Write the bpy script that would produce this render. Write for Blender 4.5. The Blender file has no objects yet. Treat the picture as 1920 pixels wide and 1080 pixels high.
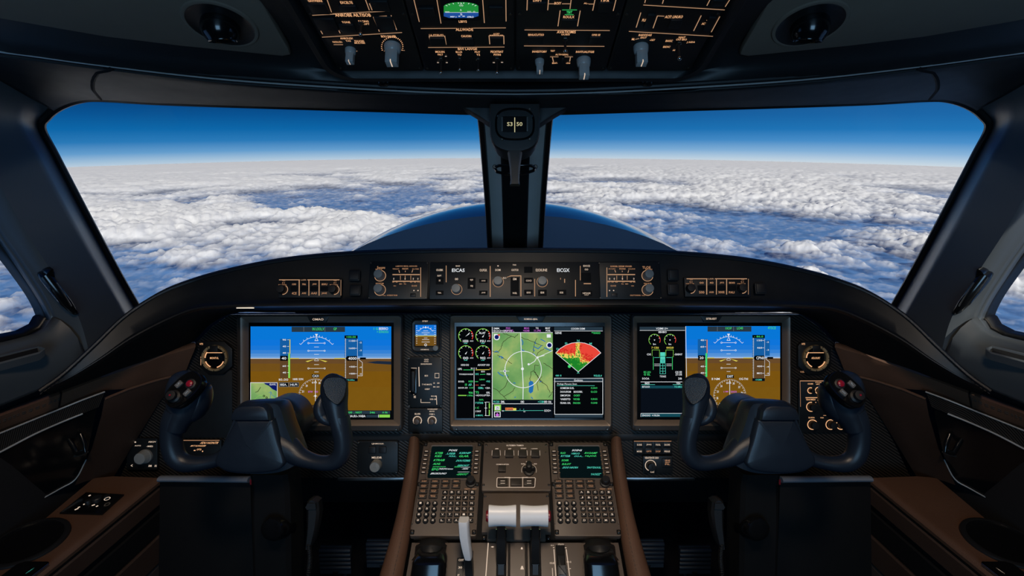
import bpy, math, random
import numpy as np
from math import radians, sin, cos, pi
from mathutils import Vector, Matrix

random.seed(7)
SC = bpy.context.scene
COL = SC.collection

# ------------------------------------------------------------------ camera
F = 1000.0            # focal length in pixels of the 1920 px wide frame
CX, CY = 966.0, 540.0  # the cockpit's centre line passes 6 px right of the middle
S = 1.15              # metres per unit of the depths used below
PITCH = radians(16.86)
CAMZ = 1.38
cp, sp = cos(PITCH), sin(PITCH)
RIGHT = Vector((1, 0, 0)); FWD = Vector((0, cp, -sp)); UP = Vector((0, sp, cp))
CAM = Vector((0, 0, CAMZ))

cd = bpy.data.cameras.new('camera')
cam = bpy.data.objects.new('camera', cd)
COL.objects.link(cam)
cam.location = CAM
cam.rotation_euler = (pi / 2 - PITCH, 0, 0)
cd.sensor_width = 36.0
cd.lens = 36.0 * F / 1920.0
cd.shift_x = -6.0 / 1920.0
cd.clip_start = 0.02
cd.clip_end = 200000.0
SC.camera = cam
SC.view_settings.view_transform = 'Standard'
SC.view_settings.look = 'None'
SC.view_settings.exposure = 0.0
SC.view_settings.gamma = 1.0
SC.view_settings.use_curve_mapping = False
SC.cycles.use_denoising = True
SC.cycles.max_bounces = 6
SC.cycles.diffuse_bounces = 3
SC.cycles.glossy_bounces = 3
SC.cycles.transparent_max_bounces = 12
SC.cycles.sample_clamp_indirect = 4.0
SC.cycles.caustics_reflective = False
SC.cycles.caustics_refractive = False


def W(px, py, w):
    """The point seen at pixel (px, py) of the 1920x1080 photograph, at depth w."""
    w = w * S
    return CAM + RIGHT * ((px - CX) / F * w) + UP * ((CY - py) / F * w) + FWD * w


class Frame:
    """A flat working plane: local x right, y up the plane, z out of it towards the viewer."""
    def __init__(self, o, xa, ya):
        self.o = Vector(o)
        self.x = Vector(xa).normalized()
        self.z = self.x.cross(Vector(ya)).normalized()
        self.y = self.z.cross(self.x)
        m = Matrix((self.x, self.y, self.z)).transposed().to_4x4()
        m.translation = self.o
        self.M = m
        self.Mi = m.inverted()

    def L(self, px, py, h=0.0):
        d = RIGHT * ((px - CX) / F) + UP * ((CY - py) / F) + FWD
        t = (self.o + self.z * h - CAM).dot(self.z) / d.dot(self.z)
        return self.Mi @ (CAM + d * t)

    def at(self, x, y, z=0.0):
        return self.M @ Vector((x, y, z))

    def moved(self, x, y, z=0.0):
        return Frame(self.at(x, y, z), self.x, self.y)


def facing(px, py, w):
    return Frame(W(px, py, w), RIGHT, UP)


class View:
    """Pixel coordinates of an enlarged crop of the photograph, laid onto a frame."""
    def __init__(self, fr, ox=0.0, oy=0.0, s=1.0):
        self.fr, self.ox, self.oy, self.s = fr, ox, oy, s

    def p(self, X, Y, h=0.0):
        q = self.fr.L(self.ox + X / self.s, self.oy + Y / self.s, h)
        return Vector((q.x, q.y))

    def m(self, X, Y):
        return (self.p(X + 1, Y) - self.p(X, Y)).length


def lin(c):
    c = c / 255.0
    return c / 12.92 if c <= 0.04045 else ((c + 0.055) / 1.055) ** 2.4


def rgb(r, g, b):
    return (lin(r), lin(g), lin(b), 1.0)


# ------------------------------------------------------------------ materials
MATS = {}


def newmat(name):
    m = bpy.data.materials.new(name)
    m.use_nodes = True
    m.node_tree.nodes.clear()
    MATS[name] = m
    return m, m.node_tree.nodes, m.node_tree.links


def surf(name, col, rough=0.5, metal=0.0, spec=0.5, var=0.06, vscale=40.0, bump=0.0, bscale=400.0, coat=0.0, cell=False):
    m, n, l = newmat(name)
    out = n.new('ShaderNodeOutputMaterial')
    b = n.new('ShaderNodeBsdfPrincipled')
    tc = n.new('ShaderNodeTexCoord')
    no = n.new('ShaderNodeTexNoise')
    no.inputs['Scale'].default_value = vscale
    no.inputs['Detail'].default_value = 4.0
    l.new(tc.outputs['Object'], no.inputs['Vector'])
    mix = n.new('ShaderNodeMix'); mix.data_type = 'RGBA'
    c = rgb(*col)
    mix.inputs[6].default_value = tuple(x * (1 - var) for x in c[:3]) + (1,)
    mix.inputs[7].default_value = tuple(min(1, x * (1 + var)) for x in c[:3]) + (1,)
    l.new(no.outputs['Fac'], mix.inputs[0])
    l.new(mix.outputs[2], b.inputs['Base Color'])
    mr = n.new('ShaderNodeMapRange')
    mr.inputs['To Min'].default_value = max(0.02, rough - 0.06)
    mr.inputs['To Max'].default_value = min(1, rough + 0.06)
    l.new(no.outputs['Fac'], mr.inputs['Value'])
    l.new(mr.outputs[0], b.inputs['Roughness'])
    b.inputs['Metallic'].default_value = metal
    b.inputs['Specular IOR Level'].default_value = spec
    b.inputs['Coat Weight'].default_value = coat
    b.inputs['Coat Roughness'].default_value = 0.06
    if bump:
        if cell:
            t = n.new('ShaderNodeTexVoronoi'); t.inputs['Scale'].default_value = bscale; o = t.outputs['Distance']
        else:
            t = n.new('ShaderNodeTexNoise'); t.inputs['Scale'].default_value = bscale; t.inputs['Detail'].default_value = 3; o = t.outputs['Fac']
        l.new(tc.outputs['Object'], t.inputs['Vector'])
        bp = n.new('ShaderNodeBump')
        bp.inputs['Strength'].default_value = bump
        bp.inputs['Distance'].default_value = 0.001
        l.new(o, bp.inputs['Height'])
        l.new(bp.outputs['Normal'], b.inputs['Normal'])
    l.new(b.outputs[0], out.inputs[0])
    return m


def glow(name, col, k=1.0, var=0.0, vscale=300.0):
    m, n, l = newmat(name)
    out = n.new('ShaderNodeOutputMaterial')
    e = n.new('ShaderNodeEmission')
    c = rgb(*col)
    e.inputs['Strength'].default_value = k
    tc = n.new('ShaderNodeTexCoord')
    no = n.new('ShaderNodeTexNoise'); no.inputs['Scale'].default_value = vscale
    l.new(tc.outputs['Object'], no.inputs['Vector'])
    mix = n.new('ShaderNodeMix'); mix.data_type = 'RGBA'
    mix.inputs[6].default_value = tuple(x * (1 - var) for x in c[:3]) + (1,)
    mix.inputs[7].default_value = tuple(x * (1 + var) for x in c[:3]) + (1,)
    l.new(no.outputs['Fac'], mix.inputs[0])
    l.new(mix.outputs[2], e.inputs['Color'])
    l.new(e.outputs[0], out.inputs[0])
    m.cycles.emission_sampling = 'NONE'
    return m


BLACK = surf('black_plastic', (23, 24, 26), 0.5, bump=0.06, bscale=900)
DEEP = surf('matt_black', (12, 12, 13), 0.75, spec=0.25)
GLOSS = surf('gloss_black', (14, 15, 17), 0.16, spec=0.6)
SOFT = surf('soft_touch_black_sky_tint', (28, 37, 49), 0.36, bump=0.12, bscale=1200, cell=True)  # blue of the sky's reflection mixed into the black
PANELBLK = surf('panel_black_paint', (19, 22, 24), 0.45, bump=0.08, bscale=1500)
TAUPE = surf('taupe_panel_paint', (90, 78, 69), 0.48, bump=0.06, bscale=1500)
BEZEL_LIT = surf('bezel_lit_bevel', (132, 114, 98), 0.34, metal=0.2)  # bezel colour lightened to stand in for warm lamp light on the bevel
BEZEL = surf('bronze_grey_bezel', (58, 53, 49), 0.38, metal=0.2, bump=0.05, bscale=900)
KEYM = surf('key_taupe', (50, 44, 40), 0.5)
LEATHER = surf('brown_leather', (98, 70, 54), 0.5, bump=0.35, bscale=700, cell=True, var=0.16, vscale=14)
LEATHERDK = surf('dark_brown_leather', (62, 46, 38), 0.52, bump=0.35, bscale=700, cell=True, var=0.16, vscale=14)
HOODLE = surf('black_stitched_leather', (21, 25, 31), 0.4, bump=0.3, bscale=800, cell=True)
THREAD = surf('stitch_thread', (70, 62, 58), 0.8)
LINER = surf('grey_headliner_fabric', (118, 108, 97), 0.9, bump=0.3, bscale=1600, spec=0.2)
LINERDK = surf('dark_headliner_trim', (21, 25, 28), 0.5, bump=0.1, bscale=900)
PILLAR = surf('grey_pillar_trim', (74, 79, 83), 0.32, bump=0.08, bscale=1000, var=0.08, vscale=6)
POSTM = surf('post_trim_cloud_lit', (184, 184, 180), 0.3, bump=0.06, bscale=1000)  # pale grey stands in for bright cloud reflection on the post flanges
RUBBER = surf('window_seal_rubber', (14, 15, 16), 0.4)
CHROME = surf('chrome', (200, 200, 200), 0.14, metal=1.0, var=0.03)
STEEL = surf('satin_steel', (150, 150, 150), 0.3, metal=1.0, var=0.04)
SCREW = surf('screw_metal', (120, 112, 104), 0.35, metal=1.0)
WHITE = surf('white_lever_plastic', (226, 228, 232), 0.38, var=0.02, vscale=20)
KNOBG = surf('grey_knob', (140, 142, 140), 0.45)
KNOBD = surf('dark_grey_knob', (92, 92, 92), 0.42)
KNOBT = surf('smoked_knob', (172, 172, 170), 0.28)
DARKRED = surf('dark_red_button', (120, 26, 36), 0.35)
RED = surf('red_button', (150, 22, 44), 0.3)
FLOORM = surf('dark_carpet', (24, 24, 26), 0.95, bump=0.5, bscale=900, spec=0.1)
HULL = surf('dark_shell_lining', (32, 33, 36), 0.8, spec=0.2)
PAINT = surf('navy_nose_paint', (22, 40, 66), 0.22, coat=0.8, var=0.10, vscale=3.0)
PEDALM = surf('blue_black_pedal', (24, 34, 46), 0.5)
EDGEM = surf('satin_aluminium', (196, 196, 194), 0.34, metal=0.35)
SATIN = surf('satin_dark_edge', (118, 126, 138), 0.3)
FLECK = surf('speckled_console_cloth', (58, 48, 42), 0.8, var=0.5, vscale=500, bump=0.3, bscale=900)

AMB = glow('backlit_amber_legend', (255, 190, 138), 0.95)
AMBD = glow('dim_amber_legend', (208, 152, 112), 0.75)
CREAM = glow('backlit_cream_legend', (240, 214, 190), 0.8)
LINEA = glow('amber_line', (214, 166, 128), 0.72)
GRN = glow('display_green', (70, 230, 120), 0.85)
GRNL = glow('display_lime', (150, 230, 90), 0.8)
CYA = glow('display_cyan', (90, 225, 200), 0.85)
WHT = glow('display_white', (236, 240, 244), 0.95)
GRY = glow('display_grey', (120, 130, 138), 0.8)
MAG = glow('display_magenta', (210, 110, 225), 0.9)
YEL = glow('display_yellow', (235, 220, 90), 0.9)
ORA = glow('display_orange', (240, 130, 60), 0.9)
REDL = glow('display_red', (235, 60, 50), 0.9)
SCRK = glow('screen_black', (5, 7, 10), 1.0)
SCRN = glow('screen_navy', (9, 15, 24), 1.0)
BAR = glow('screen_bar', (38, 54, 66), 1.0)
TEALB = glow('screen_teal_bar', (18, 70, 82), 1.0)
TAPEB = glow('tape_blue', (20, 92, 160), 1.0)
TAPEN = glow('tape_brown', (92, 66, 38), 1.0)
BROWN = [glow('ground_%s' % a, c, 1.0, 0.06, 60) for a, c in zip('abcd', [(102, 72, 40), (112, 78, 26), (120, 82, 16), (120, 84, 18)])]
BLUES = [glow('pfd_blue_%s' % a, c, 1.0) for a, c in zip('abcdef', [(8, 118, 214), (14, 116, 218), (26, 118, 214), (52, 128, 212), (84, 144, 212), (112, 160, 216)])]
WATER = glow('map_water', (36, 108, 176), 1.0)
NAVY = glow('map_navy', (12, 24, 96), 1.0)
MAPLINE = glow('map_road', (52, 52, 34), 1.0)
SHADOWD = glow('terrain_navy', (28, 40, 58), 1.0)


def mapmat():
    m, n, l = newmat('map_green')
    out = n.new('ShaderNodeOutputMaterial'); e = n.new('ShaderNodeEmission')
    tc = n.new('ShaderNodeTexCoord'); no = n.new('ShaderNodeTexNoise')
    no.inputs['Scale'].default_value = 16.0; no.inputs['Detail'].default_value = 8
    r = n.new('ShaderNodeValToRGB')
    r.color_ramp.elements[0].position = 0.3; r.color_ramp.elements[0].color = rgb(92, 146, 84)
    r.color_ramp.elements[1].position = 0.72; r.color_ramp.elements[1].color = rgb(176, 188, 112)
    x = r.color_ramp.elements.new(0.5); x.color = rgb(122, 166, 98)
    l.new(tc.outputs['Object'], no.inputs['Vector']); l.new(no.outputs['Fac'], r.inputs[0])
    l.new(r.outputs[0], e.inputs[0]); l.new(e.outputs[0], out.inputs[0])
    m.cycles.emission_sampling = 'NONE'
    return m


MAPG = mapmat()


def carbonmat(name='carbon_fibre_weave', rot=(0, 0, radians(33)), sc=52.0):
    m, n, l = newmat(name)
    out = n.new('ShaderNodeOutputMaterial'); b = n.new('ShaderNodeBsdfPrincipled')
    tc = n.new('ShaderNodeTexCoord')
    mp = n.new('ShaderNodeMapping'); mp.inputs['Rotation'].default_value = rot
    l.new(tc.outputs['Object'], mp.inputs[0])
    w = n.new('ShaderNodeTexWave'); w.inputs['Scale'].default_value = sc; w.bands_direction = 'Y'
    w.inputs['Distortion'].default_value = 0.25; w.inputs['Detail'].default_value = 1.0
    l.new(mp.outputs[0], w.inputs['Vector'])
    r = n.new('ShaderNodeValToRGB')
    r.color_ramp.elements[0].position = 0.25; r.color_ramp.elements[0].color = rgb(16, 16, 16)
    r.color_ramp.elements[1].position = 0.8; r.color_ramp.elements[1].color = rgb(58, 54, 50)
    l.new(w.outputs['Fac'], r.inputs[0]); l.new(r.outputs[0], b.inputs['Base Color'])
    b.inputs['Roughness'].default_value = 0.42
    bp = n.new('ShaderNodeBump'); bp.inputs['Strength'].default_value = 0.35; bp.inputs['Distance'].default_value = 0.001
    l.new(w.outputs['Fac'], bp.inputs['Height']); l.new(bp.outputs[0], b.inputs['Normal'])
    l.new(b.outputs[0], out.inputs[0])
    return m


CARBON = carbonmat()
CARBON2 = carbonmat('carbon_fibre_inlay', (0.7, 0.5, 0.6), 90.0)


def glassmat(name, tint, gl):
    m, n, l = newmat(name)
    out = n.new('ShaderNodeOutputMaterial')
    t = n.new('ShaderNodeBsdfTransparent'); t.inputs[0].default_value = tint
    g = n.new('ShaderNodeBsdfGlossy'); g.inputs['Roughness'].default_value = 0.02
    fr = n.new('ShaderNodeFresnel'); fr.inputs[0].default_value = 1.3
    mu = n.new('ShaderNodeMath'); mu.operation = 'MULTIPLY'; mu.inputs[1].default_value = gl
    mx = n.new('ShaderNodeMixShader')
    l.new(fr.outputs[0], mu.inputs[0]); l.new(mu.outputs[0], mx.inputs[0])
    l.new(t.outputs[0], mx.inputs[1]); l.new(g.outputs[0], mx.inputs[2]); l.new(mx.outputs[0], out.inputs[0])
    return m


GLASS = glassmat('window_glass', (0.97, 0.985, 0.99, 1), 0.15)


# ------------------------------------------------------------------ mesh builder
def catmull(pts, n):
    """n+1 points, evenly spread by index-length, along a smooth curve through pts."""
    P = [np.array(p, float) for p in pts]
    if len(P) == 2:
        return [tuple(P[0] + (P[1] - P[0]) * i / n) for i in range(n + 1)]
    d = [0.0]
    for a, b in zip(P, P[1:]):
        d.append(d[-1] + max(1e-9, np.linalg.norm((b - a)[:2])) ** 0.8)
    out = []
    for i in range(n + 1):
        t = d[-1] * i / n
        k = 0
        while k < len(P) - 2 and t > d[k + 1]:
            k += 1
        u = (t - d[k]) / (d[k + 1] - d[k])
        p1, p2 = P[k], P[k + 1]
        h = d[k + 1] - d[k]
        def tang(j):
            if j == 0:
                return (P[1] - P[0]) / (d[1] - d[0])
            if j == len(P) - 1:
                return (P[-1] - P[-2]) / (d[-1] - d[-2])
            return (P[j + 1] - P[j - 1]) / (d[j + 1] - d[j - 1])
        m1, m2 = tang(k) * h, tang(k + 1) * h
        out.append(tuple((2 * u**3 - 3 * u**2 + 1) * p1 + (u**3 - 2 * u**2 + u) * m1 + (-2 * u**3 + 3 * u**2) * p2 + (u**3 - u**2) * m2))
    return out


GLY = {}


def glyphs(s):
    if s not in GLY:
        c = bpy.data.curves.new('t', 'FONT')
        c.body = s
        c.resolution_u = 2
        c.offset = 0.012
        o = bpy.data.objects.new('t', c)
        me = o.to_mesh()
        v = np.array([x.co[:] for x in me.vertices], float).reshape(-1, 3)
        f = [tuple(p.vertices) for p in me.polygons]
        o.to_mesh_clear()
        bpy.data.objects.remove(o)
        bpy.data.curves.remove(c)
        if len(v):
            v[:, 0] -= v[:, 0].min(); v[:, 1] -= v[:, 1].min()
            v[:, 0] /= max(1e-6, v[:, 0].max()); v[:, 1] /= max(1e-6, v[:, 1].max())
        GLY[s] = (v, f)
    return GLY[s]


def rrect(x0, y0, x1, y1, r, n=4):
    if x0 > x1: x0, x1 = x1, x0
    if y0 > y1: y0, y1 = y1, y0
    r = max(1e-5, min(r, (x1 - x0) / 2 - 1e-5, (y1 - y0) / 2 - 1e-5))
    out = []
    for cx, cy, a in ((x1 - r, y1 - r, 0), (x0 + r, y1 - r, 90), (x0 + r, y0 + r, 180), (x1 - r, y0 + r, 270)):
        for i in range(n + 1):
            t = radians(a + 90 * i / n)
            out.append((cx + r * cos(t), cy + r * sin(t)))
    return out


def inset(pts, d):
    """A closed outline moved inwards by d (outline counter-clockwise)."""
    n = len(pts)
    A = sum(pts[i][0] * pts[(i + 1) % n][1] - pts[(i + 1) % n][0] * pts[i][1] for i in range(n))
    sg = 1 if A > 0 else -1
    out = []
    for i in range(n):
        p0, p1, p2 = Vector(pts[i - 1]), Vector(pts[i]), Vector(pts[(i + 1) % n])
        e1, e2 = (p1 - p0), (p2 - p1)
        if e1.length < 1e-9: e1 = e2
        if e2.length < 1e-9: e2 = e1
        e1.normalize(); e2.normalize()
        n1, n2 = Vector((-e1.y, e1.x)) * sg, Vector((-e2.y, e2.x)) * sg
        b = n1 + n2
        k = b.dot(n1)
        b = b / k if k > 0.3 else n1
        q = p1 + b * d
        out.append((q.x, q.y))
    return out


class MB:
    def __init__(self, mat=None):
        self.v, self.f, self.mi, self.mats = [], [], [], []
        self.M = None
        self.mat = mat

    def idx(self, mat):
        mat = mat or self.mat
        if mat not in self.mats:
            self.mats.append(mat)
        return self.mats.index(mat)

    def add(self, vs, fs, mat=None):
        b = len(self.v)
        if self.M is not None:
            vs = [self.M @ Vector(v) for v in vs]
        self.v.extend(tuple(v) for v in vs)
        k = self.idx(mat)
        for f in fs:
            self.f.append(tuple(b + i for i in f)); self.mi.append(k)
        return self

    def quad(self, a, b, c, d, mat=None):
        return self.add([a, b, c, d], [(0, 1, 2, 3)], mat)

    def rings(self, rs, mat=None, cap0=False, cap1=True, closed=True):
        """Loft through rings of equally many points."""
        n = len(rs[0]); vs = [p for r in rs for p in r]; fs = []
        m = n if closed else n - 1
        for k in range(len(rs) - 1):
            for i in range(m):
                j = (i + 1) % n
                fs.append((k * n + i, k * n + j, (k + 1) * n + j, (k + 1) * n + i))
        if cap0: fs.append(tuple(reversed(range(n))))
        if cap1: fs.append(tuple((len(rs) - 1) * n + i for i in range(n)))
        return self.add(vs, fs, mat)

    def prism(self, pts, z0, z1, c=0.0, mat=None, cap0=True):
        A = sum(pts[i][0] * pts[(i + 1) % len(pts)][1] - pts[(i + 1) % len(pts)][0] * pts[i][1] for i in range(len(pts)))
        if A < 0: pts = pts[::-1]
        rs = [[(x, y, z0) for x, y in pts]]
        if c > 0:
            q = inset(pts, c * 0.3); q2 = inset(pts, c)
            rs += [[(x, y, z1 - c) for x, y in pts], [(x, y, z1 - c * 0.3) for x, y in q], [(x, y, z1) for x, y in q2]]
        else:
            rs += [[(x, y, z1) for x, y in pts]]
        return self.rings(rs, mat, cap0=cap0)

    def rbox(self, x0, y0, x1, y1, z0, z1, r=0.001, c=0.0005, mat=None, n=3):
        return self.prism(rrect(x0, y0, x1, y1, r, n), z0, z1, c, mat)

    def lathe(self, prof, x=0, y=0, n=24, mat=None, M=None, cap0=False, cap1=True, sx=1.0, sy=1.0):
        rs = [[(x + r * sx * cos(2 * pi * i / n), y + r * sy * sin(2 * pi * i / n), z) for i in range(n)] for r, z in prof]
        if M is not None:
            rs = [[M @ Vector(p) for p in r] for r in rs]
        return self.rings(rs, mat, cap0, cap1)

    def line(self, pts, w, z, mat=None, closed=False):
        pts = [Vector(p[:2]) for p in pts]
        n = len(pts); L, R = [], []
        for i in range(n):
            a = pts[i - 1] if (i > 0 or closed) else pts[i]
            b = pts[(i + 1) % n] if (i < n - 1 or closed) else pts[i]
            e1 = (pts[i] - a); e2 = (b - pts[i])
            if e1.length < 1e-9: e1 = e2
            if e2.length < 1e-9: e2 = e1
            if e1.length < 1e-9: e1 = e2 = Vector((1, 0))
            e1 = e1.normalized(); e2 = e2.normalized()
            n1 = Vector((-e1.y, e1.x)); n2 = Vector((-e2.y, e2.x))
            b_ = n1 + n2
            k = b_.dot(n1)
            b_ = b_ / k if k > 0.4 else n1
            L.append(pts[i] + b_ * w / 2); R.append(pts[i] - b_ * w / 2)
        vs = [(p.x, p.y, z) for p in L] + [(p.x, p.y, z) for p in R]
        fs = [(n + i, n + (i + 1) % n, (i + 1) % n, i) for i in range(n if closed else n - 1)]
        return self.add(vs, fs, mat)

    def arc(self, x, y, r, a0, a1, w, z, mat=None, n=None, sy=1.0):
        n = n or max(4, int(abs(a1 - a0) / 12))
        pts = [(x + r * cos(radians(a0 + (a1 - a0) * i / n)), y + r * sy * sin(radians(a0 + (a1 - a0) * i / n))) for i in range(n + 1)]
        if abs(abs(a1 - a0) - 360) < 1e-6:
            return self.line(pts[:-1], w, z, mat, True)
        return self.line(pts, w, z, mat)

    def disc(self, x, y, r, z, mat=None, n=20, sx=1.0):
        return self.add([(x + r * sx * cos(2 * pi * i / n), y + r * sin(2 * pi * i / n), z) for i in range(n)], [tuple(range(n))], mat)

    def poly(self, pts, z, mat=None):
        A = sum(pts[i][0] * pts[(i + 1) % len(pts)][1] - pts[(i + 1) % len(pts)][0] * pts[i][1] for i in range(len(pts)))
        if A < 0: pts = pts[::-1]
        return self.add([(p[0], p[1], z) for p in pts], [tuple(range(len(pts)))], mat)

    def text(self, s, x0, y0, x1, y1, z, mat=None, shear=0.0):
        v, f = glyphs(s)
        if not len(v): return self
        w, h = x1 - x0, y1 - y0
        return self.add([(x0 + (a + shear * b) * w, y0 + b * h, z) for a, b, _ in v], f, mat)

    def sweep(self, path, mat=None, n=16, cap=True, upv=None):
        """Tube along path of (point, half-width, half-depth); the section's depth axis stays near upv."""
        upv = upv or -FWD
        rs = []
        P = [Vector(p[0]) for p in path]
        for i, (p, a, b) in enumerate(path):
            t = (P[min(i + 1, len(P) - 1)] - P[max(i - 1, 0)]).normalized()
            s_ = t.cross(upv)
            if s_.length < 1e-6: s_ = t.orthogonal()
            s_.normalize()
            d = s_.cross(t).normalized()
            rs.append([P[i] + s_ * (a * cos(2 * pi * k / n)) + d * (b * sin(2 * pi * k / n)) for k in range(n)])
        return self.rings(rs, mat, cap0=cap, cap1=cap)

    def tube(self, pts, r, mat=None, n=8):
        return self.sweep([(p, r, r) for p in pts], mat, n)

    def grid(self, rows, mat=None):
        n = len(rows[0]); vs = [p for r in rows for p in r]
        fs = [(k * n + i, k * n + i + 1, (k + 1) * n + i + 1, (k + 1) * n + i) for k in range(len(rows) - 1) for i in range(n - 1)]
        return self.add(vs, fs, mat)

    # --- the same on a View, in the crop's pixels
    def R(self, V, X0, Y0, X1, Y1, z, mat=None):
        a, b = V.p(X0, Y1), V.p(X1, Y0)
        return self.quad((a.x, a.y, z), (b.x, a.y, z), (b.x, b.y, z), (a.x, b.y, z), mat)

    def T(self, V, s, X0, Y0, X1, Y1, mat=None, z=0.0006, shear=0.0):
        a, b = V.p(X0, Y1), V.p(X1, Y0)
        return self.text(s, a.x, a.y, b.x, b.y, z, mat, shear)

    def Ln(self, V, pts, w, mat=None, z=0.0006, closed=False):
        return self.line([V.p(*p) for p in pts], w * V.m(*pts[0]), z, mat, closed)

    def A(self, V, X, Y, r, a0, a1, w, mat=None, z=0.0006):
        c = V.p(X, Y); k = V.m(X, Y)
        return self.arc(c.x, c.y, r * k, a0, a1, w * k, z, mat)

    def Bx(self, V, X0, Y0, X1, Y1, z0, z1, mat=None, r=2.0, c=0.0006):
        a, b = V.p(X0, Y1), V.p(X1, Y0)
        return self.rbox(a.x, a.y, b.x, b.y, z0, z1, r * V.m(X0, Y0), c, mat)

    def mesh(self, name, smooth=True, angle=38):
        me = bpy.data.meshes.new(name)
        me.from_pydata(self.v, [], self.f)
        for m in self.mats:
            me.materials.append(m)
        me.polygons.foreach_set('material_index', self.mi)
        if smooth:
            me.polygons.foreach_set('use_smooth', [True] * len(me.polygons))
            me.set_sharp_from_angle(angle=radians(angle))
        me.update()
        return me

    def build(self, name, parent=None, world=False, smooth=True, angle=38):
        if parent is not None and world:
            Mi = WM[parent.name].inverted()
            self.v = [tuple(Mi @ Vector(v)) for v in self.v]
        return link(name, self.mesh(name, smooth, angle), parent)


WM = {}


def link(name, data, parent=None, loc=None):
    o = bpy.data.objects.new(name, data)
    COL.objects.link(o)
    M = Matrix()
    if parent is not None:
        o.parent = parent
        M = WM[parent.name].copy()
    if loc is not None:
        o.location = loc
        M = M @ Matrix.Translation(loc)
    WM[o.name] = M
    return o


def tag(o, label, cat, group=None, kind=None):
    o['label'] = label
    o['category'] = cat
    if group: o['group'] = group
    if kind: o['kind'] = kind
    return o


def thing(name, label, cat, fr=None, loc=None, group=None, kind=None):
    o = bpy.data.objects.new(name, None)
    COL.objects.link(o)
    o.empty_display_size = 0.05
    if fr is not None:
        o.matrix_world = fr.M
        WM[o.name] = fr.M.copy()
    else:
        o.location = loc
        WM[o.name] = Matrix.Translation(Vector(loc))
    return tag(o, label, cat, group, kind)


SHARED = {}


def shared(key, fn, name):
    if key not in SHARED:
        SHARED[key] = fn().mesh(name)
    return SHARED[key]


def mir(px):
    return 2 * CX - px

def mirrored(mb):
    o = MB(mb.mat)
    o.v = [(-x, y, z) for x, y, z in mb.v]
    o.f = [tuple(reversed(f)) for f in mb.f]
    o.mi = list(mb.mi); o.mats = list(mb.mats)
    return o


# ------------------------------------------------------------------ sky and sun
wd = bpy.data.worlds.new('sky')
SC.world = wd
wd.use_nodes = True
n, l = wd.node_tree.nodes, wd.node_tree.links
n.clear()
out = n.new('ShaderNodeOutputWorld'); bg = n.new('ShaderNodeBackground')
tc = n.new('ShaderNodeTexCoord'); sep = n.new('ShaderNodeSeparateXYZ')
l.new(tc.outputs['Generated'], sep.inputs[0])
mr = n.new('ShaderNodeMapRange')
mr.inputs['From Min'].default_value = -0.07; mr.inputs['From Max'].default_value = 0.13
l.new(sep.outputs['Z'], mr.inputs['Value'])


def skyramp(stops):
    r = n.new('ShaderNodeValToRGB')
    el = r.color_ramp.elements
    for i, (z, c) in enumerate(stops):
        pos = (z + 0.07) / 0.2
        e = el[i] if i < 2 else el.new(pos)
        e.position = pos; e.color = rgb(*c)
    l.new(mr.outputs[0], r.inputs[0])
    return r


rl = skyramp([(-0.062, (214, 222, 230)), (-0.050, (168, 196, 220)), (-0.038, (104, 160, 208)), (-0.022, (44, 124, 186)),
              (-0.004, (14, 104, 170)), (0.018, (9, 84, 148)), (0.036, (8, 70, 130)), (0.12, (5, 42, 92))])
rr = skyramp([(-0.062, (232, 232, 228)), (-0.050, (196, 214, 230)), (-0.038, (146, 186, 222)), (-0.022, (82, 150, 208)),
              (-0.004, (38, 122, 188)), (0.018, (32, 108, 174)), (0.036, (34, 104, 168)), (0.12, (12, 60, 116))])
mx = n.new('ShaderNodeMix'); mx.data_type = 'RGBA'
m2 = n.new('ShaderNodeMapRange'); m2.inputs['From Min'].default_value = -0.2; m2.inputs['From Max'].default_value = 0.75
l.new(sep.outputs['X'], m2.inputs['Value']); l.new(m2.outputs[0], mx.inputs[0])
l.new(rl.outputs[0], mx.inputs[6]); l.new(rr.outputs[0], mx.inputs[7])
l.new(mx.outputs[2], bg.inputs[0])
bg.inputs[1].default_value = 1.0
l.new(bg.outputs[0], out.inputs[0])

sl = bpy.data.lights.new('sun', 'SUN')
sl.energy = 4.5; sl.angle = radians(1.2); sl.color = (1.0, 0.93, 0.82)
so = bpy.data.objects.new('sun', sl); COL.objects.link(so)
SUN_AZ, SUN_EL = radians(159), radians(34)   # behind the right shoulder
sd = Vector((sin(SUN_AZ) * cos(SUN_EL), cos(SUN_AZ) * cos(SUN_EL), sin(SUN_EL)))
so.rotation_euler = sd.to_track_quat('Z', 'Y').to_euler()

# ------------------------------------------------------------------ sea of clouds (a spherical shell below the aircraft, scale 1:10)
RE, HH = 637100.0, 1000.0


def hash2(ix, iy, k):
    h = (ix * 374761393 + iy * 668265263 + k * 1442695041) & 0xFFFFFFFF
    h = ((h ^ (h >> 13)) * 1274126177) & 0xFFFFFFFF
    h = (h ^ (h >> 16)) & 0xFFFFFFFF
    return h / 4294967296.0


def vnoise(x, y, k):
    ix, iy = np.floor(x).astype(np.int64), np.floor(y).astype(np.int64)
    fx, fy = x - ix, y - iy
    fx = fx * fx * (3 - 2 * fx); fy = fy * fy * (3 - 2 * fy)
    a, b = hash2(ix, iy, k), hash2(ix + 1, iy, k)
    c, d = hash2(ix, iy + 1, k), hash2(ix + 1, iy + 1, k)
    return (a * (1 - fx) + b * fx) * (1 - fy) + (c * (1 - fx) + d * fx) * fy


def fbm(x, y, k, o=4):
    s_, a, t = 0.0, 0.5, 0.0
    for i in range(o):
        s_ = s_ + a * vnoise(x * 2**i + 17.3 * i, y * 2**i - 9.1 * i, k + i); t += a; a *= 0.5
    return s_ / t


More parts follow.
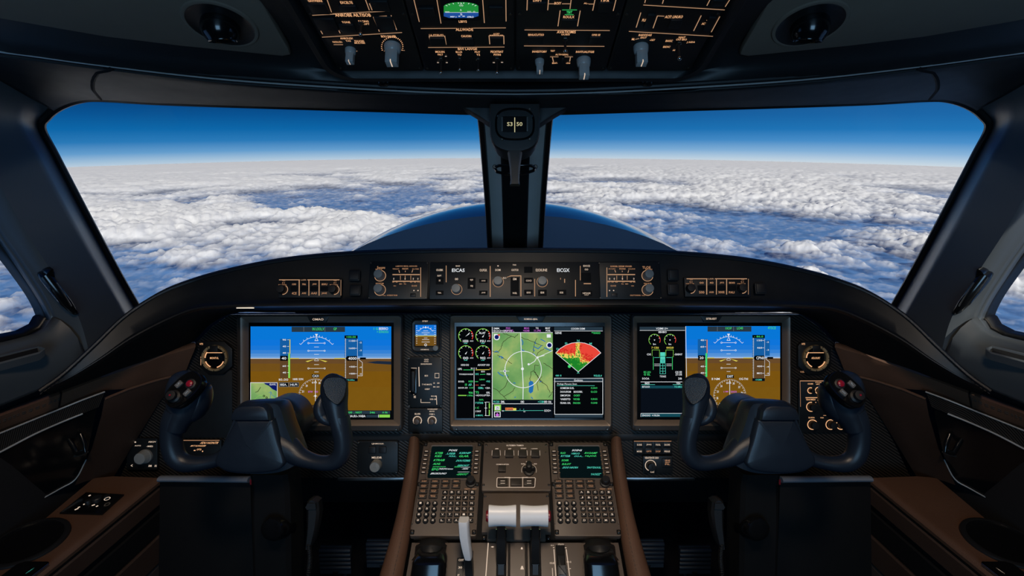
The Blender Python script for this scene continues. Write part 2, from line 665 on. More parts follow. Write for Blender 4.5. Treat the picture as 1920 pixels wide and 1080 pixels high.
def billow(x, y, k):
    """Round bumps: 1 at random feature points falling to 0 between them."""
    ix, iy = np.floor(x).astype(np.int64), np.floor(y).astype(np.int64)
    best = np.full(x.shape, 9.0)
    for dx in (-1, 0, 1):
        for dy in (-1, 0, 1):
            jx, jy = ix + dx, iy + dy
            px = jx + 0.15 + 0.7 * hash2(jx, jy, k); py = jy + 0.15 + 0.7 * hash2(jx, jy, k + 7)
            rr_ = 0.65 + 0.5 * hash2(jx, jy, k + 13)
            best = np.minimum(best, ((x - px) ** 2 + (y - py) ** 2) / rr_)
    return np.sqrt(np.clip(1.0 - best * 1.15, 0, 1))


def cloud_field(x, y):
    x = x - 5000.0; y = y + 12000.0
    wx = x + 90 * (fbm(x / 210, y / 210, 3, 4) - 0.5); wy = y + 90 * (fbm(x / 210 + 40, y / 210, 5, 4) - 0.5)
    cov = fbm(x / 2600, y / 2600, 11, 4)
    reg = fbm(x / 620 + 5, y / 620, 21, 4)
    b1 = billow(wx / 172, wy / 172, 31)
    b2 = billow(wx / 76, wy / 76, 47)
    b3 = billow(wx / 34, wy / 34, 59)
    b4 = fbm(wx / 24, wy / 24, 71, 4) - 0.5
    d = np.sqrt((x + 5000.0) ** 2 + (y - 12000.0) ** 2)
    far = np.clip((d - 7500) / 14000, 0, 1)
    cover = (cov - 0.5) * 1.9 + (reg - 0.5) * 1.5 - 0.09 + 0.65 * far
    p = 0.62 * b1 * b1 + 0.34 * b2 + 0.16 * b3 + 0.22 * b4 + 1.1 * np.clip(cover, -0.5, 0.6) - 0.66
    hgt = 118 * p * (1 - 0.8 * far)
    hgt = np.where(hgt > 0, hgt, 0.5 * hgt)
    dens = np.clip(np.clip((hgt + 14) / 60.0, 0, 1) ** 0.8 + 0.75 * far, 0, 1.3)
    return hgt, dens


def shell(azs, ss, fn):
    A, D = np.meshgrid(azs, ss)
    x, y = D * np.sin(A), D * np.cos(A)
    hgt, dens = fn(x, y)
    th = D / RE
    r = RE + hgt
    X = r * np.sin(th) * np.sin(A); Y = r * np.sin(th) * np.cos(A)
    Z = (RE * (np.cos(th) - 1.0) + hgt * np.cos(th)) - HH + CAMZ
    V = np.stack([X, Y, Z], -1).reshape(-1, 3)
    nr, nc = D.shape
    i = np.arange(nr * nc).reshape(nr, nc)
    Fc = np.stack([i[:-1, :-1], i[:-1, 1:], i[1:, 1:], i[1:, :-1]], -1).reshape(-1, 4)
    return V, Fc, dens.reshape(-1)


def bigmesh(name, V, Fc, dens=None):
    me = bpy.data.meshes.new(name)
    me.vertices.add(len(V)); me.vertices.foreach_set('co', V.astype(np.float32).ravel())
    me.loops.add(Fc.size); me.loops.foreach_set('vertex_index', Fc.astype(np.int32).ravel())
    me.polygons.add(len(Fc)); me.polygons.foreach_set('loop_start', np.arange(0, Fc.size, 4, dtype=np.int32))
    me.update(calc_edges=True)
    me.polygons.foreach_set('use_smooth', np.ones(len(Fc), bool))
    if dens is not None:
        a = me.attributes.new('cloud_cover', 'FLOAT', 'POINT')
        a.data.foreach_set('value', dens.astype(np.float32))
    me.validate()
    return me


def cloudmat():
    m, n, l = newmat('cloud_white')
    out = n.new('ShaderNodeOutputMaterial')
    d = n.new('ShaderNodeBsdfDiffuse'); d.inputs[0].default_value = (0.95, 0.95, 0.95, 1)
    tl = n.new('ShaderNodeBsdfTranslucent'); tl.inputs[0].default_value = (0.9, 0.92, 0.96, 1)
    m1 = n.new('ShaderNodeMixShader'); m1.inputs[0].default_value = 0.22
    l.new(d.outputs[0], m1.inputs[1]); l.new(tl.outputs[0], m1.inputs[2])
    at = n.new('ShaderNodeAttribute'); at.attribute_name = 'cloud_cover'
    tc = n.new('ShaderNodeTexCoord'); no = n.new('ShaderNodeTexNoise')
    no.inputs['Scale'].default_value = 0.012; no.inputs['Detail'].default_value = 5
    l.new(tc.outputs['Object'], no.inputs['Vector'])
    ad = n.new('ShaderNodeMath'); ad.operation = 'MULTIPLY_ADD'
    ad.inputs[1].default_value = 0.6; ad.inputs[2].default_value = -0.28
    l.new(no.outputs['Fac'], ad.inputs[0])
    a2 = n.new('ShaderNodeMath'); a2.operation = 'ADD'; a2.use_clamp = True
    l.new(at.outputs['Fac'], a2.inputs[0]); l.new(ad.outputs[0], a2.inputs[1])
    tr = n.new('ShaderNodeBsdfTransparent')
    m2 = n.new('ShaderNodeMixShader')
    l.new(a2.outputs[0], m2.inputs[0]); l.new(tr.outputs[0], m2.inputs[1]); l.new(m1.outputs[0], m2.inputs[2])
    l.new(m2.outputs[0], out.inputs[0])
    return m


CLOUDM = cloudmat()
az = np.radians(np.linspace(-78, 78, 1250))
ss = 700.0 * (52000.0 / 700.0) ** np.linspace(0, 1, 520)
V_, F_, D_ = shell(az, ss, cloud_field)
me = bigmesh('clouds', V_, F_, D_); me.materials.append(CLOUDM)
tag(link('clouds', me), 'sea of white cumulus clouds far below, reaching to the horizon', 'clouds', kind='stuff')

SEAM = surf('hazy_blue_sea', (88, 134, 190), 0.6, var=0.10, vscale=0.001)
V_, F_, _ = shell(np.radians(np.linspace(-180, 180, 121)), 300.0 * (60000.0 / 300.0) ** np.linspace(0, 1, 60), lambda x, y: (np.full(x.shape, -95.0), x * 0))
me = bigmesh('sea', V_, F_); me.materials.append(SEAM)
tag(link('sea', me), 'hazy blue sea surface showing in the gaps under the clouds', 'sea', kind='stuff')

# ------------------------------------------------------------------ aircraft nose outside the windshield
nose = MB(PAINT)
NY0, NL, NA, NH, NZ = 1.79, 2.3, 0.80, 0.44, CAMZ - 0.725
rs = []
for i in range(33):
    t = i / 32.0
    k = math.sqrt(max(0.0, 1 - (t * 0.999) ** 2))
    yy = NY0 + NL * t
    dz = -0.28 * t * t
    rs.append([(NA * k * cos(a), yy, NZ + dz + NH * k * sin(a)) for a in [2 * pi * j / 64 for j in range(64)]])
nose.rings(rs, cap0=True, cap1=True)
tag(nose.build('aircraft_nose'), 'glossy navy blue aircraft nose cone beyond the windshield', 'aircraft nose')

# ------------------------------------------------------------------ overhead plane (shared by headliner and overhead panel)
_a, _b = W(966, 0, 0.600), W(966, 115, 0.7125)
OVH = Frame(W(966, 60, 0.0 + 0.6 + 0.1125 * 60 / 115 * 0.93), RIGHT, _a - _b)
# put the origin exactly in the plane through the two points
_n = OVH.z
OVH = Frame(_a + (_b - _a) * 0.5, RIGHT, _a - _b)


def onplane(px, py, h=0.0):
    return OVH.M @ OVH.L(px, py, h)


# ------------------------------------------------------------------ shell of the cockpit
def arr(pts):
    return [tuple(p) for p in pts]


N = 60
inner = [(966, 207, .830), (868, 205, .83), (700, 200, .835), (500, 194, .84), (300, 187.5, .855), (190, 181.5, .87), (145, 184, .88), (108, 197, .888),
         (84, 215, .893), (72, 238, .90), (98, 290, .93), (148, 385, .98), (199, 480, 1.04), (236, 546, 1.085), (275, 612, 1.13)]
outer = [(966, 177, .78), (868, 175.5, .78), (700, 168, .777), (430, 150, .765), (200, 124, .745), (60, 105, .725), (0, 97, .715), (-70, 85, .71),
         (-120, 120, .72), (-110, 230, .755), (-42, 365, .80), (0, 437, .83), (52, 512, .87), (97, 588, .91), (112, 660, .93)]


def lerp3(a, b, t):
    return tuple(a[i] + (b[i] - a[i]) * t for i in range(3))


ci, co = [], []
# arc-length resample kept in step: both curves have the same control points
def samp(pts, per=6):
    out = []
    P = [np.array(p, float) for p in pts]
    for k in range(len(P) - 1):
        p0 = P[k - 1] if k else 2 * P[0] - P[1]
        p3 = P[k + 2] if k + 2 < len(P) else 2 * P[-1] - P[-2]
        for i in range(per):
            t = i / per
            out.append(tuple(0.5 * (2 * P[k] + (P[k + 1] - p0) * t + (2 * p0 - 5 * P[k] + 4 * P[k + 1] - p3) * t * t + (3 * P[k] - p0 - 3 * P[k + 1] + p3) * t ** 3)))
    out.append(tuple(P[-1]))
    return out


ci, co = samp(inner), samp(outer)
wi = [W(*p) for p in ci]; wo = [W(*p) for p in co]


def bulge(t, k):
    """0 on the brow, 1 on the pillar."""
    return min(1.0, max(0.0, (k - 44) / 14.0))


rows = []
for s_ in (0.0, 0.03, 0.08, 0.14, 0.20, 0.24, 0.28, 0.36, 0.50, 0.64, 0.74, 0.78, 0.82, 0.90, 0.96, 1.0):
    r = []
    for k, (a, b) in enumerate(zip(wi, wo)):
        p = a.lerp(b, s_)
        q = bulge(s_, k)
        # a soft rounded section: rises quickly off the glass, flat across, dips again at the far edge
        e = min(1.0, s_ / 0.24, (1 - s_) / 0.22); e = e * e * (3 - 2 * e) * 0.35 + e * 0.65
        inward = Vector((0.75, -0.62, -0.12)).normalized()
        p = p + inward * (0.055 * q * e) + (-FWD) * (0.012 * (1 - q) * e)
        r.append(p)
    rows.append(r)
wl = MB(PILLAR)
wl.grid([r[44:] for r in rows])
brow = MB(LINERDK)
brow.grid([r[:45] for r in rows])
# rubber seal round the windshield glass
seal = MB(RUBBER)
seal.tube([p + FWD * 0.006 + (wi[min(i + 1, len(wi) - 1)] - wi[max(0, i - 1)]).cross(FWD).normalized() * 0.0 for i, p in enumerate(wi)], 0.008, n=8)


def both(mb, name, kind='structure', left=None, right=None, cat=None, solid=0.0, suffix=('left', 'right')):
    for sgn, side, lab in ((0, suffix[0], left), (1, suffix[1], right)):
        m = mb if sgn == 0 else mirrored(mb)
        o = m.build(name % side)
        tag(o, lab, cat, kind=kind)
        if solid:
            sm = o.modifiers.new('thickness', 'SOLIDIFY'); sm.thickness = solid; sm.offset = 1 if sgn == 0 else 1
    return


# side window outline (left), in world space: front edge from the photograph, unseen rear edge kept forward to block direct sun
sw_front = [tuple(W(*p)) for p in co[48:84]]
X0 = -0.96
swin = [Vector(wo[k]) for k in range(54, len(wo) - 5)]           # down the front edge
corner = [W(97, 603, .912), W(88, 618, .908), (W(62, 632, .89)), W(0, 646, .84), W(-120, 664, .77)]
bottom_back = [Vector((-0.975, 0.62, CAMZ - 0.375)), Vector((-0.98, 0.56, CAMZ - 0.33))]
top_back = [Vector((-0.965, 0.55, CAMZ - 0.10)), Vector((-0.955, 0.60, CAMZ + 0.02)), Vector((-0.945, 0.70, CAMZ + 0.035)), Vector(W(-110, 150, .73))]
loop = swin + corner + bottom_back + top_back
# deepen: reveal towards the glass
gl = [p + Vector((-0.03, 0.012, 0.0)) for p in loop]
wl.rings([loop, [p + Vector((-0.018, 0.004, 0)) for p in loop]], PILLAR, cap0=False, cap1=False)
wl.rings([[p + Vector((-0.016, 0.004, 0)) for p in loop], [p + Vector((-0.022, 0.008, 0)).lerp(Vector((0, 0, 0)), 0) + (sum(loop, Vector()) / len(loop) - p).normalized() * 0.006 for p in loop], [p + Vector((-0.04, 0.012, 0)) + (sum(loop, Vector()) / len(loop) - p).normalized() * 0.010 for p in loop]], RUBBER, cap0=False, cap1=False)
# ledge below the side window, running down to the leather, and the wall above, behind and below
sill_o = [W(112, 660, .93), corner[0], corner[1], corner[2], corner[3], corner[4], bottom_back[0], bottom_back[1]]
sill_i = [W(152, 672, .955), W(146, 690, .945), W(128, 700, .935), W(75, 722, .905), W(0, 752, .865), W(-130, 800, .79), Vector((-0.90, 0.62, CAMZ - 0.47)), Vector((-0.90, 0.56, CAMZ - 0.46))]
ledge = [[a.lerp(b, t) + Vector((0.02, -0.005, 0.012)) * math.sin(pi * t) for a, b in zip(sill_o, sill_i)] for t in (0, 0.12, 0.3, 0.5, 0.7, 0.86, 0.95, 1)]
wl.grid(ledge, PILLAR)
# plain shell: upper strip, rear, lower
CEILZ = CAMZ + 0.30
wl.grid([[top_back[0], top_back[1], top_back[2], top_back[3], wo[46], wo[42]], [Vector((-0.9, 0.55, CEILZ)), Vector((-0.9, 0.60, CEILZ)), Vector((-0.88, 0.66, CEILZ - 0.02)), Vector((-0.86, 0.70, CEILZ - 0.04)), Vector((-0.84, 0.74, CEILZ - 0.05)), Vector((-0.82, 0.78, CEILZ - 0.06))]], LINERDK)
wl.quad((-0.9, 0.55, CEILZ), (-0.965, 0.55, CAMZ - 0.10), (-0.97, -1.3, CAMZ - 0.10), (-0.9, -1.3, CEILZ), HULL)
wl.quad((-0.965, 0.55, CAMZ - 0.10), (-0.98, 0.56, CAMZ - 0.33), (-1.0, -1.3, CAMZ - 0.33), (-0.97, -1.3, CAMZ - 0.10), HULL)
wl.quad((-0.98, 0.56, CAMZ - 0.33), (-1.02, 0.56, 0.0), (-1.02, -1.3, 0.0), (-1.0, -1.3, CAMZ - 0.33), HULL)
wl.grid([[Vector((-0.98, 0.56, CAMZ - 0.33)), Vector((-0.99, 0.62, CAMZ - 0.375)), Vector((-0.99, 0.9, CAMZ - 0.42)), Vector((-0.99, 1.15, CAMZ - 0.46)), Vector((-0.98, 1.74, CAMZ - 0.62))],
         [Vector((-1.02, 0.56, 0)), Vector((-1.02, 0.62, 0)), Vector((-1.02, 0.9, 0)), Vector((-1.02, 1.2, 0)), Vector((-1.0, 1.74, 0))]], HULL)
both(wl, 'wall_%s', left='grey cockpit side wall and windshield pillar by the pilot in the left seat', right='grey cockpit side wall and windshield pillar on the co-pilot side', cat='wall', solid=0.012)

# brow above the windshield, both halves in one strip
br = MB(LINERDK)
br.v, br.f, br.mi, br.mats = list(brow.v), list(brow.f), list(brow.mi), list(brow.mats)
b2 = mirrored(brow)
k0 = len(br.v); br.v += b2.v; br.f += [tuple(k0 + i for i in f) for f in b2.f]; br.mi += b2.mi
# panel joint grooves in the brow
for sgn in (1, -1):
    g = []
    for k_, r in enumerate(rows):
        f = 30 - 6.3 * (0.0, 0.03, 0.08, 0.14, 0.20, 0.24, 0.28, 0.36, 0.50, 0.64, 0.74, 0.78, 0.82, 0.90, 0.96, 1.0)[k_]
        i0 = int(f); q_ = r[i0].lerp(r[i0 + 1], f - i0)
        g.append(Vector((sgn * q_.x, q_.y, q_.z)) - UP * 0.0006)
    br.tube(g, 0.0012, DEEP, 6)
o = tag(br.build('trim_1'), 'dark moulded brow along the top of the windshield', 'trim', kind='structure')
sm = o.modifiers.new('thickness', 'SOLIDIFY'); sm.thickness = 0.006; sm.offset = -1

# polished strip along the brow
tr = [W(x, y, w - 0.004) for x, y, w in samp(outer[:8], 8)]
tr = [Vector((-p.x, p.y, p.z)) for p in reversed(tr)] + tr[1:]
m = MB(EDGEM); m.tube(tr, 0.0015, n=6)
tag(m.build('trim_2'), 'thin polished metal strip curving along the brow above the windshield', 'trim', kind='structure')
m = MB(LINERDK); m.tube([p + UP * 0.006 - FWD * 0.001 for p in tr], 0.004, n=8)
tag(m.build('trim_3'), 'dark rubber bead just above the polished strip on the brow', 'trim', kind='structure')

# ceiling: from the polished strip up onto the overhead plane and back over the seats
ce = MB(LINERDK)
xs = [-70 + i * 2072 / 48.0 for i in range(49)]
xs = [-420, -200] + xs + [2132, 2352]
yh = lambda x: float(np.interp(min(x, mir(x)), [-70, 0, 200, 430, 545, 620, 760, 966], [25, 38, 72, 96, 108, 128, 150, 158]))
trim_at = {}
oc = samp(outer[:8], 12)
ox = [p[0] for p in oc][::-1]; oy = [p[1] for p in oc][::-1]; ow = [p[2] for p in oc][::-1]
row0 = [W(x, float(np.interp(min(x, mir(x)), ox, oy)) - 1.0, float(np.interp(min(x, mir(x)), ox, ow))) for x in xs]
row2 = [onplane(x, yh(x) + 4, -0.030) for x in xs]
row1 = [a.lerp(b, 0.5) + UP * 0.006 for a, b in zip(row0, row2)]
row3 = [onplane(x, yh(x) - 40, -0.040) for x in xs]
row4 = [Vector((p.x * 1.12, 0.45, CEILZ - 0.02)) for p in row3]
row4 = [Vector((-1.06 + 2.12 * i / 52, 0.40, CEILZ + 0.02 - 0.05 * abs(-1.0 + 2.0 * i / 52) ** 3)) for i in range(53)]
row5 = [Vector((p.x, -1.3, p.z)) for p in row4]
ce.grid([row0, row1, row2, row3, row4, row5])
for i in (8, 44):
    ce.tube([row0[i], row1[i] - UP * 0.001, row2[i]], 0.0014, DEEP, 6)
o = tag(ce.build('ceiling'), 'dark moulded cockpit ceiling above the headliner panels', 'ceiling', kind='structure')
sm = o.modifiers.new('thickness', 'SOLIDIFY'); sm.thickness = 0.006; sm.offset = 1

# floor and the bulkheads
m = MB(FLOORM); m.quad((-1.1, -1.35, 0), (1.1, -1.35, 0), (1.1, 1.76, 0), (-1.1, 1.76, 0)); m.quad((-1.1, -1.35, -0.03), (-1.1, 1.76, -0.03), (1.1, 1.76, -0.03), (1.1, -1.35, -0.03))
tag(m.build('floor'), 'dark carpeted cockpit floor below the pedals', 'floor', kind='structure')
m = MB(HULL)
m.prism([(-1.05, 0), (1.05, 0), (1.05, CAMZ - 0.62), (-1.05, CAMZ - 0.62)], 0, 0.03)
m.v = [(x, 1.72 + z, y) for x, y, z in m.v]
tag(m.build('wall_front'), 'dark forward bulkhead in the footwell behind the pedals', 'wall', kind='structure')
m = MB(HULL)
m.prism([(-1.05, 0), (1.05, 0), (1.05, CEILZ + 0.03), (-1.05, CEILZ + 0.03)], 0, 0.03)
m.v = [(x, -1.3 - z, y) for x, y, z in m.v]
tag(m.build('wall_back'), 'bulkhead behind the seats', 'wall', kind='structure')

# windshield centre post
po = MB(POSTM)
POST_L = [(894, 200, .825), (899, 240, .86), (905, 310, .93), (911, 390, 1.02), (915, 463, 1.11), (918, 520, 1.20)]
FL = ((-1, 0.050), (-1, 0.030), (-.96, 0.022), (-.88, 0.014), (-.60, -0.008), (-.42, -0.020))
rl_, rc_, rr_ = [], [], []
for px, py, w in samp(POST_L, 4):
    a = W(px, py, w); b = W(mir(px), py, w)
    c = (a + b) / 2; hw = (b.x - a.x) / 2
    rl_.append([c + RIGHT * (hw * fx) + FWD * fz for fx, fz in FL])
    rr_.append([c - RIGHT * (hw * fx) + FWD * fz for fx, fz in reversed(FL)])
    rc_.append([c + RIGHT * (hw * fx) + FWD * fz for fx, fz in ((-.44, -.014), (-.42, -.026), (-.38, -.033), (-.30, -.036), (.30, -.036), (.38, -.033), (.42, -.026), (.44, -.014), (.44, .03), (-.44, .03))])
po.grid(rl_); po.grid(rr_)
po.rings(rc_, DEEP, cap0=True)
# dark rubber down both outer edges
for s_ in (-1, 1):
    po.tube([(W(px if s_ < 0 else mir(px), py, w) + RIGHT * (-s_ * 0.004) + FWD * 0.004) for px, py, w in samp(POST_L, 4)], 0.0062, RUBBER)
tag(po.build('trim_4'), 'grey centre post between the two windshield panes', 'trim', kind='structure')
# fillet where the post meets the brow
fi = MB(LINERDK)
for s_ in (1, -1):
    pts = [(866, 203), (880, 209), (900, 221), (922, 236), (925, 176), (866, 176)]
    fr = facing(966, 200, .815)
    q = [fr.L(966 - s_ * (966 - x), y) for x, y in pts]
    fi.M = fr.M
    fi.prism([(p.x, p.y) for p in q], -0.02, 0.006, 0.004)
    fi.M = None
tag(fi.build('trim_5'), 'dark curved fillet joining the centre post to the brow', 'trim', kind='structure')

# windshield panes and side window panes
def pane(pts, off, name, label):
    m = MB(GLASS)
    c = sum(pts, Vector()) / len(pts)
    nrm = (pts[len(pts) // 3] - c).cross(pts[2 * len(pts) // 3] - c).normalized()
    if nrm.y < 0: nrm = -nrm
    a = [p + nrm * off for p in pts]; b = [p + nrm * (off + 0.006) for p in pts]
    ca, cb = c + nrm * off, c + nrm * (off + 0.006)
    k = len(pts)
    vs = a + b + [ca, cb]
    fs = [(i, (i + 1) % k, 2 * k) for i in range(k)] + [(k + (i + 1) % k, k + i, 2 * k + 1) for i in range(k)] + [(i, k + i, k + (i + 1) % k, (i + 1) % k) for i in range(k)]
    m.add(vs, fs)
    return m, name, label


post_in = [W(px + 6, py, w + 0.03) for px, py, w in samp(POST_L, 3)]
side = wi[28:]
for sgn, nm, lab in ((1, 'window_1', 'windshield pane left of the centre post'), (-1, 'window_2', 'windshield pane right of the centre post')):
    m = MB(GLASS)
    rows_ = []
    for k, a in enumerate(side):
        t = k / (len(side) - 1) * (len(post_in) - 1)
        i0 = min(int(t), len(post_in) - 2)
        b = post_in[i0].lerp(post_in[i0 + 1], t - i0)
        rows_.append([a.lerp(b, j / 12) + FWD * 0.012 for j in range(13)])
    top = [p + FWD * 0.012 for p in wi[4:28:2]] + [rows_[0][0]]
    m.grid(rows_)
    m.grid([[p + FWD * 0.006 for p in r] for r in rows_])
    if sgn < 0: m = mirrored(m)
    w_o = tag(m.build(nm), lab, 'window', kind='structure')
    s2 = seal if sgn == 1 else mirrored(seal)
    s2.build('window_seal', w_o, world=True)
for sgn, nm, lab in ((1, 'window_3', 'side window pane beside the left seat'), (-1, 'window_4', 'side window pane beside the right seat')):
    pts = [Vector((p.x * sgn, p.y, p.z)) + Vector((-0.036 * sgn, 0.010, 0)) for p in loop]
    m = MB(GLASS)
    c = sum(pts, Vector()) / len(pts); d = Vector((-0.006 * sgn, 0, 0)); k = len(pts)
    vs = pts + [p + d for p in pts] + [c, c + d]
    m.add(vs, [(i, (i + 1) % k, 2 * k) for i in range(k)] + [(k + (i + 1) % k, k + i, 2 * k + 1) for i in range(k)] + [(i, k + i, k + (i + 1) % k, (i + 1) % k) for i in range(k)])
    tag(m.build(nm), lab, 'window', kind='structure')

# ------------------------------------------------------------------ glareshield
LIP = [(75, 727, .862), (120, 695, .888), (178, 642, .916), (235, 588, .945), (300, 546, .975), (360, 522, .994), (420, 505, .995), (490, 490, .995), (560, 479.5, .995), (660, 471, .995), (760, 467, .995), (860, 465.5, .995), (966, 465, .995)]
LOW = [(78, 733, .870), (128, 712, .892), (190, 676, .916), (250, 636, .938), (315, 602, .960), (370, 581, .972), (430, 576, .972), (500, 575, .972), (580, 574, .972), (670, 573.5, .972), (760, 573, .972), (860, 573, .972), (966, 573, .972)]
UND = [(95, 742, .95), (140, 726, .97), (215, 696, 1.0), (285, 672, 1.04), (355, 645, 1.10), (395, 608, 1.112), (440, 587, 1.112), (510, 586, 1.112), (590, 586, 1.112), (680, 585, 1.112), (770, 585, 1.112), (870, 585, 1.112), (966, 585, 1.112)]


def full(pts, off=Vector((0, 0, 0)), per=6):
    h = [W(*p) + off for p in samp(pts, per)]
    return h[:-1] + [Vector((-p.x, p.y, p.z)) for p in reversed(h)]


lip, low, und = full(LIP), full(LOW), full(UND)
reach = lambda x: 0.42 * max(0.025, min(1.0, (0.83 - abs(x)) / 0.22))
back = [p + FWD * reach(p.x) - UP * 0.012 * reach(p.x) / 0.42 + Vector((-0.05 * p.x * reach(p.x), 0, 0)) for p in lip]
gs = thing('glareshield', 'black padded leather glareshield arching over the instrument panel', 'glareshield', loc=W(966, 520, 1.1))
m = MB(HOODLE)
rows = [back, [p + FWD * 0.03 - UP * 0.003 for p in lip], [p + FWD * 0.012 + UP * 0.0005 for p in lip], [p + FWD * 0.003 + UP * 0.001 for p in lip]]
m.grid(rows)
m.build('deck', gs, True)
m = MB(HOODLE)
f1 = [p - UP * 0.004 for p in lip]
face_rows = [[p + FWD * 0.003 + UP * 0.001 for p in lip], [p - UP * 0.001 - FWD * 0.001 for p in lip], [p - UP * 0.005 - FWD * 0.0015 for p in lip], [a.lerp(b, 0.10) for a, b in zip(lip, low)], [a.lerp(b, 0.2) for a, b in zip(lip, low)], [a.lerp(b, 0.5) for a, b in zip(lip, low)], [a.lerp(b, 0.82) for a, b in zip(lip, low)],
             [a.lerp(b, 0.90) - FWD * 0.004 for a, b in zip(lip, low)], [a.lerp(b, 0.94) - FWD * 0.008 for a, b in zip(lip, low)], [a.lerp(b, 0.985) - FWD * 0.008 for a, b in zip(lip, low)], [p - FWD * 0.004 for p in low], [p + FWD * 0.004 - UP * 0.002 for p in low]]
m.mat = PANELBLK
m.grid(face_rows[2:])
m.mat = HOODLE
m.grid(face_rows[:3])
m.build('fascia', gs, True)
m = MB(DEEP)
m.grid([face_rows[-1], [a.lerp(b, 0.5) + UP * 0.004 for a, b in zip(low, und)], und])
m.build('underside', gs, True)
m = MB(HOODLE)
m.tube([p - UP * 0.006 - FWD * 0.002 for p in lip], 0.0042, n=8)
m.build('piping', gs, True)
m = MB(THREAD)
st = [p - UP * 0.0125 - FWD * 0.0012 for p in lip]
for a, b in zip(st, st[1:]):
    L_ = (b - a).length; k = max(1, int(L_ / 0.007))
    for i in range(k):
        m.tube([a.lerp(b, (i + 0.15) / k), a.lerp(b, (i + 0.75) / k)], 0.0006, n=4)
m.build('stitching', gs, True)
# two slim reading-light strips under its lower edge
for x0, x1, y in ((443, 475, 577.5), (1450, 1481, 575.5)):
    m = MB(glow('light_strip', (255, 236, 214), 1.1) if 'light_strip' not in MATS else MATS['light_strip'])
    fr = facing((x0 + x1) / 2, y, .974)
    m.M = fr.M
    m.rbox(-(x1 - x0) / 2 * .00112, -.0010, (x1 - x0) / 2 * .00112, .0010, -.004, .0, .0009, .0003)
    m.build('reading_light_strip', gs, True)

# ------------------------------------------------------------------ module helpers
def module(name, label, cat, V, X0, Y0, X1, Y1, mat=PANELBLK, thick=0.012, r=6.0, z=0.0, c=0.0008, group=None, screws=0, part='face_plate', sz=0.0024):
    """A faceplate on its own frame centred on the crop rectangle; returns (root, its View)."""
    a, b = V.p(X0, Y1), V.p(X1, Y0)
    fr = V.fr.moved((a.x + b.x) / 2, (a.y + b.y) / 2, z)
    V2 = View(fr, V.ox, V.oy, V.s)
    t = thing(name, label, cat, fr, group=group)
    m = MB(mat)
    m.Bx(V2, X0, Y0, X1, Y1, -thick, 0.0, mat, r, c)
    m.build(part, t)
    if screws:
        a, b = V2.p(X0, Y1), V2.p(X1, Y0)
        d = sz * 1.6
        for x, y in ((a.x + d, a.y + d), (b.x - d, a.y + d), (a.x + d, b.y - d), (b.x - d, b.y - d)):
            screw(t, x, y, sz)
    return t, V2


def screw(t, x, y, r=0.0024, z=0.0):
    def f():
        m = MB(SCREW)
        m.lathe([(r, 0), (r, r * .35), (r * .75, r * .55), (r * .42, r * .5), (r * .38, r * .2), (0.00005, r * .2)], n=14)
        return m
    return link('screw', shared(('screw', round(r, 4)), f, 'screw'), t, (x, y, z))


def button(t, V, X0, Y0, X1, Y1, h=0.004, mat=BLACK, name='push_button', z=0.0, r=0.0012):
    a, b = V.p(X0, Y1), V.p(X1, Y0)
    w_, h_ = round(b.x - a.x, 4), round(b.y - a.y, 4)
    def f():
        m = MB(mat)
        m.rbox(-w_ / 2, -h_ / 2, w_ / 2, h_ / 2, 0, h, r, min(0.0008, h * .4))
        return m
    return link(name, shared(('btn', w_, h_, h, mat.name, r), f, name), t, ((a.x + b.x) / 2, (a.y + b.y) / 2, z))


def knob(t, V, X, Y, rpx, h=0.016, mat=KNOBG, name='rotary_knob', z=0.0, skirt=1.0, n=28, rib=False):
    c = V.p(X, Y); r = round(rpx * V.m(X, Y), 4)
    def f():
        m = MB(mat)
        m.lathe([(r * skirt, 0), (r * skirt, h * .22), (r, h * .32), (r * .96, h * .85), (r * .86, h), (r * .6, h * 1.02), (0.0001, h * 1.03)], n=n)
        if rib:
            m.rbox(-r * .12, -r * .1, r * .12, r * .98, h * .6, h * 1.12, .0004, .0002)
        return m
    return link(name, shared(('knob', r, h, mat.name, skirt, rib), f, name), t, (c.x, c.y, z))


def pointer_knob(t, V, X, Y, rpx, h, mat=KNOBT, name='pointer_knob', ang=0.0):
    """Round skirt with a tall bar grip standing out of the panel."""
    c = V.p(X, Y); r = round(rpx * V.m(X, Y), 4)
    def f():
        m = MB(mat)
        m.lathe([(r, 0), (r, h * .12), (r * .92, h * .3), (r * .80, h * .36), (r * .72, h * .4)], n=28)
        q = [(-r * .70, -r * .5), (r * .70, -r * .5), (r * .70, r * .55), (r * .3, r * .8), (-r * .3, r * .8), (-r * .70, r * .55)]
        m.prism(q, h * .36, h, r * .14)
        m.mat = CREAM
        m.rbox(-r * .06, -r * .3, r * .06, r * .82, h * .9, h * 1.01, .0002, .0001)
        return m
    return link(name, shared(('pk', r, h, mat.name), f, name), t, (c.x, c.y, 0))


def toggle(t, V, X, Y, rpx, h, lean=0.0, name='toggle_switch'):
    c = V.p(X, Y); r = round(rpx * V.m(X, Y), 4)
    def f():
        m = MB(SCREW)
        m.lathe([(r * 1.5, 0), (r * 1.5, r * .5), (r * 1.2, r * .8), (r * .7, r * .9)], n=6)
        m.mat = BLACK
        q = [Vector((0, lean * h * u, h * u)) for u in (0.05, .35, .7, .86)]
        m.sweep([(q[0], r * .5, r * .5), (q[1], r * .55, r * .55), (q[2], r * .7, r * .7), (q[3], r * .8, r * .8)], BLACK, 12, upv=Vector((0, 1, 0)))
        m.mat = CHROME
        e = Vector((0, lean * h * .93, h * .93))
        for k in range(1):
            rs = []
            for i in range(1, 8):
                a = pi * i / 8
                rs.append([(e.x + r * sin(a) * cos(2 * pi * j / 14), e.y + r * sin(a) * sin(2 * pi * j / 14), e.z - r * cos(a)) for j in range(14)])
            m.rings(rs, CHROME, True, True)
        return m
    return link(name, shared(('tg', r, h, lean), f, name), t, (c.x, c.y, 0))


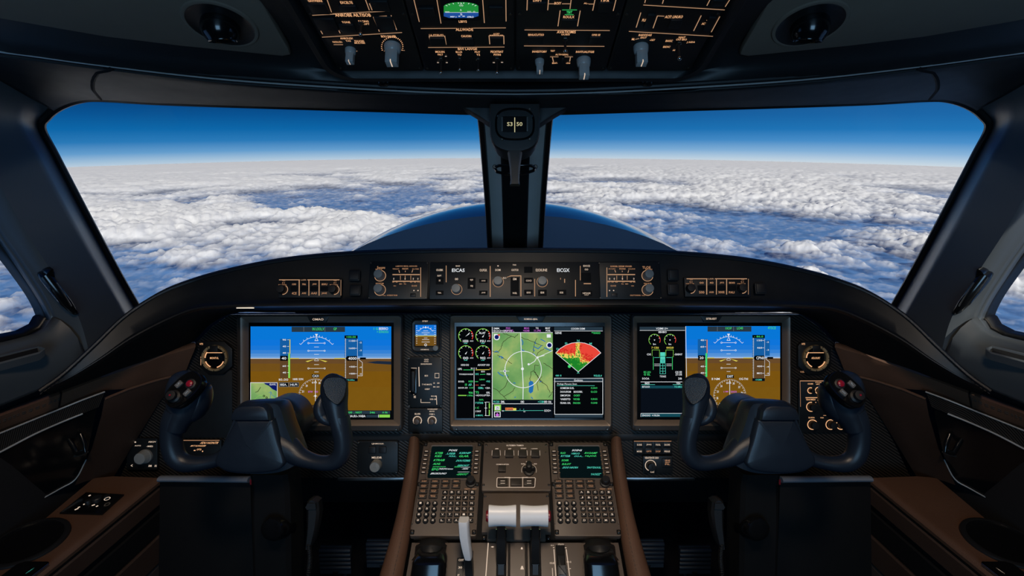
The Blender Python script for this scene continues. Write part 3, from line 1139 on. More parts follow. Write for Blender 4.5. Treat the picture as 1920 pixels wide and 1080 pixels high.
# ------------------------------------------------------------------ controls set into the glareshield fascia
def _gf(px, py):
    """Fascia plane at the middle of the glareshield."""
    k = (py - 465) / 108.0
    return k


_p0 = W(966, 490, .995 - .023 * (490 - 465) / 108)
_p1 = W(966, 556, .995 - .023 * (556 - 465) / 108)
GF = Frame((_p0 + _p1) / 2 - FWD * 0.0095, RIGHT, _p0 - _p1)
GV = View(GF)
G1 = View(GF, 660, 470, 6.0)
G2 = View(GF, 960, 470, 6.0)
G0 = View(GF, 360, 480, 5.3333)


def audio_module(V, flip, label, s):
    """s: the strings; flip: mirror the layout about the module's middle."""
    X = (lambda x: 1840 - x) if flip else (lambda x: x)
    def X2(a, b): return (min(X(a), X(b)), max(X(a), X(b)))
    x0, x1 = X2(178, 862)
    t, v = module('altimeter_setting_panel' if False else 'source_select_panel', label, 'control panel', V, x0, 128, x1, 545, PANELBLK, 0.004, 8, screws=1, sz=0.0016, group='source select panels on the glareshield')
    k = MB(AMBD)
    for cx_, cy_ in ((318, 283), (316, 443)):
        k.A(v, X(cx_), cy_, 62, 0, 360, 7, LINEA)
    def T(st, a, y0, b, y1, mt=AMBD):
        p, q = X2(a, b); k.T(v, st, p, y0, q, y1, mt)
    def LN(pts, w, mt=LINEA): k.Ln(v, [(X(x), y) for x, y in pts], w, mt)
    T(s[0], 282, 176, 374, 204); T(s[1], 262, 206, 340, 220)
    T(s[2], 268, 362, 356, 378)
    T(s[3], 492, 168, 734, 186); T(s[4], 456, 200, 532, 212); T(s[5], 566, 196, 632, 214); T(s[6], 678, 200, 752, 213)
    LN([(456, 270), (764, 270)], 11); LN([(456, 345), (764, 345)], 11)
    LN([(773, 190), (773, 520)], 7)
    for x in (545, 598, 662):
        LN([(x, 282), (x, 330)], 5)
    LN([(528, 220), (536, 250)], 7); LN([(684, 218), (674, 246)], 7); LN([(600, 226), (600, 242)], 6)
    for x in (470, 598, 690, 742):
        T('0', x - 6, 306, x + 6, 328, CREAM)
    for a, b in ((456, 512), (580, 600), (655, 720), (738, 764)): T('II II', a, 350, b, 360)
    T('BO', 534, 368, 564, 382); T('0a', 584, 368, 610, 380); T('GUOE', 670, 388, 732, 404); T('PEX', 468, 392, 498, 402)
    T(s[7], 394, 496, 510, 510); T('TOL', 344, 500, 382, 510); T('MEA', 668, 492, 704, 506)
    for x in (697, 743): T('.', x - 7, 442, x + 7, 456, CREAM)
    k.build('lettering', t)
    knob(t, v, X(318), 283, 54, .020, KNOBG); knob(t, v, X(316), 443, 54, .020, KNOBG)
    button(t, v, *(lambda p: (p[0], 480, p[1], 520))(X2(655, 720)), .002)
    return t


audio_module(G1, False, 'black panel with two grey knobs left of the wide autopilot panel', ['Socuns', 'TMUEOT', 'INGESTIM', 'LAJROW BEIGL AINOCES', 'TEPALAOT', 'FISOPI', 'SUL PAIES', 'INTERENT PROM'])
audio_module(G2, True, 'black panel with two grey knobs right of the wide autopilot panel', ['TLOE', 'SESOBINT', 'UNI NUAL', 'SUNDBIL DEIRIM VINIGER', 'SULANS', 'FIOINI', 'BUI JBIS', 'DILITTORING'])

# the guidance panel in the middle
t, v = module('flight_guidance_panel', 'wide black autopilot control panel in the middle of the glareshield with three grey knobs', 'control panel', G1, 868, 128, 2788, 545, PANELBLK, 0.004, 8)
k = MB(AMBD)
def gt(s, a, y0, b, y1, m=AMBD): k.T(v, s, a, y0, b, y1, m)
for s, a, y0, b, y1 in (('OUIBK', 948, 206, 1026, 230), ('BUPT', 962, 274, 1006, 292), ('IX', 978, 326, 998, 346), ('TEAL', 964, 468, 1006, 482), ('BASI', 1168, 166, 1214, 180),
                        ('00', 1158, 308, 1194, 332), ('0|0', 1328, 320, 1362, 342), ('SIJ', 1332, 388, 1360, 410), ('OUFGK', 1436, 206, 1520, 234), ('AOOS', 1456, 332, 1500, 346), ('JOOE', 1458, 466, 1500, 484),
                        ('M', 1636, 164, 1650, 180), ('DOMI', 1612, 206, 1672, 230), ('TWI', 1806, 154, 1846, 170), ('OOTOI', 1794, 206, 1870, 230), ('EIM', 1812, 308, 1850, 332), ('WOBL', 1806, 468, 1856, 488), ('RO-', 1700, 298, 1740, 318),
                        ('COCI', 1958, 328, 2018, 348), ('EOO', 1966, 462, 2010, 482), ('I2OIUNE', 2068, 204, 2196, 234), ('EII', 2122, 462, 2160, 482), ('EOE', 2338, 462, 2376, 482), ('EOCCE', 2602, 162, 2676, 182), ('OO', 2618, 202, 2656, 222), ('NPOOE', 2596, 470, 2682, 488), ('OOLY', 2614, 492, 2664, 504)):
    gt(s, a, y0, b, y1, CREAM)
gt('EICAS', 1124, 202, 1268, 240, WHT)
gt('EICGX', 2306, 200, 2446, 240, WHT)
for pts, w in (([(1060, 168), (1060, 356)], 7), ([(1555, 174), (1555, 520)], 8), ([(1770, 290), (1790, 284), (1900, 284), (1900, 515)], 9), ([(2055, 318), (2055, 515)], 7),
               ([(2514, 330), (2514, 515)], 8), ([(2568, 172), (2568, 334)], 6), ([(2606, 372), (2688, 372)], 10), ([(1740, 300), (1772, 290)], 6), ([(2392, 318), (2392, 362)], 9), ([(2346, 306), (2346, 326)], 5)):
    k.Ln(v, pts, w, LINEA)
for x, y in ((1178, 436), (1645, 350), (2140, 350)):
    k.A(v, x, y, 60, 0, 360, 5, LINEA)
k.build('lettering', t)
for x, y in ((1175, 436), (1643, 350), (2138, 350)):
    knob(t, v, x, y, 54, .014, KNOBG)
for X0, Y0, X1, Y1 in ((942, 300, 1030, 380), (942, 450, 1030, 500), (1430, 320, 1524, 362), (1430, 450, 1524, 500), (1300, 305, 1390, 430), (1784, 300, 1880, 510), (1936, 305, 2036, 365), (1936, 440, 2036, 500), (1936, 180, 2030, 250), (2094, 440, 2190, 510), (2308, 440, 2410, 500), (2578, 250, 2688, 350), (2578, 450, 2700, 512)):
    button(t, v, X0, Y0, X1, Y1, .0004, DEEP, 'key_switch', r=.0006)
k = None

# small annunciator strips left and right of the guidance controls
def strip(V, label, xs_lab, flip):
    X = (lambda x: x)
    t, v = module('reversion_switch_strip', label, 'control panel', V, 860, 222, 1500, 416, PANELBLK, 0.004, 6, group='switch strips on the glareshield')
    k = MB(AMBD)
    k.Ln(v, [(872, 239), (1080, 239)], 8, LINEA); k.Ln(v, [(1155, 239), (1476, 239)], 8, LINEA); k.T(v, 'LISR', 1090, 234, 1145, 245, LINEA)
    for x, w in ((1073, 9), (1170, 7), (1272, 8), (1490, 4)):
        k.Ln(v, [(x, 239), (x, 396)], w, LINEA)
    for s, a, b, y0, y1 in xs_lab: k.T(v, s, a, y0, b, y1, AMBD)
    for x in (910, 1424):
        k.A(v, x, 338, 48, -90, 60, 7, LINEA)
        k.T(v, 'TOI', x - 8, 244, x + 22, 252); k.T(v, 'C I', x - 8, 262, x + 18, 278); k.T(v, 'PIETSIE', x - 44, 284, x + 36, 292)
    k.build('lettering', t)
    for x in (905, 1418): knob(t, v, x, 338, 44, .013, BLACK)
    for a, b in ((985, 1060), (1085, 1160), (1182, 1262), (1284, 1364)):
        button(t, v, a, 305, b, 352, .0012, DEEP, 'key_switch', r=.0006)


strip(G0, 'small lettered switch strip with two black knobs at the left of the glareshield', [('100', 1002, 1042, 274, 292), ('4CIS', 998, 1048, 362, 386), ('906', 1102, 1140, 274, 292), ('A90', 1098, 1142, 364, 382), ('J00', 1204, 1246, 274, 292), ('AA0', 1190, 1250, 362, 384), ('800U', 1296, 1354, 274, 292), ('JANE', 1296, 1350, 364, 386)], False)
_G0r = View(GF, 1123.7, 478, 5.3333)
strip(_G0r, 'small lettered switch strip with two black knobs at the right of the glareshield', [('00', 1002, 1042, 270, 288), ('500', 998, 1048, 362, 386), ('40', 1102, 1140, 270, 288), ('A00', 1098, 1142, 364, 382), ('J02', 1204, 1246, 270, 288), ('300E', 1190, 1250, 362, 384), ('800', 1296, 1354, 270, 288), ('PAU', 1296, 1350, 364, 386)], True)

for px, py, lab in ((664.5, 516.5, 'upper blank square button left of the two-knob glareshield panel'), (666, 544, 'lower blank square button left of the two-knob glareshield panel'),
                    (1262.5, 515.5, 'upper blank square button right of the two-knob glareshield panel'), (1262.5, 542, 'lower blank square button right of the two-knob glareshield panel'), (1426, 541, 'lone blank square button at the outer end of the right switch strip')):
    fr = GF.moved(*GF.L(px, py)[:2], 0.0)
    t = thing('warning_button', lab, 'button', fr, group='blank square warning buttons on the glareshield')
    m = MB(BLACK); m.rbox(-.0115, -.0115, .0115, .0115, -.004, .0012, .002, .0006); m.build('button_frame', t)
    m = MB(BLACK); m.rbox(-.0096, -.0096, .0096, .0096, .0012, .0040, .0012, .0009); m.build('button_cap', t)

# ------------------------------------------------------------------ instrument panel
IPF = facing(966, 740, 1.115)
IV = View(IPF)
ip = thing('instrument_panel', 'carbon fibre instrument panel across the cockpit under the glareshield', 'instrument panel', IPF)
half = [(966, 589), (430, 590), (398, 612), (361, 650), (335, 690), (300, 745), (255, 830), (224, 896), (966, 896)]
outl = [IV.p(x, y) for x, y in half] + [IV.p(mir(x), y) for x, y in reversed(half[1:-1])]
m = MB(CARBON)
m.prism([(p.x, p.y) for p in outl], -.03, 0.0, .001)
m.build('carbon_board', ip)
for x0, x1, y0, y1, mt in ((634, 762, 893.5, 900.5, STEEL), (1173, 1302, 893.5, 900.5, STEEL)):
    m = MB(mt); m.Bx(IV, x0, y0, x1, y1, 0.0005, .006, mt, 3, .001); m.build('edge_strip', ip)
m = MB(BLACK); m.Bx(IV, 425, 813, 1494, 826, 0.0004, .0018, BLACK, 3, .0005); m.build('lower_rail', ip)
# matt black insert behind the yokes and round the edges
for s_ in (0, 1):
    m = MB(PANELBLK)
    q = [(344, 694), (436, 694), (436, 820), (300, 822), (318, 745)]
    q = [IV.p(mir(x) if s_ else x, y) for x, y in q]
    if not s_:
        m.prism([(p.x, p.y) for p in q], 0.0004, .0016, .0004)
        m.build('blank_cover_plate', ip)


def ringframe(m, V, rects, mat, cap0=True, cap1=True):
    """Rounded rectangles (X0,Y0,X1,Y1,z,r) lofted in order."""
    rs = []
    for X0, Y0, X1, Y1, z, r in rects:
        a, b = V.p(X0, Y1), V.p(X1, Y0)
        rs.append([(x, y, z) for x, y in rrect(a.x, a.y, b.x, b.y, r * V.m(X0, Y0), 5)])
    m.rings(rs, mat, cap0=cap0, cap1=cap1)


def display(label, V, box, logo, name='flight_display', group='large flight displays on the instrument panel'):
    """box = (outer, lit bevel outer, inner, screen) rectangles in crop pixels."""
    o, s_ = box[0], box[-1]
    cx_, cy_ = (s_[0] + s_[2]) / 2, (s_[1] + s_[3]) / 2
    c = V.p(cx_, cy_)
    fr = V.fr.moved(c.x, c.y, 0.001)
    v = View(fr, V.ox, V.oy, V.s)
    t = thing(name, label, 'display screen', fr, group=group)
    m = MB(BEZEL)
    b1, b2, b3 = box[1], box[2], s_
    ringframe(m, v, [o + (0.0, 30), o + (.014, 30), (o[0] + 8, o[1] + 8, o[2] - 8, o[3] - 8, .016, 26), b1 + (.016, 14)], BEZEL, cap1=False)
    m.build('bezel', t)
    m = MB(BEZEL_LIT)
    ringframe(m, v, [b1 + (.0161, 14), (b1[0] + 4, b1[1] + 4, b1[2] - 4, b1[3] - 4, .0156, 12), (b2[0] - 6, b2[1] - 6, b2[2] + 6, b2[3] + 6, .009, 6), b2 + (.0055, 4)], BEZEL_LIT, cap0=False)
    m.build('inner_bevel', t)
    m = MB(GLOSS)
    m.R(v, b2[0] - 2, b2[1] - 2, b2[2] + 2, b2[3] + 2, .0058); m.build('screen_border', t)
    # the maker's tab
    mid, y0, y1, w0, w1, ty0, ty1, tw = logo[1:]
    m = MB(BEZEL)
    q = [v.p(mid - w1 / 2, y0), v.p(mid + w1 / 2, y0), v.p(mid + w0 / 2, y1), v.p(mid - w0 / 2, y1)]
    m.prism([(p.x, p.y) for p in q], .004, .0168, .0012)
    tb = m.build('name_tab', t)
    m = MB(CREAM); m.T(v, logo[0], mid - tw / 2, ty0, mid + tw / 2, ty1, CREAM, .0170); m.build('lettering', tb)
    for x in (o[0] + 60, o[2] - 45):
        y = o[3] - 18 if x > mid else o[3] - 18
        p = v.p(x, y); screw(t, p.x, p.y, .0028, .016)
    return t, v


ZS = .0060


def pfd(m, v, D):
    """Primary flight display picture; D maps the layout of this screen (crop pixels)."""
    x0, y0, x1, y1 = D['rect']; hz = D['hz']; cx_ = D['cx']; k = D['k']
    z = [ZS + .0002 * i for i in range(12)]
    n = len(BLUES)
    ys = [y0, y0 + (hz - y0) * .42, y0 + (hz - y0) * .60, y0 + (hz - y0) * .74, y0 + (hz - y0) * .85, y0 + (hz - y0) * .94, hz]
    for i in range(n): m.R(v, x0, ys[i], x1, ys[i + 1], z[0], BLUES[i])
    ys = [hz, hz + (y1 - hz) * .1, hz + (y1 - hz) * .25, hz + (y1 - hz) * .55, y1]
    for i in range(4): m.R(v, x0, ys[i], x1, ys[i + 1], z[0], BROWN[i])
    m.Ln(v, [(x0, hz), (x1, hz)], 4, WHT, z[1])
    for a, b in D['wing']: m.Ln(v, [(a, hz), (b, hz)], 6, YEL, z[2])
    if D.get('shadow'):
        a = D['shadow']; m.poly([v.p(a, hz + 32), v.p(a + 90, hz + 22), v.p(x1, hz + 26), v.p(x1, hz + 52), v.p(a + 70, hz + 44)], z[1], SHADOWD)
    # header
    a, b, c = D['hdr']
    m.R(v, a, y0 + 2, b, y0 + 46, z[1], BAR)
    for x in c: m.Ln(v, [(x, y0 + 4), (x, y0 + 42)], 3, GRY, z[2])
    for s, X0, X1, Y0, Y1, mt in D['txt']: m.T(v, s, X0, Y0, X1, Y1, mt, z[5])
    # roll arc and pointers
    r = 168 * k; cy_ = hz - 10
    yc = D['arcy'] + r
    m.A(v, cx_, yc, r, 38, 142, 3, WHT, z[2])
    for dg in (38, 52, 63, 74, 82, 98, 106, 117, 128, 142):
        q = 12 if dg in (63, 117, 74, 106) else 14
        m.Ln(v, [(cx_ + r * cos(radians(dg)), yc - r * sin(radians(dg))), (cx_ + (r + q) * cos(radians(dg)), yc - (r + q) * sin(radians(dg)))], 3, WHT, z[2])
    t_ = D['arcy']
    m.poly([v.p(cx_ - 12, t_ - 24), v.p(cx_ + 12, t_ - 24), v.p(cx_, t_ + 2)], z[3], WHT)
    m.Ln(v, [(cx_ - 13, t_ + 32), (cx_ + 13, t_ + 32), (cx_, t_ + 4)], 4, WHT, z[3], True)
    # pitch ladder
    for y, w, e in ((hz - 128, 62, 1), (hz - 96, 20, 0), (hz - 64, 62, 1), (hz - 34, 20, 0), (hz + 20, 18, 0), (hz + 52, 20, 0), (hz + 84, 62, 1), (hz + 114, 18, 0)):
        w *= k
        m.Ln(v, [(cx_ - w, y), (cx_ + w, y)], 3, WHT, z[2])
        if e:
            for s_ in (-1, 1): m.A(v, cx_ + s_ * (w + 6), y, 6, 0, 360, 3, WHT, z[2])
    for s_ in (-1, 1):
        m.poly([v.p(cx_ + s_ * 16, hz + 8), v.p(cx_ + s_ * 92 * k, hz + 24), v.p(cx_ + s_ * 74 * k, hz + 30)], z[3], YEL)
        m.Ln(v, [(cx_, hz + 2), (cx_ + s_ * 20, hz + 14)], 3, WHT, z[3])
    # speed tape
    a, b, ya, yb = D['spd']
    m.R(v, a, ya, b, hz, z[1], TAPEB); m.R(v, a, hz, b, yb, z[1], TAPEN)
    m.R(v, b - 8, ya + 4, b - 1, hz - 40, z[2], D['band'][0]); m.R(v, b - 18, hz - 40, b - 3, yb, z[2], D['band'][1])
    for i, y in enumerate(np.arange(ya + 8, yb, 55)):
        if abs(y - hz) > 40:
            m.T(v, D['spdn'][i % len(D['spdn'])], a + 22, y - 7, a + 52, y + 7, WHT, z[3]); m.Ln(v, [(b - 26, y), (b - 12, y)], 3, WHT, z[3])
    m.R(v, a + 2, hz - 22, b - 22, hz + 20, z[3], SCRK); m.T(v, D['spdv'], a + 14, hz - 12, b - 34, hz + 10, WHT, z[4])
    # altitude tape
    a, b, ya, yb = D['alt']
    m.R(v, a, ya, b, hz, z[1], TAPEB); m.R(v, a, hz, b, yb - 24, z[1], TAPEN); m.R(v, a, yb - 24, b, yb, z[2], SCRN)
    m.Ln(v, [(a + 10, ya), (a + 10, yb - 26)], 2, WHT, z[2]); m.Ln(v, [(b - 1, ya + 32), (b - 1, yb - 26)], 2, WHT, z[2])
    for y in np.arange(ya + 14, yb - 34, 13.5): m.Ln(v, [(a + 2, y), (a + 12, y)], 2, WHT, z[2])
    for i, y in enumerate((ya + 46, ya + 108, hz + 70, hz + 128)):
        m.T(v, D['altn'][i], a + 38, y - 7, b - 22, y + 7, WHT, z[3]); m.Ln(v, [(b - 20, y), (b - 6, y)], 3, WHT, z[3])
    m.R(v, a, ya, b, ya + 26, z[3], SCRK); m.T(v, D['altt'], a + 14, ya + 6, b - 14, ya + 20, GRN, z[4])
    m.poly([v.p(a + 8, hz), v.p(a + 24, hz - 20), v.p(b - 4, hz - 20), v.p(b - 4, hz + 20), v.p(a + 24, hz + 20)], z[4], SCRK)
    m.T(v, D['altv'], a + 32, hz - 12, b - 8, hz + 12, WHT, z[5]); m.T(v, D['altb'], a + 22, yb - 18, b - 26, yb - 6, CYA, z[4])
    # vertical speed
    m.R(v, b + 1, ya + 44, b + 42, hz - 18, z[1], TAPEB)
    m.Ln(v, [(b + 8, hz + 8), (b + 40, hz + 34), (b + 40, hz + 146), (b + 2, hz + 146)], 3, WHT, z[2])
    m.R(v, b + 20, hz - 8, b + 70, hz + 8, z[3], SCRK)
    for i, y in enumerate((ya + 60, ya + 126, hz + 74, hz + 130)): m.T(v, '-%d' % (2 + i % 3), b + 14, y - 6, b + 34, y + 6, WHT, z[3])
    # compass rose
    X, Y, r = D['rose']
    for i in range(72):
        a = 2 * pi * i / 72; q = 16 if i % 2 == 0 else 9
        m.Ln(v, [(X + r * cos(a), Y + r * sin(a)), (X + (r - q) * cos(a), Y + (r - q) * sin(a))], 3, WHT, z[2])
    for i, s in enumerate('3 6 E 12 15 S 21 24 W 30 33 N'.split()):
        a = 2 * pi * (i + .6) / 12
        q = r - 32
        m.T(v, s, X + q * cos(a) - 8, Y + q * sin(a) - 9, X + q * cos(a) + 8, Y + q * sin(a) + 9, WHT, z[3])
    m.Ln(v, [(X, Y - r + 18), (X, Y + r - 18)], 4, WHT, z[3])
    m.Ln(v, [(X - 10, Y - r + 36), (X + 10, Y - r + 36), (X, Y - r + 14)], 3, WHT, z[3], True)
    m.poly([v.p(X, Y - 14), v.p(X + 5, Y), v.p(X + 19, Y + 6), v.p(X + 5, Y + 6), v.p(X + 2, Y + 20), v.p(X - 2, Y + 20), v.p(X - 5, Y + 6), v.p(X - 19, Y + 6), v.p(X - 5, Y)], z[4], WHT)
    for a_, b_, s in D['mag']: m.T(v, s, a_, Y - 38, b_, Y - 24, MAG, z[4])
    m.R(v, X - 30, Y - r - 36, X + 34, Y - r - 8, z[4], SCRK); m.T(v, D['hdg'], X - 24, Y - r - 32, X + 28, Y - r - 12, WHT, z[5])


# --- the display in front of the left yoke
A0 = View(facing(604, 695, 1.10), 440, 580, 4.5)
t, v = display('large flight display behind the left yoke showing blue sky, brown ground and a small map', A0, [(45, 45, 1425, 1015), (78, 58, 1410, 968), (130, 112, 1345, 925), (145, 143, 1326, 910)],
               ('OMAO', 725, 52, 106, 130, 190, 72, 90, 92))
m = MB(SCRK)
pfd(m, v, dict(rect=(145, 143, 1326, 848), hz=411, cx=699, k=1.0, wing=[(478, 552), (848, 945)], shadow=1120, hdr=(490, 938, (592, 770)),
    txt=[('IN LOOL.V', 666, 764, 152, 176, GRN), ('GP', 842, 870, 152, 174, GRN), ('1 G', 1180, 1216, 152, 172, GRN), ('BEIRRO', 1224, 1300, 150, 172, WHT), ('> SONOOU', 1206, 1304, 178, 198, GRN), ('IIO..OO', 384, 462, 580, 598, WHT), ('HAR1 SON', 502, 588, 576, 594, WHT)],
    arcy=230, spd=(392, 480, 247, 576), band=(YEL, GRNL), spdn=['90', '40', '40', '40', '60', '40'], spdv='40',
    alt=(934, 1044, 218, 604), altn=['1100', '1600', '+000', '+000'], altt='+00.00', altv='4000', altb='10.00u', rose=(690, 722, 142), mag=[(630, 668, 'BTW'), (684, 712, 'OO')], hdg='CA31'))
z1, z2, z3 = ZS + .0012, ZS + .0014, ZS + .0016
# inset map
m.R(v, 145, 612, 373, 800, z1, WHT); m.R(v, 149, 616, 369, 800, z1 + .0001, MAPG)
m.poly([v.p(258, 616), v.p(369, 616), v.p(369, 686), v.p(330, 668), v.p(300, 640), v.p(270, 628)], z2, NAVY)
m.T(v, 'GLAVIL', 306, 622, 360, 636, WHT, z3)
for pts in ([(186, 694), (206, 690), (222, 668), (232, 650)], [(206, 690), (212, 684)]): m.Ln(v, pts, 4, SCRK, z2)
for pts in ([(300, 700), (318, 690), (330, 720), (352, 730), (362, 760)], [(318, 690), (312, 740), (340, 770)]): m.Ln(v, pts, 3, WATER, z2)
for pts in ([(160, 770), (220, 720), (260, 725), (300, 790)], [(230, 790), (262, 730)]): m.Ln(v, pts, 2, GRNL, z2)
for x, y in ((260, 726), (282, 740)): m.A(v, x, y, 7, 0, 360, 5, SCRK, z3)
for X0, X1, s in ((386, 466, 'IIIEA.'), (472, 552, 'HI.PI')):
    m.R(v, X0, 612, X1, 650, z1, GRY); m.R(v, X0 + 3, 615, X1 - 3, 647, z2, SCRK); m.T(v, s, X0 + 10, 622, X1 - 14, 640, WHT, z3)
m.R(v, 145, 848, 1326, 910, z1, SCRK); m.R(v, 945, 850, 1318, 876, z2, BAR)
for s, a, b, y0, y1, mt in (('200', 960, 1000, 856, 872, GRN), ('.. NIOT', 1012, 1082, 856, 872, GRN), ('346', 1148, 1190, 856, 872, GRN), ('A 06', 1252, 1296, 856, 872, GRN), ('1/0BA.0U-.VABA', 950, 1112, 884, 904, WHT), ('nw', 578, 602, 888, 904, WHT), ('P EIS', 646, 690, 886, 904, WHT)):
    m.T(v, s, a, y0, b, y1, mt, z3)
m.R(v, 1118, 884, 1216, 906, z2, BAR); m.R(v, 1226, 882, 1316, 906, z2, GRNL); m.Ln(v, [(1220, 882), (1220, 906)], 4, WHT, z3)
m.build('screen', t)

# --- the centre display
B0 = View(facing(995, 695, 1.10), 740, 580, 4.5)
t, v = display('large centre display showing engine dials, a green map and a red weather radar fan', B0, [(470, 45, 1826, 1012), (478, 56, 1814, 970), (508, 112, 1768, 928), (522, 143, 1764, 914)], ('ROMING AJEAL', 1148, 52, 104, 190, 250, 72, 90, 112))
m = MB(SCRK)
C = lambda x: x + 260 * 4.5
m.R(v, 522, 143, 1764, 914, ZS, SCRK)
z1, z2, z3, z4, z5 = [ZS + .0003 * i for i in range(1, 6)]
for X, Y, s, s2 in ((602, 222, '1EE0', ''), (746, 222, 'FSU', ''), (602, 364, '00', 'AO'), (746, 364, '902', '900')):
    m.A(v, X, Y, 60, 40, 230, 5, GRNL, z1); m.A(v, X, Y, 60, -28, 40, 6, REDL, z1)
    for a in (0, 20, 60, 90, 130, 170, 210): m.Ln(v, [(X + 60 * cos(radians(a)), Y - 60 * sin(radians(a))), (X + 48 * cos(radians(a)), Y - 48 * sin(radians(a)))], 4, WHT, z1)
    m.T(v, s, X - 24, Y + 34, X + 22, Y + 54, WHT, z2); m.T(v, 'AOO', X + 34, Y + 38, X + 64, Y + 48, WHT, z2)
    m.T(v, 'DIM', X - 14, Y + 58, X + 12, Y + 66, CYA, z2)
    m.poly([v.p(X - 4, Y + 6), v.p(X + 34, Y - 30), v.p(X + 28, Y - 14)], z2, WHT) if Y < 300 and X < 700 else m.poly([v.p(X - 8, Y + 10), v.p(X + 12, Y - 12), v.p(X + 2, Y + 12)], z2, WHT)
m.T(v, 'ALAF', 712, 188, 766, 206, WHT, z2)
for s, a, b, y0, y1, mt in (('HOO OO', 562, 628, 458, 474, WHT), ('AOOOY OO', 702, 802, 458, 474, WHT), ('LEFS.', 536, 572, 492, 508, WHT), ('20', 644, 660, 488, 500, WHT), ('0', 686, 694, 488, 500, WHT), ('Y', 802, 812, 492, 508, YEL),
                            ('TYOORGOOOUR.M', 546, 662, 538, 550, WHT), ('BYE', 684, 710, 536, 550, CYA), ('BOO', 732, 762, 514, 528, WHT), ('FSIS', 778, 810, 536, 550, WHT), ('BOOE-', 540, 590, 598, 612, WHT), ('HG0', 626, 662, 596, 612, GRN),
                            ('LENO', 718, 762, 582, 594, GRN), ('=FNE', 774, 806, 596, 612, CYA), ('19', 596, 612, 622, 642, GRN), ('AP.', 624, 656, 622, 642, CYA), ('BOOP..SO', 540, 618, 652, 664, WHT), ('R.=00', 634, 664, 652, 664, GRN), ('00Mu', 706, 750, 650, 668, CYA), ('+20A', 764, 806, 652, 666, WHT),
                            ('906', 626, 662, 690, 708, GRN), ("'75", 680, 712, 686, 706, GRN), ('GRL', 774, 806, 690, 706, WHT), ('1996', 618, 662, 716, 730, GRN), ('=ADOO,UPTIEA', 684, 806, 714, 730, WHT),
                            ('BGTL', 716, 752, 752, 764, GRN), ('P OTIAB', 684, 748, 776, 792, CYA), ('1 C', 684, 712, 818, 834, GRN), ('S SNT', 684, 730, 848, 862, WHT), ('A MAIVL', 684, 748, 882, 896, CYA)):
    m.T(v, s, a, y0, b, y1, mt, z2)
for pts, w, mt in (([(582, 507), (664, 507)], 4, GRN), ([(684, 507), (800, 505)], 5, YEL), ([(672, 488), (672, 908)], 4, WHT), ([(684, 635), (710, 635)], 4, REDL), ([(728, 635), (764, 635)], 3, WHT), ([(538, 722), (608, 722)], 8, GRNL), ([(722, 546), (766, 544)], 4, GRN), ([(680, 606), (706, 606)], 4, GRN),
                   ([(760, 780), (770, 780), (770, 890), (762, 892)], 4, WHT), ([(760, 828), (782, 828)], 4, WHT), ([(800, 786), (800, 832)], 9, GRNL), ([(800, 842), (800, 890)], 9, GRNL), ([(770, 778), (802, 778)], 3, WHT), ([(770, 892), (802, 892)], 3, WHT), ([(824, 148), (824, 910)], 5, WHT)):
    m.Ln(v, pts, w, mt, z1)
# map page
mx0, mx1, my0, my1 = 828, C(162), 196, 758
m.R(v, mx0, my0, mx1, my1, z1, MAPG)
m.R(v, mx0, 146, mx1, 194, z1, SCRN); m.Ln(v, [(mx0, 194), (mx1, 194)], 4, WHT, z2)
for s, a, b, y0, y1, mt in (('SMM', 836, 882, 152, 166, WHT), ('POO', 940, 976, 150, 164, MAG), ('EOO=0OTS ..', 836, 1010, 172, 188, WHT), ('O7OIS', 930, 1000, 170, 186, MAG), ('=OO00', 1084, 1136, 170, 186, MAG), ('MOO', 1092, 1134, 150, 164, MAG), ('TG', 1188, 1212, 150, 164, WHT), ('11.7N', 1176, 1230, 170, 186, MAG), ('MAF', C(100), C(140), 150, 164, WHT), ('FOIL', C(104), C(144), 170, 186, WHT)):
    m.T(v, s, a, y0, b, y1, mt, z2)
rd = random.Random(4)
for pts in ([(900, 330), (905, 290), (940, 250), (980, 225), (1010, 235), (1040, 205)], [(980, 225), (930, 205), (910, 200)], [(1060, 232), (1120, 255), (1190, 280), (1250, 305)], [(828, 350), (870, 360), (900, 330)], [(870, 385), (930, 420), (990, 455)],
            [(830, 655), (880, 690), (920, 730), (945, 755)], [(880, 690), (940, 640), (960, 560)], [(920, 730), (990, 690), (1015, 655)], [(1140, 600), (1150, 530), (1175, 510), (1180, 470), (1215, 470)], [(1180, 520), (1210, 570), (1250, 620)], [(1165, 370), (1175, 290), (1200, 240)],
            [(C(20), 400), (C(40), 360), (C(90), 330)], [(C(5), 520), (C(60), 600), (C(110), 640), (C(140), 700)], [(C(80), 450), (C(120), 470), (C(160), 500)], [(C(70), 560), (C(30), 610), (C(40), 680)], [(C(130), 735), (C(162), 690)]):
    q = []
    for a, b in zip(pts, pts[1:]):
        for i in range(4): q.append((a[0] + (b[0] - a[0]) * i / 4 + rd.uniform(-4, 4), a[1] + (b[1] - a[1]) * i / 4 + rd.uniform(-4, 4)))
    q.append(pts[-1]); m.Ln(v, q, 4, MAPLINE, z2)
for pts in ([(840, 360), (860, 350), (880, 362)], [(880, 400), (900, 395), (915, 405), (898, 412)], [(870, 525), (890, 545), (920, 560)], [(940, 545), (955, 560)], [(1070, 250), (1082, 275), (1078, 300)], [(1165, 330), (1180, 350)], [(C(0), 310), (C(40), 330), (C(70), 300)], [(C(90), 320), (C(150), 350)], [(1000, 615), (1020, 620)], [(1150, 735), (1165, 750)], [(1010, 740), (1022, 735)], [(1220, 610), (1240, 600)], [(C(0), 370), (C(24), 400)], [(1060, 320), (1080, 345), (1095, 345)], [(C(60), 250), (C(100), 270)], [(C(20), 290), (C(10), 270)]):
    m.Ln(v, pts, 7, WATER, z2)
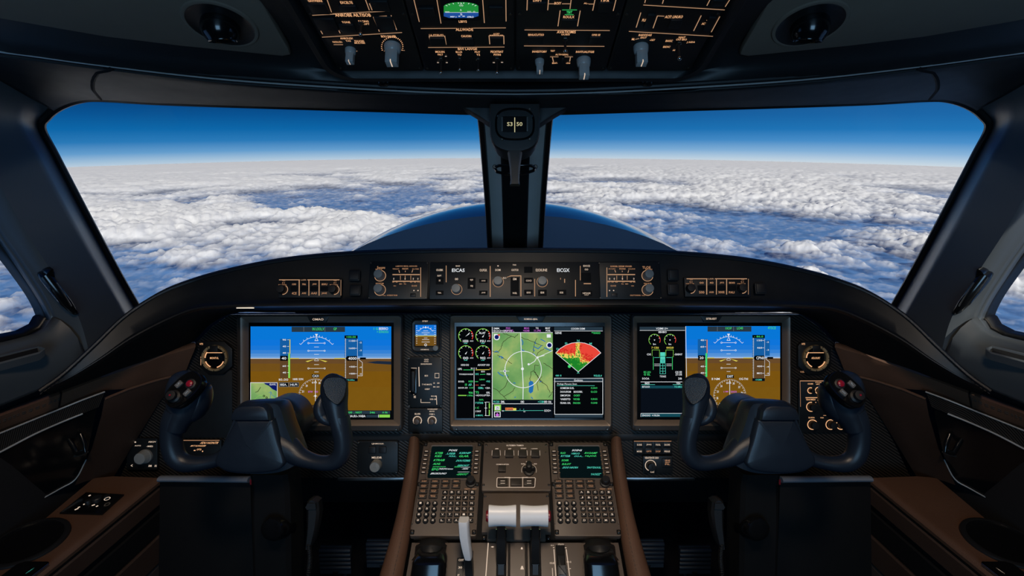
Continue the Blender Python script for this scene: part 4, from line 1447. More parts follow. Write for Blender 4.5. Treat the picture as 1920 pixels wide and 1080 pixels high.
m.poly([v.p(*p) for p in ((1130, 615), (1145, 598), (1168, 606), (1172, 640), (1166, 690), (1146, 706), (1130, 690), (1134, 650))], z2, WATER)
m.A(v, 1084, 504, 153, 0, 360, 5, WHT, z3)
m.Ln(v, [(1062, 198), (1070, 400), (1078, 504), (1084, 640), (1082, 756)], 6, WHT, z3)
m.Ln(v, [(1262, 385), (1200, 402), (1180, 435), (1140, 460)], 5, WHT, z3); m.Ln(v, [(C(34), 402), (C(90), 378), (C(162), 345)], 4, WHT, z3)
for x, y, r_ in ((1078, 498, 12), (1130, 460, 9), (930, 517, 12), (C(36), 402, 8)): m.disc(*v.p(x, y), r_ * v.m(x, y), z4, WHT)
m.Ln(v, [(890, 517), (968, 517)], 3, WHT, z4); m.Ln(v, [(930, 482), (930, 552)], 3, WHT, z4); m.disc(*v.p(930, 517), 6 * v.m(930, 517), z5, NAVY)
for x, y in ((862, 232), (C(134), 300)):
    m.disc(*v.p(x, y), 26 * v.m(x, y), z4, WHT); m.disc(*v.p(x, y), 18 * v.m(x, y), z5, NAVY)
m.R(v, 838, 206, 858, 222, z4, WHT); m.R(v, 870, 208, 888, 222, z4, REDL); m.R(v, C(112), 208, C(146), 236, z4, WHT)
m.R(v, mx0, 760, mx1, 788, z2, SCRN)
for s, a, b in (('9120', 834, 884), ('SML', 896, 930), ('OMD', 1062, 1092), ('= E EM', 1208, 1256), ('80 06', C(90), C(150))): m.T(v, s, a, 766, b, 784, CYA if a in (834, 1208) else WHT, z3)
m.Ln(v, [(mx0, 792), (mx1, 792)], 4, WHT, z2)
m.R(v, mx0, 796, mx1, 910, z1, SCRN)
m.R(v, 840, 800, 898, 850, z2, GRNL); m.R(v, 848, 812, 886, 844, z3, WHT); m.T(v, 'ZI', 856, 818, 878, 840, NAVY, z4)
m.R(v, 840, 856, 894, 904, z2, WHT); m.R(v, 846, 862, 888, 898, z3, SCRK); m.poly([v.p(852, 884), v.p(867, 868), v.p(882, 884), v.p(876, 896), v.p(858, 896)], z4, MAG)
m.R(v, 934, 824, 1000, 848, z2, ORA); m.T(v, 'E Linede', 940, 828, 996, 844, NAVY, z3); m.R(v, 1000, 828, 1026, 848, z3, YEL)
m.Ln(v, [(906, 850), (1250, 848), (C(84), 850)], 3, CYA, z2); m.T(v, 'INL', 906, 846, 922, 856, WHT, z3); m.T(v, 'GOO=', C(90), 840, C(146), 858, WHT, z3); m.T(v, 'OU', 1086, 852, 1102, 862, WHT, z3)
for x in (1056, 1086): m.T(v, "'", x, 834, x + 4, 842, CYA, z3)
# weather page
wx0, wx1 = C(174), C(582)
m.R(v, wx0, 148, wx1, 178, z1, BAR); m.T(v, 'COOIIN DEMI', C(316), 154, C(432), 170, WHT, z2); m.Ln(v, [(wx0, 181), (wx1, 181)], 3, WHT, z2)
m.T(v, 'GENE', C(180), 188, C(236), 206, WHT, z2); m.T(v, '**ANGO', C(488), 188, C(562), 206, GRN, z2)


def radarmat():
    mm, n, l = newmat('radar_echo')
    out = n.new('ShaderNodeOutputMaterial'); e = n.new('ShaderNodeEmission')
    tc = n.new('ShaderNodeTexCoord')
    vo = n.new('ShaderNodeTexVoronoi'); vo.inputs['Scale'].default_value = 380.0
    l.new(tc.outputs['Object'], vo.inputs['Vector'])
    sp_ = n.new('ShaderNodeSeparateColor'); l.new(vo.outputs['Color'], sp_.inputs[0])
    at = n.new('ShaderNodeAttribute'); at.attribute_name = 'rain'
    ad = n.new('ShaderNodeMath'); ad.operation = 'MULTIPLY_ADD'; ad.inputs[1].default_value = 0.36; ad.inputs[2].default_value = -0.18
    l.new(sp_.outputs[0], ad.inputs[0])
    a2 = n.new('ShaderNodeMath'); a2.operation = 'ADD'; l.new(ad.outputs[0], a2.inputs[0]); l.new(at.outputs['Fac'], a2.inputs[1])
    r = n.new('ShaderNodeValToRGB'); r.color_ramp.interpolation = 'CONSTANT'
    el = r.color_ramp.elements
    el[0].position = 0; el[0].color = rgb(28, 128, 40); el[1].position = 0.24; el[1].color = rgb(62, 152, 48)
    for p, c in ((0.36, (232, 212, 96)), (0.52, (226, 170, 70)), (0.60, (222, 92, 54)), (0.70, (206, 42, 36)), (0.88, (232, 70, 56))):
        x = el.new(p); x.color = rgb(*c)
    l.new(a2.outputs[0], r.inputs[0]); l.new(r.outputs[0], e.inputs[0]); l.new(e.outputs[0], out.inputs[0])
    mm.cycles.emission_sampling = 'NONE'
    return mm


RADAR = radarmat()
ax, ay, R0 = C(376), 524, 248
fan0 = len(m.v); rainv = []
na, nr_ = 40, 24
vs = []
for j in range(nr_ + 1):
    for i in range(na + 1):
        a = radians(40 + 100 * i / na); r_ = R0 * (j + .05) / nr_
        x, y = ax + r_ * cos(a), ay - r_ * sin(a)
        p = v.p(x, y); vs.append((p.x, p.y, z2))
        dx, dy = (x - ax) / 190.0, (ay - y) / 250.0
        g = 0.10 + 0.75 * max(0, dy - 0.32) + 0.55 * max(0, dx) - 0.25 * max(0, -dx - .1) + (0.24 if abs(dx) > .15 and dy > .62 else 0)
        if abs(dx - .02) < .14: g = min(g, .50)
        if dx > .08 and dy > .33: g += .34
        if dx < -.12 and dy > .46: g += .22 + .5 * (dy - .46)
        rainv.append(g)
m.add(vs, [(j * (na + 1) + i, j * (na + 1) + i + 1, (j + 1) * (na + 1) + i + 1, (j + 1) * (na + 1) + i) for j in range(nr_) for i in range(na)], RADAR)
m.A(v, ax, ay, R0, 40, 140, 4, WHT, z3)
for a in (40, 140): m.Ln(v, [(ax, ay), (ax + R0 * cos(radians(a)), ay - R0 * sin(radians(a)))], 4, WHT, z3)
m.disc(*v.p(C(302), 478), 13 * v.m(C(302), 478), z2, GRN); m.disc(*v.p(C(318), 462), 9 * v.m(C(302), 478), z2, GRNL)
for s, X, Y in (('N', 376, 262), ('00', 274, 284), ('M', 480, 286), ('D', 204, 332), ('A', 376, 530)): m.T(v, s, C(X) - 10, Y - 8, C(X) + 10, Y + 8, CYA, z3)
m.T(v, '08 II', C(186), 548, C(234), 562, CYA, z3); m.T(v, '9GLEL4', C(506), 548, C(574), 564, CYA, z3)
m.Ln(v, [(wx0, 577), (wx1, 577), (wx1, 880), (C(178), 880), (C(178), 577)], 4, WHT, z2, True); m.R(v, wx0 + 4, 580, wx1 - 2, 604, z1, BAR); m.Ln(v, [(wx0, 606), (wx1, 606)], 3, WHT, z2)
m.R(v, wx0 + 4, 884, wx1, 908, z1, BAR)
for s, a, b, Y, mt in (('Gobisto', 340, 414, 593, WHT), ('Pmhgt Flownt Smn', 200, 364, 627, WHT), ('SOMEGM SUSL', 226, 342, 660, WHT), ('O,SAO', 482, 536, 660, GRN), ('DOOUFIOM', 226, 314, 691, WHT), ('BOOORK:', 338, 412, 691, WHT), ('O.CO', 482, 534, 691, GRN), ('SIMOIFON', 226, 308, 722, WHT), ('OOEY', 338, 392, 722, GRN),
                       ('VAEISTD', 226, 310, 753, WHT), ('VIOSB', 334, 388, 753, GRN), ('O,RGG', 482, 536, 753, GRN), ('FIUNN. UN.', 226, 312, 785, WHT), ('PAOON', 334, 392, 785, GRN), ('O,SAB', 482, 536, 785, GRN)):
    m.T(v, s, C(a), Y - 8, C(b), Y + 8, mt, z3)
m.Ln(v, [(C(196), 640), (C(514), 640)], 3, CYA, z2)
so_ = m.build('screen', t)
at_ = so_.data.attributes.new('rain', 'FLOAT', 'POINT')
rv = np.zeros(len(so_.data.vertices), np.float32); rv[fan0:fan0 + len(rainv)] = rainv
at_.data.foreach_set('value', rv)

# --- the display behind the right yoke
D0 = View(facing(1331, 695, 1.10), 1160, 580, 4.5)
t, v = display('large flight display behind the right yoke, its left third a dark engine page', D0, [(100, 45, 1430, 1012), (112, 56, 1418, 968), (152, 112, 1366, 925), (168, 140, 1357, 904)], ('SITBUEST', 760, 50, 104, 120, 190, 68, 84, 88))
m = MB(SCRK)
m.R(v, 168, 140, 1357, 904, .0059, SCRK)
pfd(m, v, dict(rect=(556, 140, 1352, 850), hz=407, cx=918, k=.86, wing=[(742, 798), (1042, 1128)], hdr=(742, 1110, (824, 960)),
    txt=[('1IOF', 892, 944, 148, 168, GRN), ('LO40', 988, 1038, 146, 168, GRN), ('4TSCE', 1246, 1314, 144, 166, GRN), ('II NM', 776, 842, 574, 592, WHT), ('OG-TNI', 1006, 1080, 574, 592, WHT), ('PB', 578, 606, 846, 864, WHT), ('6F', 582, 606, 880, 896, WHT)],
    arcy=228, spd=(660, 742, 250, 566), band=(ORA, GRN), spdn=['40', '60', '30', '40', '40', '40'], spdv='20',
    alt=(1118, 1222, 214, 602), altn=['150', '460', '400', 'MIO'], altt='- 86.0', altv='CPN0', altb='-OGMM', rose=(928, 722, 138), mag=[(876, 914, '( IM'), (938, 984, 'DIOI')], hdg='S30T'))
m.R(v, 575, 850, 1357, 904, ZS + .0014, SCRK); m.T(v, '-> -PI0I-Y', 870, 880, 960, 896, WHT, ZS + .0016)
m.Ln(v, [(556, 142), (570, 900)], 4, WHT, ZS + .002)
m.R(v, 172, 146, 552, 172, z1, BAR); m.Ln(v, [(172, 176), (552, 176)], 3, WHT, z2); m.T(v, 'V2IMI I/=', 308, 152, 408, 168, WHT, z2); m.T(v, 'BBHBIO', 330, 182, 398, 198, WHT, z2)
for X in (297, 427):
    m.A(v, X, 256, 48, 40, 230, 4, GRNL, z1); m.A(v, X, 256, 48, -28, 40, 5, REDL, z1)
    for a in (20, 60, 90, 130, 170): m.Ln(v, [(X + 48 * cos(radians(a)), 256 - 48 * sin(radians(a))), (X + 38 * cos(radians(a)), 256 - 38 * sin(radians(a)))], 3, WHT, z1)
    m.poly([v.p(X - 6, 252), v.p(X + 6, 254), v.p(X - 2, 264)], z2, WHT); m.T(v, 'In', X - 12, 284, X + 10, 298, WHT, z2)
for s, a, b, Y, mt in (('7 CE6', 270, 332, 321, YEL), ('0020', 396, 456, 321, YEL), ('OS', 232, 266, 377, WHT), ('-500NY', 462, 530, 377, WHT), ('EC-2O', 206, 264, 526, GRN), ('G EL', 206, 262, 546, GRN), ('5OOA', 192, 252, 580, WHT), ('OS EE', 470, 526, 526, WHT), ('ZT.OB', 472, 526, 546, WHT), ('2B', 494, 526, 580, WHT),
                       ('BES', 216, 254, 621, WHT), ('TEN', 478, 512, 621, WHT), ('BTOOI', 194, 254, 649, WHT), ('TO.MO.O1', 462, 552, 649, CYA), ('ENOOO  >I RUSA', 194, 340, 889, WHT), ('TTOOAICE', 340, 392, 562, WHT)):
    m.T(v, s, a, Y - 8, b, Y + 8, mt, z3)
for X0, X1 in ((276, 338), (392, 454)): m.Ln(v, [(X0, 390), (X0, 340), (X1, 340), (X1, 400)], 3, GRNL, z2)
for X in (286, 446): m.Ln(v, [(X, 396), (X, 506)], 4, GRN, z2)
for X0, X1 in ((294, 340), (396, 440)):
    for Y in (404, 458, 472): m.Ln(v, [(X0, Y), (X1, Y)], 3, CYA if Y < 420 else WHT, z2)
for Y0, Y1 in ((360, 392), (396, 418), (420, 446)): m.R(v, 344, Y0, 386, Y1, z2, CYA)
m.T(v, 'OO', 354, 424, 378, 440, NAVY, z4)
m.Ln(v, [(344, 450), (342, 540), (390, 540), (386, 450)], 3, CYA, z2, True); m.Ln(v, [(366, 450), (366, 540)], 3, CYA, z2)
for Y in (472, 496, 518): m.Ln(v, [(342, Y), (388, Y)], 3, CYA, z2)
m.Ln(v, [(180, 608), (556, 608)], 4, WHT, z2); m.R(v, 182, 640, 552, 664, z1, TEALB); m.R(v, 182, 660, 558, 868, z1, SCRN)
m.Ln(v, [(186, 630), (300, 630)], 3, CYA, z2); m.Ln(v, [(450, 630), (552, 630)], 3, CYA, z2)
m.R(v, 182, 872, 566, 902, z1, TEALB); m.Ln(v, [(182, 872), (566, 872)], 3, WHT, z2); m.Ln(v, [(182, 872), (182, 902)], 3, WHT, z2)
m.build('screen', t)

# ------------------------------------------------------------------ centre column between the left and centre displays
CF = facing(798, 700, 1.108)
B = View(CF, 740, 580, 4.5)
t, v = module('standby_instrument', 'small square standby attitude display left of the centre display', 'display screen', B, 140, 78, 392, 362, PANELBLK, .006, 40)
m = MB(BEZEL)
ringframe(m, v, [(146, 84, 386, 356, 0, 40), (146, 84, 386, 356, .008, 40), (156, 94, 376, 346, .010, 34), (170, 122, 358, 316, .009, 8), (174, 126, 356, 312, .004, 6)], BEZEL)
m.build('bezel', t)
m = MB(SCRK)
ringframe(m, v, [(172, 124, 358, 314, .003, 4), (172, 124, 358, 314, .0042, 4)], GLOSS)
z = .0044
m.R(v, 178, 130, 354, 178, z, BLUES[1]); m.R(v, 178, 178, 354, 206, z, BLUES[3]); m.R(v, 178, 206, 354, 222, z, BLUES[4]); m.R(v, 178, 224, 354, 306, z, BROWN[1])
m.Ln(v, [(178, 223), (354, 223)], 5, YEL, z + .0002)
m.A(v, 264, 222, 70, 35, 145, 3, WHT, z + .0002)
for a in (35, 55, 75, 90, 105, 125, 145): m.Ln(v, [(264 + 70 * cos(radians(a)), 222 - 70 * sin(radians(a))), (264 + 82 * cos(radians(a)), 222 - 82 * sin(radians(a)))], 4, WHT, z + .0002)
for y, w in ((180, 20), (196, 34), (210, 14), (240, 14), (254, 30), (274, 34)): m.Ln(v, [(264 - w, y), (264 + w, y)], 3, WHT, z + .0002)
m.disc(*v.p(264, 152), 7 * v.m(264, 152), z + .0003, WHT); m.A(v, 264, 298, 9, 0, 360, 4, WHT, z + .0003)
for y in range(140, 300, 18): m.Ln(v, [(184, y), (194, y)], 3, WHT, z + .0002); m.Ln(v, [(336, y), (348, y)], 3, WHT, z + .0002)
m.build('screen', t)
m = MB(CREAM); m.T(v, 'STBY', 240, 92, 288, 104, CREAM, .0104); m.T(v, 'HINMING', 226, 330, 294, 340, CREAM, .0104); m.build('lettering', t)
knob(t, v, 352, 322, 25, .016, KNOBG)

t, v = module('landing_gear_panel', 'dark panel with a tall black lever slot below the standby display', 'control panel', B, 112, 402, 404, 826, PANELBLK, .006, 30, screws=1, sz=.002)
m = MB(GLOSS); m.Bx(v, 134, 496, 190, 716, .0003, .004, GLOSS, 10, .0015); m.build('lever_slot', t)
m = MB(BLACK); m.Bx(v, 146, 512, 178, 690, .004, .016, BLACK, 12, .003); m.build('gear_lever', t)
k = MB(AMBD)
for s, X0, X1, Y, hh in (('OO', 250, 286, 424, 6), ('OOO', 248, 286, 440, 5), ('SIAXLINGANI', 220, 312, 461, 6), ('BOI', 254, 280, 560, 7), ('T WE MNITE', 230, 314, 634, 6), ('D', 328, 340, 622, 6), ('20', 358, 378, 622, 6), ('OEBIT', 254, 298, 673, 6), ('M 20', 326, 378, 654, 5), ('BIO.M', 308, 350, 732, 5), ('X00-1M', 296, 350, 758, 6), ('IE', 162, 180, 738, 9)):
    k.T(v, s, X0, Y - hh, X1, Y + hh, CREAM)
for pts, w in (([(140, 497), (186, 497)], 8), ([(204, 486), (208, 650)], 7), ([(222, 756), (222, 786), (302, 786)], 4), ([(352, 728), (356, 804)], 5), ([(128, 690), (164, 722)], 4), ([(340, 540), (340, 578)], 3), ([(374, 540), (374, 578)], 3), ([(338, 540), (376, 540)], 4), ([(338, 578), (376, 578)], 4)):
    k.Ln(v, pts, w, CREAM)
k.build('lettering', t)

t, v = module('dimmer_panel', 'dark panel with two small toothed dimmer knobs under the tall lever slot', 'control panel', B, 112, 836, 404, 1040, PANELBLK, .006, 20)
k = MB(AMBD)
for s, X0, X1, Y, hh in (('BLURR', 170, 218, 882, 7), ('VOIERAREP', 276, 362, 842, 5), ('BRANE', 294, 336, 860, 5), ('OIM L', 292, 340, 884, 6)): k.T(v, s, X0, Y - hh, X1, Y + hh, CREAM)
for X in (192, 316):
    k.A(v, X, 938, 34, -40, 220, 6, CREAM)
    for a in range(-40, 221, 20): k.Ln(v, [(X + 34 * cos(radians(a)), 938 - 34 * sin(radians(a))), (X + 40 * cos(radians(a)), 938 - 40 * sin(radians(a)))], 4, CREAM)
k.build('lettering', t)
for X in (192, 316): knob(t, v, X, 938, 27, .013, surf('worn_knob_brown', (96, 78, 66), .4, metal=.3) if 'worn_knob_brown' not in MATS else MATS['worn_knob_brown'])

# ------------------------------------------------------------------ clocks beside the outer displays
def clock(px, py, label, s, vs):
    fr = facing(px, py, 1.108); v = View(fr, px - 100, py - 100, 1.0)
    t = thing('panel_clock', label, 'clock', fr, group='round clocks on the instrument panel')
    m = MB(PANELBLK)
    k_ = v.m(100, 100)
    oc = [(31 * k_ * x, 31 * k_ * y) for x, y in ((-.45, -1), (.45, -1), (1, -.5), (1, .55), (.5, 1), (-.75, 1), (-1, .75), (-1, -.5))]
    m.prism(oc, -.006, .002, .002); m.build('face_plate', t)
    r = 24.5 * k_
    m = MB(surf('brass_ring', (206, 180, 136), .3, metal=.35) if 'brass_ring' not in MATS else MATS['brass_ring'])
    m.lathe([(r, .002), (r, .008), (r * .95, .0095), (r * .84, .0092), (r * .80, .006), (r * .80, .002)], n=40, cap1=False)
    b = m.build('ring', t)
    m = MB(GLOSS); m.lathe([(r * .80, .002), (r * .80, .0045), (r * .62, .006), (r * .55, .0062)], n=40); m.build('dial', t)
    k = MB(AMBD)
    for a in range(0, 360, 30):
        if a in (90,): continue
        k.line([(r * .88 * cos(radians(a)), r * .88 * sin(radians(a))), (r * 1.0 * cos(radians(a)), r * 1.0 * sin(radians(a)))], r * .05, .0098, DEEP)
    k.arc(0, 0, r * .72, 200, 245, r * .08, .0066, AMB); k.arc(0, 0, r * .72, 285, 340, r * .08, .0066, AMB); k.arc(0, 0, r * .72, 140, 178, r * .08, .0066, AMB)
    k.line([(-r * .6, r * .42), (r * .6, r * .42)], r * .05, .0066, AMB)
    k.text(s, -r * .34, -r * .06, r * .32, r * .09, .0066, AMB)
    k.text('HTS', r * (-1.2 if vs > 0 else -1.0), r * 1.0, r * (-.95 if vs > 0 else -.75), r * 1.14, .0022, AMB)
    k.text('FUEL', r * -1.1, r * -1.12, r * -.8, r * -1.0, .0022, AMBD) if vs < 0 else k.line([(-r * 1.12, r * .1), (-r * 1.12, -r * .55)], r * .05, .0022, AMBD)
    k.build('lettering', t)
    m = MB(BLACK); m.rbox(-r * .3, r * .5, r * .3, r * .98, .006, .0105, .002, .0008, BLACK); m.build('window_hood', t)
    return t


clock(405, 671, 'round brass-ringed clock left of the display with the small map', 'MONTUL', 1)
clock(1527, 671, 'round brass-ringed clock above the knob panel at the right', 'ADLOURT', -1)

# ------------------------------------------------------------------ right-hand knob panel beside the outer display
EF = facing(1560, 760, 1.108)
E = View(EF, 1460, 620, 4.908)
t, v = module('audio_control_panel', 'black panel of amber-ringed knobs half hidden by the right yoke grip', 'control panel', E, 186, 450, 780, 940, PANELBLK, .006, 10)
k = MB(AMB)
k.Ln(v, [(196, 462), (520, 462)], 7, AMBD); k.Ln(v, [(196, 462), (200, 700)], 3, AMBD); k.Ln(v, [(246, 616), (440, 616)], 6, AMB); k.Ln(v, [(410, 780), (606, 780)], 5, AMBD)
for s, X0, X1, Y, hh in (('ODIBE', 266, 316, 489, 6), ('PYUX', 338, 394, 476, 5), ('ARVISH', 342, 392, 492, 5), ('HF', 420, 440, 488, 5), ('TENOMEDI', 250, 336, 634, 7), ('OCIL OE IUOR', 420, 524, 637, 6), ('A-MN', 368, 396, 664, 6), ('DUION', 274, 328, 800, 6), ('POIA', 384, 414, 801, 5), ('OIA OEMAY', 510, 602, 800, 6)):
    k.T(v, s, X0, Y - hh, X1, Y + hh, AMB)
for X, Y, r, a0, a1 in ((292, 550, 26, 60, 300), (366, 550, 30, 100, 300), (298, 700, 42, 80, 290), (310, 864, 44, 20, 320), (478, 864, 44, 60, 290), (574, 864, 44, 60, 290), (670, 864, 44, 100, 330)):
    k.A(v, X, Y, r, a0, a1, 7, AMB)
for pts in ([(432, 656), (432, 722)], [(490, 656), (490, 698)], [(520, 820), (540, 806)], [(372, 670), (394, 670)]): k.Ln(v, pts, 6, AMB)
for X, Y in ((340, 660), (360, 640), (390, 654), (336, 690), (510, 722), (486, 496), (416, 564)): k.disc(*v.p(X, Y), 4 * v.m(X, Y), .0006, AMB)
k.build('lettering', t)
for X, Y, r in ((292, 550, 20), (366, 550, 22), (300, 700, 36), (462, 690, 30), (312, 864, 38), (482, 864, 36), (578, 864, 36), (672, 864, 36)):
    knob(t, v, X, Y, r, .014, BLACK)

# ------------------------------------------------------------------ lower panels either side of the pedestal
LF = facing(708, 858, 1.105)
Q1 = View(LF, 620, 800, 3.857)
t, v = module('heater_panel', 'dark panel with two blank buttons and one ribbed grey knob left of the pedestal', 'control panel', Q1, 192, 106, 486, 338, PANELBLK, .008, 10, screws=1, sz=.002)
k = MB(AMB); k.T(v, 'LJINMOULK.', 298, 118, 386, 130, CREAM); k.T(v, 'MELIDIR', 298, 216, 370, 230, CREAM); k.build('lettering', t)
button(t, v, 276, 142, 328, 188, .005, BLACK); button(t, v, 352, 142, 404, 188, .005, BLACK)
knob(t, v, 333, 274, 40, .020, KNOBG, rib=True)

LF2 = facing(1220, 850, 1.105)
Q3 = View(LF2, 1020, 800, 3.857)
t, v = module('lamp_test_panel', 'block of eight small lettered keys over a carbon fibre panel right of the pedestal', 'control panel', Q3, 648, 102, 926, 202, PANELBLK, .006, 4)
k = MB(CREAM); k.Ln(v, [(650, 104), (920, 104)], 4, AMBD, .0012)
for i, (a, b) in enumerate(((670, 706), (738, 774), (806, 840), (868, 908))):
    for j, (s, y) in enumerate((('BUSIE', 128), ('PSSS', 176))):
        button(t, v, a - 8, y - 22, b + 8, y + 20, .003, BLACK, 'key')
        k.T(v, ['SUSIE', 'JING', 'FOIOL', 'DUOFE', 'MOIES', 'QIITE', 'DOIF', 'PEIIUE'][i + 4 * j], a, y - 6, b, y + 6, CREAM if not (j and i in (1, 2)) else AMBD, .0033)
k.build('lettering', t)
t, v = module('selector_knob_panel', 'black rotary selector with a white ring beside one square key, right of the pedestal', 'control panel', Q3, 716, 212, 930, 338, PANELBLK, .006, 8)
k = MB(CREAM); k.T(v, 'VENITENTE DEH', 728, 218, 828, 232, CREAM); k.A(v, 770, 280, 38, -20, 250, 5, CREAM); k.T(v, 'LIIZ', 770, 318, 798, 332, CREAM)
button(t, v, 852, 228, 922, 290, .004, BLACK, 'key')
for s, y in (('IRE', 240), ('SERSLAYT', 254), ('FIL', 268)): k.T(v, s, 872, y - 5, 908, y + 5, AMBD, .0043)
k.build('lettering', t)
knob(t, v, 770, 280, 32, .016, BLACK, rib=True)

# far-left and left lower panels
LF3 = facing(340, 855, 1.105)
Q4 = View(LF3, 220, 600, 3.6)
t, v = module('temperature_panel', 'black panel with one big grey knob at the far left end of the instrument panel', 'control panel', Q4, 62, 800, 268, 1012, PANELBLK, .006, 10)
k = MB(AMB)
for s, X0, X1, Y, hh in (('.', 116, 128, 824, 5), ('AUTO', 118, 160, 848, 4), ('ABOV', 210, 262, 822, 5), ('-MEI', 198, 240, 852, 5), ('<', 92, 104, 982, 8), ('AM', 210, 232, 984, 7), ('AN', 252, 266, 984, 7)): k.T(v, s, X0, Y - hh, X1, Y + hh, CREAM)
k.build('lettering', t)
knob(t, v, 192, 918, 42, .022, KNOBG, skirt=1.12)
t, v = module('oxygen_panel', 'low black lettered panel seen through the left yoke beside its outer grip', 'control panel', Q4, 392, 808, 700, 950, PANELBLK, .006, 6)
k = MB(AMB); k.Ln(v, [(412, 812), (690, 812)], 4, AMBD)
for s, X0, X1, Y, hh in (('FDU HONTR', 558, 676, 829, 7), ('MVT AUNAIDEM', 492, 590, 849, 5), ('(O)', 536, 566, 874, 7), ('-', 516, 528, 880, 3), ('.', 572, 580, 886, 5)): k.T(v, s, X0, Y - hh, X1, Y + hh, AMB, shear=.12)
k.build('lettering', t)

# ------------------------------------------------------------------ centre pedestal
_a, _b = W(966, 830, 1.06), W(966, 1005, .913)
PF = Frame((_a + _b) / 2, RIGHT, _a - _b)
PV = View(PF)
ped = thing('centre_pedestal', 'brown leather edged centre pedestal between the two seats', 'pedestal', loc=W(966, 1000, .95))
# leather bolsters down both sides (photograph pixels, depth)
BOL = [(776, 822, 1.075), (774, 850, 1.05), (768, 900, 1.01), (758, 960, .955), (748, 1010, .913), (736, 1060, .875), (724, 1110, .84), (710, 1180, .79)]
wid = [10, 12, 14, 16, 19, 22, 25, 29]
for s_ in (0, 1):
    pts = samp(BOL, 6); ws = np.interp(np.linspace(0, 7, len(pts)), range(8), wid)
    m = MB(LEATHER); path = []
    for (px, py, w), hw in zip(pts, ws):
        path.append((W(mir(px) if s_ else px, py, w) - PF.z * .010, hw * w * S / 1000 * .95, .020))
    m.sweep(path, LEATHER, 20, upv=PF.z)
    b_ = m.build('leather_bolster', ped, True)
    m = MB(THREAD)
    for (p, a, d), (p2, a2, d2) in zip(path, path[1:]):
        off = RIGHT * (a * .35 * (-1 if s_ else 1)) + PF.z * (d * .935)
        q0, q1 = p + off, p2 + off
        n_ = max(1, int((q1 - q0).length / .006))
        for i in range(n_): m.tube([q0.lerp(q1, (i + .15) / n_), q0.lerp(q1, (i + .7) / n_)], .0006, n=4)
    m.build('stitching', b_, True)
    # outer side wall of the pedestal
    m = MB(DEEP)
    top = [p + RIGHT * (.006 * (1 if not s_ else -1)) for p, a, d in path]
    m.grid([top, [Vector((q.x, q.y, .02)) for q in top]])
    m.grid([[q + RIGHT * (.01 * (1 if not s_ else -1)) for q in top], [Vector((q.x, q.y, .02)) + RIGHT * (.01 * (1 if not s_ else -1)) for q in top]])
    m.build('side_panel', ped, True)
m = MB(DEEP)
q = [PV.p(x, y) for x, y in ((786, 828), (1146, 828), (1158, 1006), (774, 1006))]
m.M = PF.M; m.prism([(p.x, p.y) for p in q], -.05, -.013, 0); m.M = None
m.build('module_bay', ped, True)


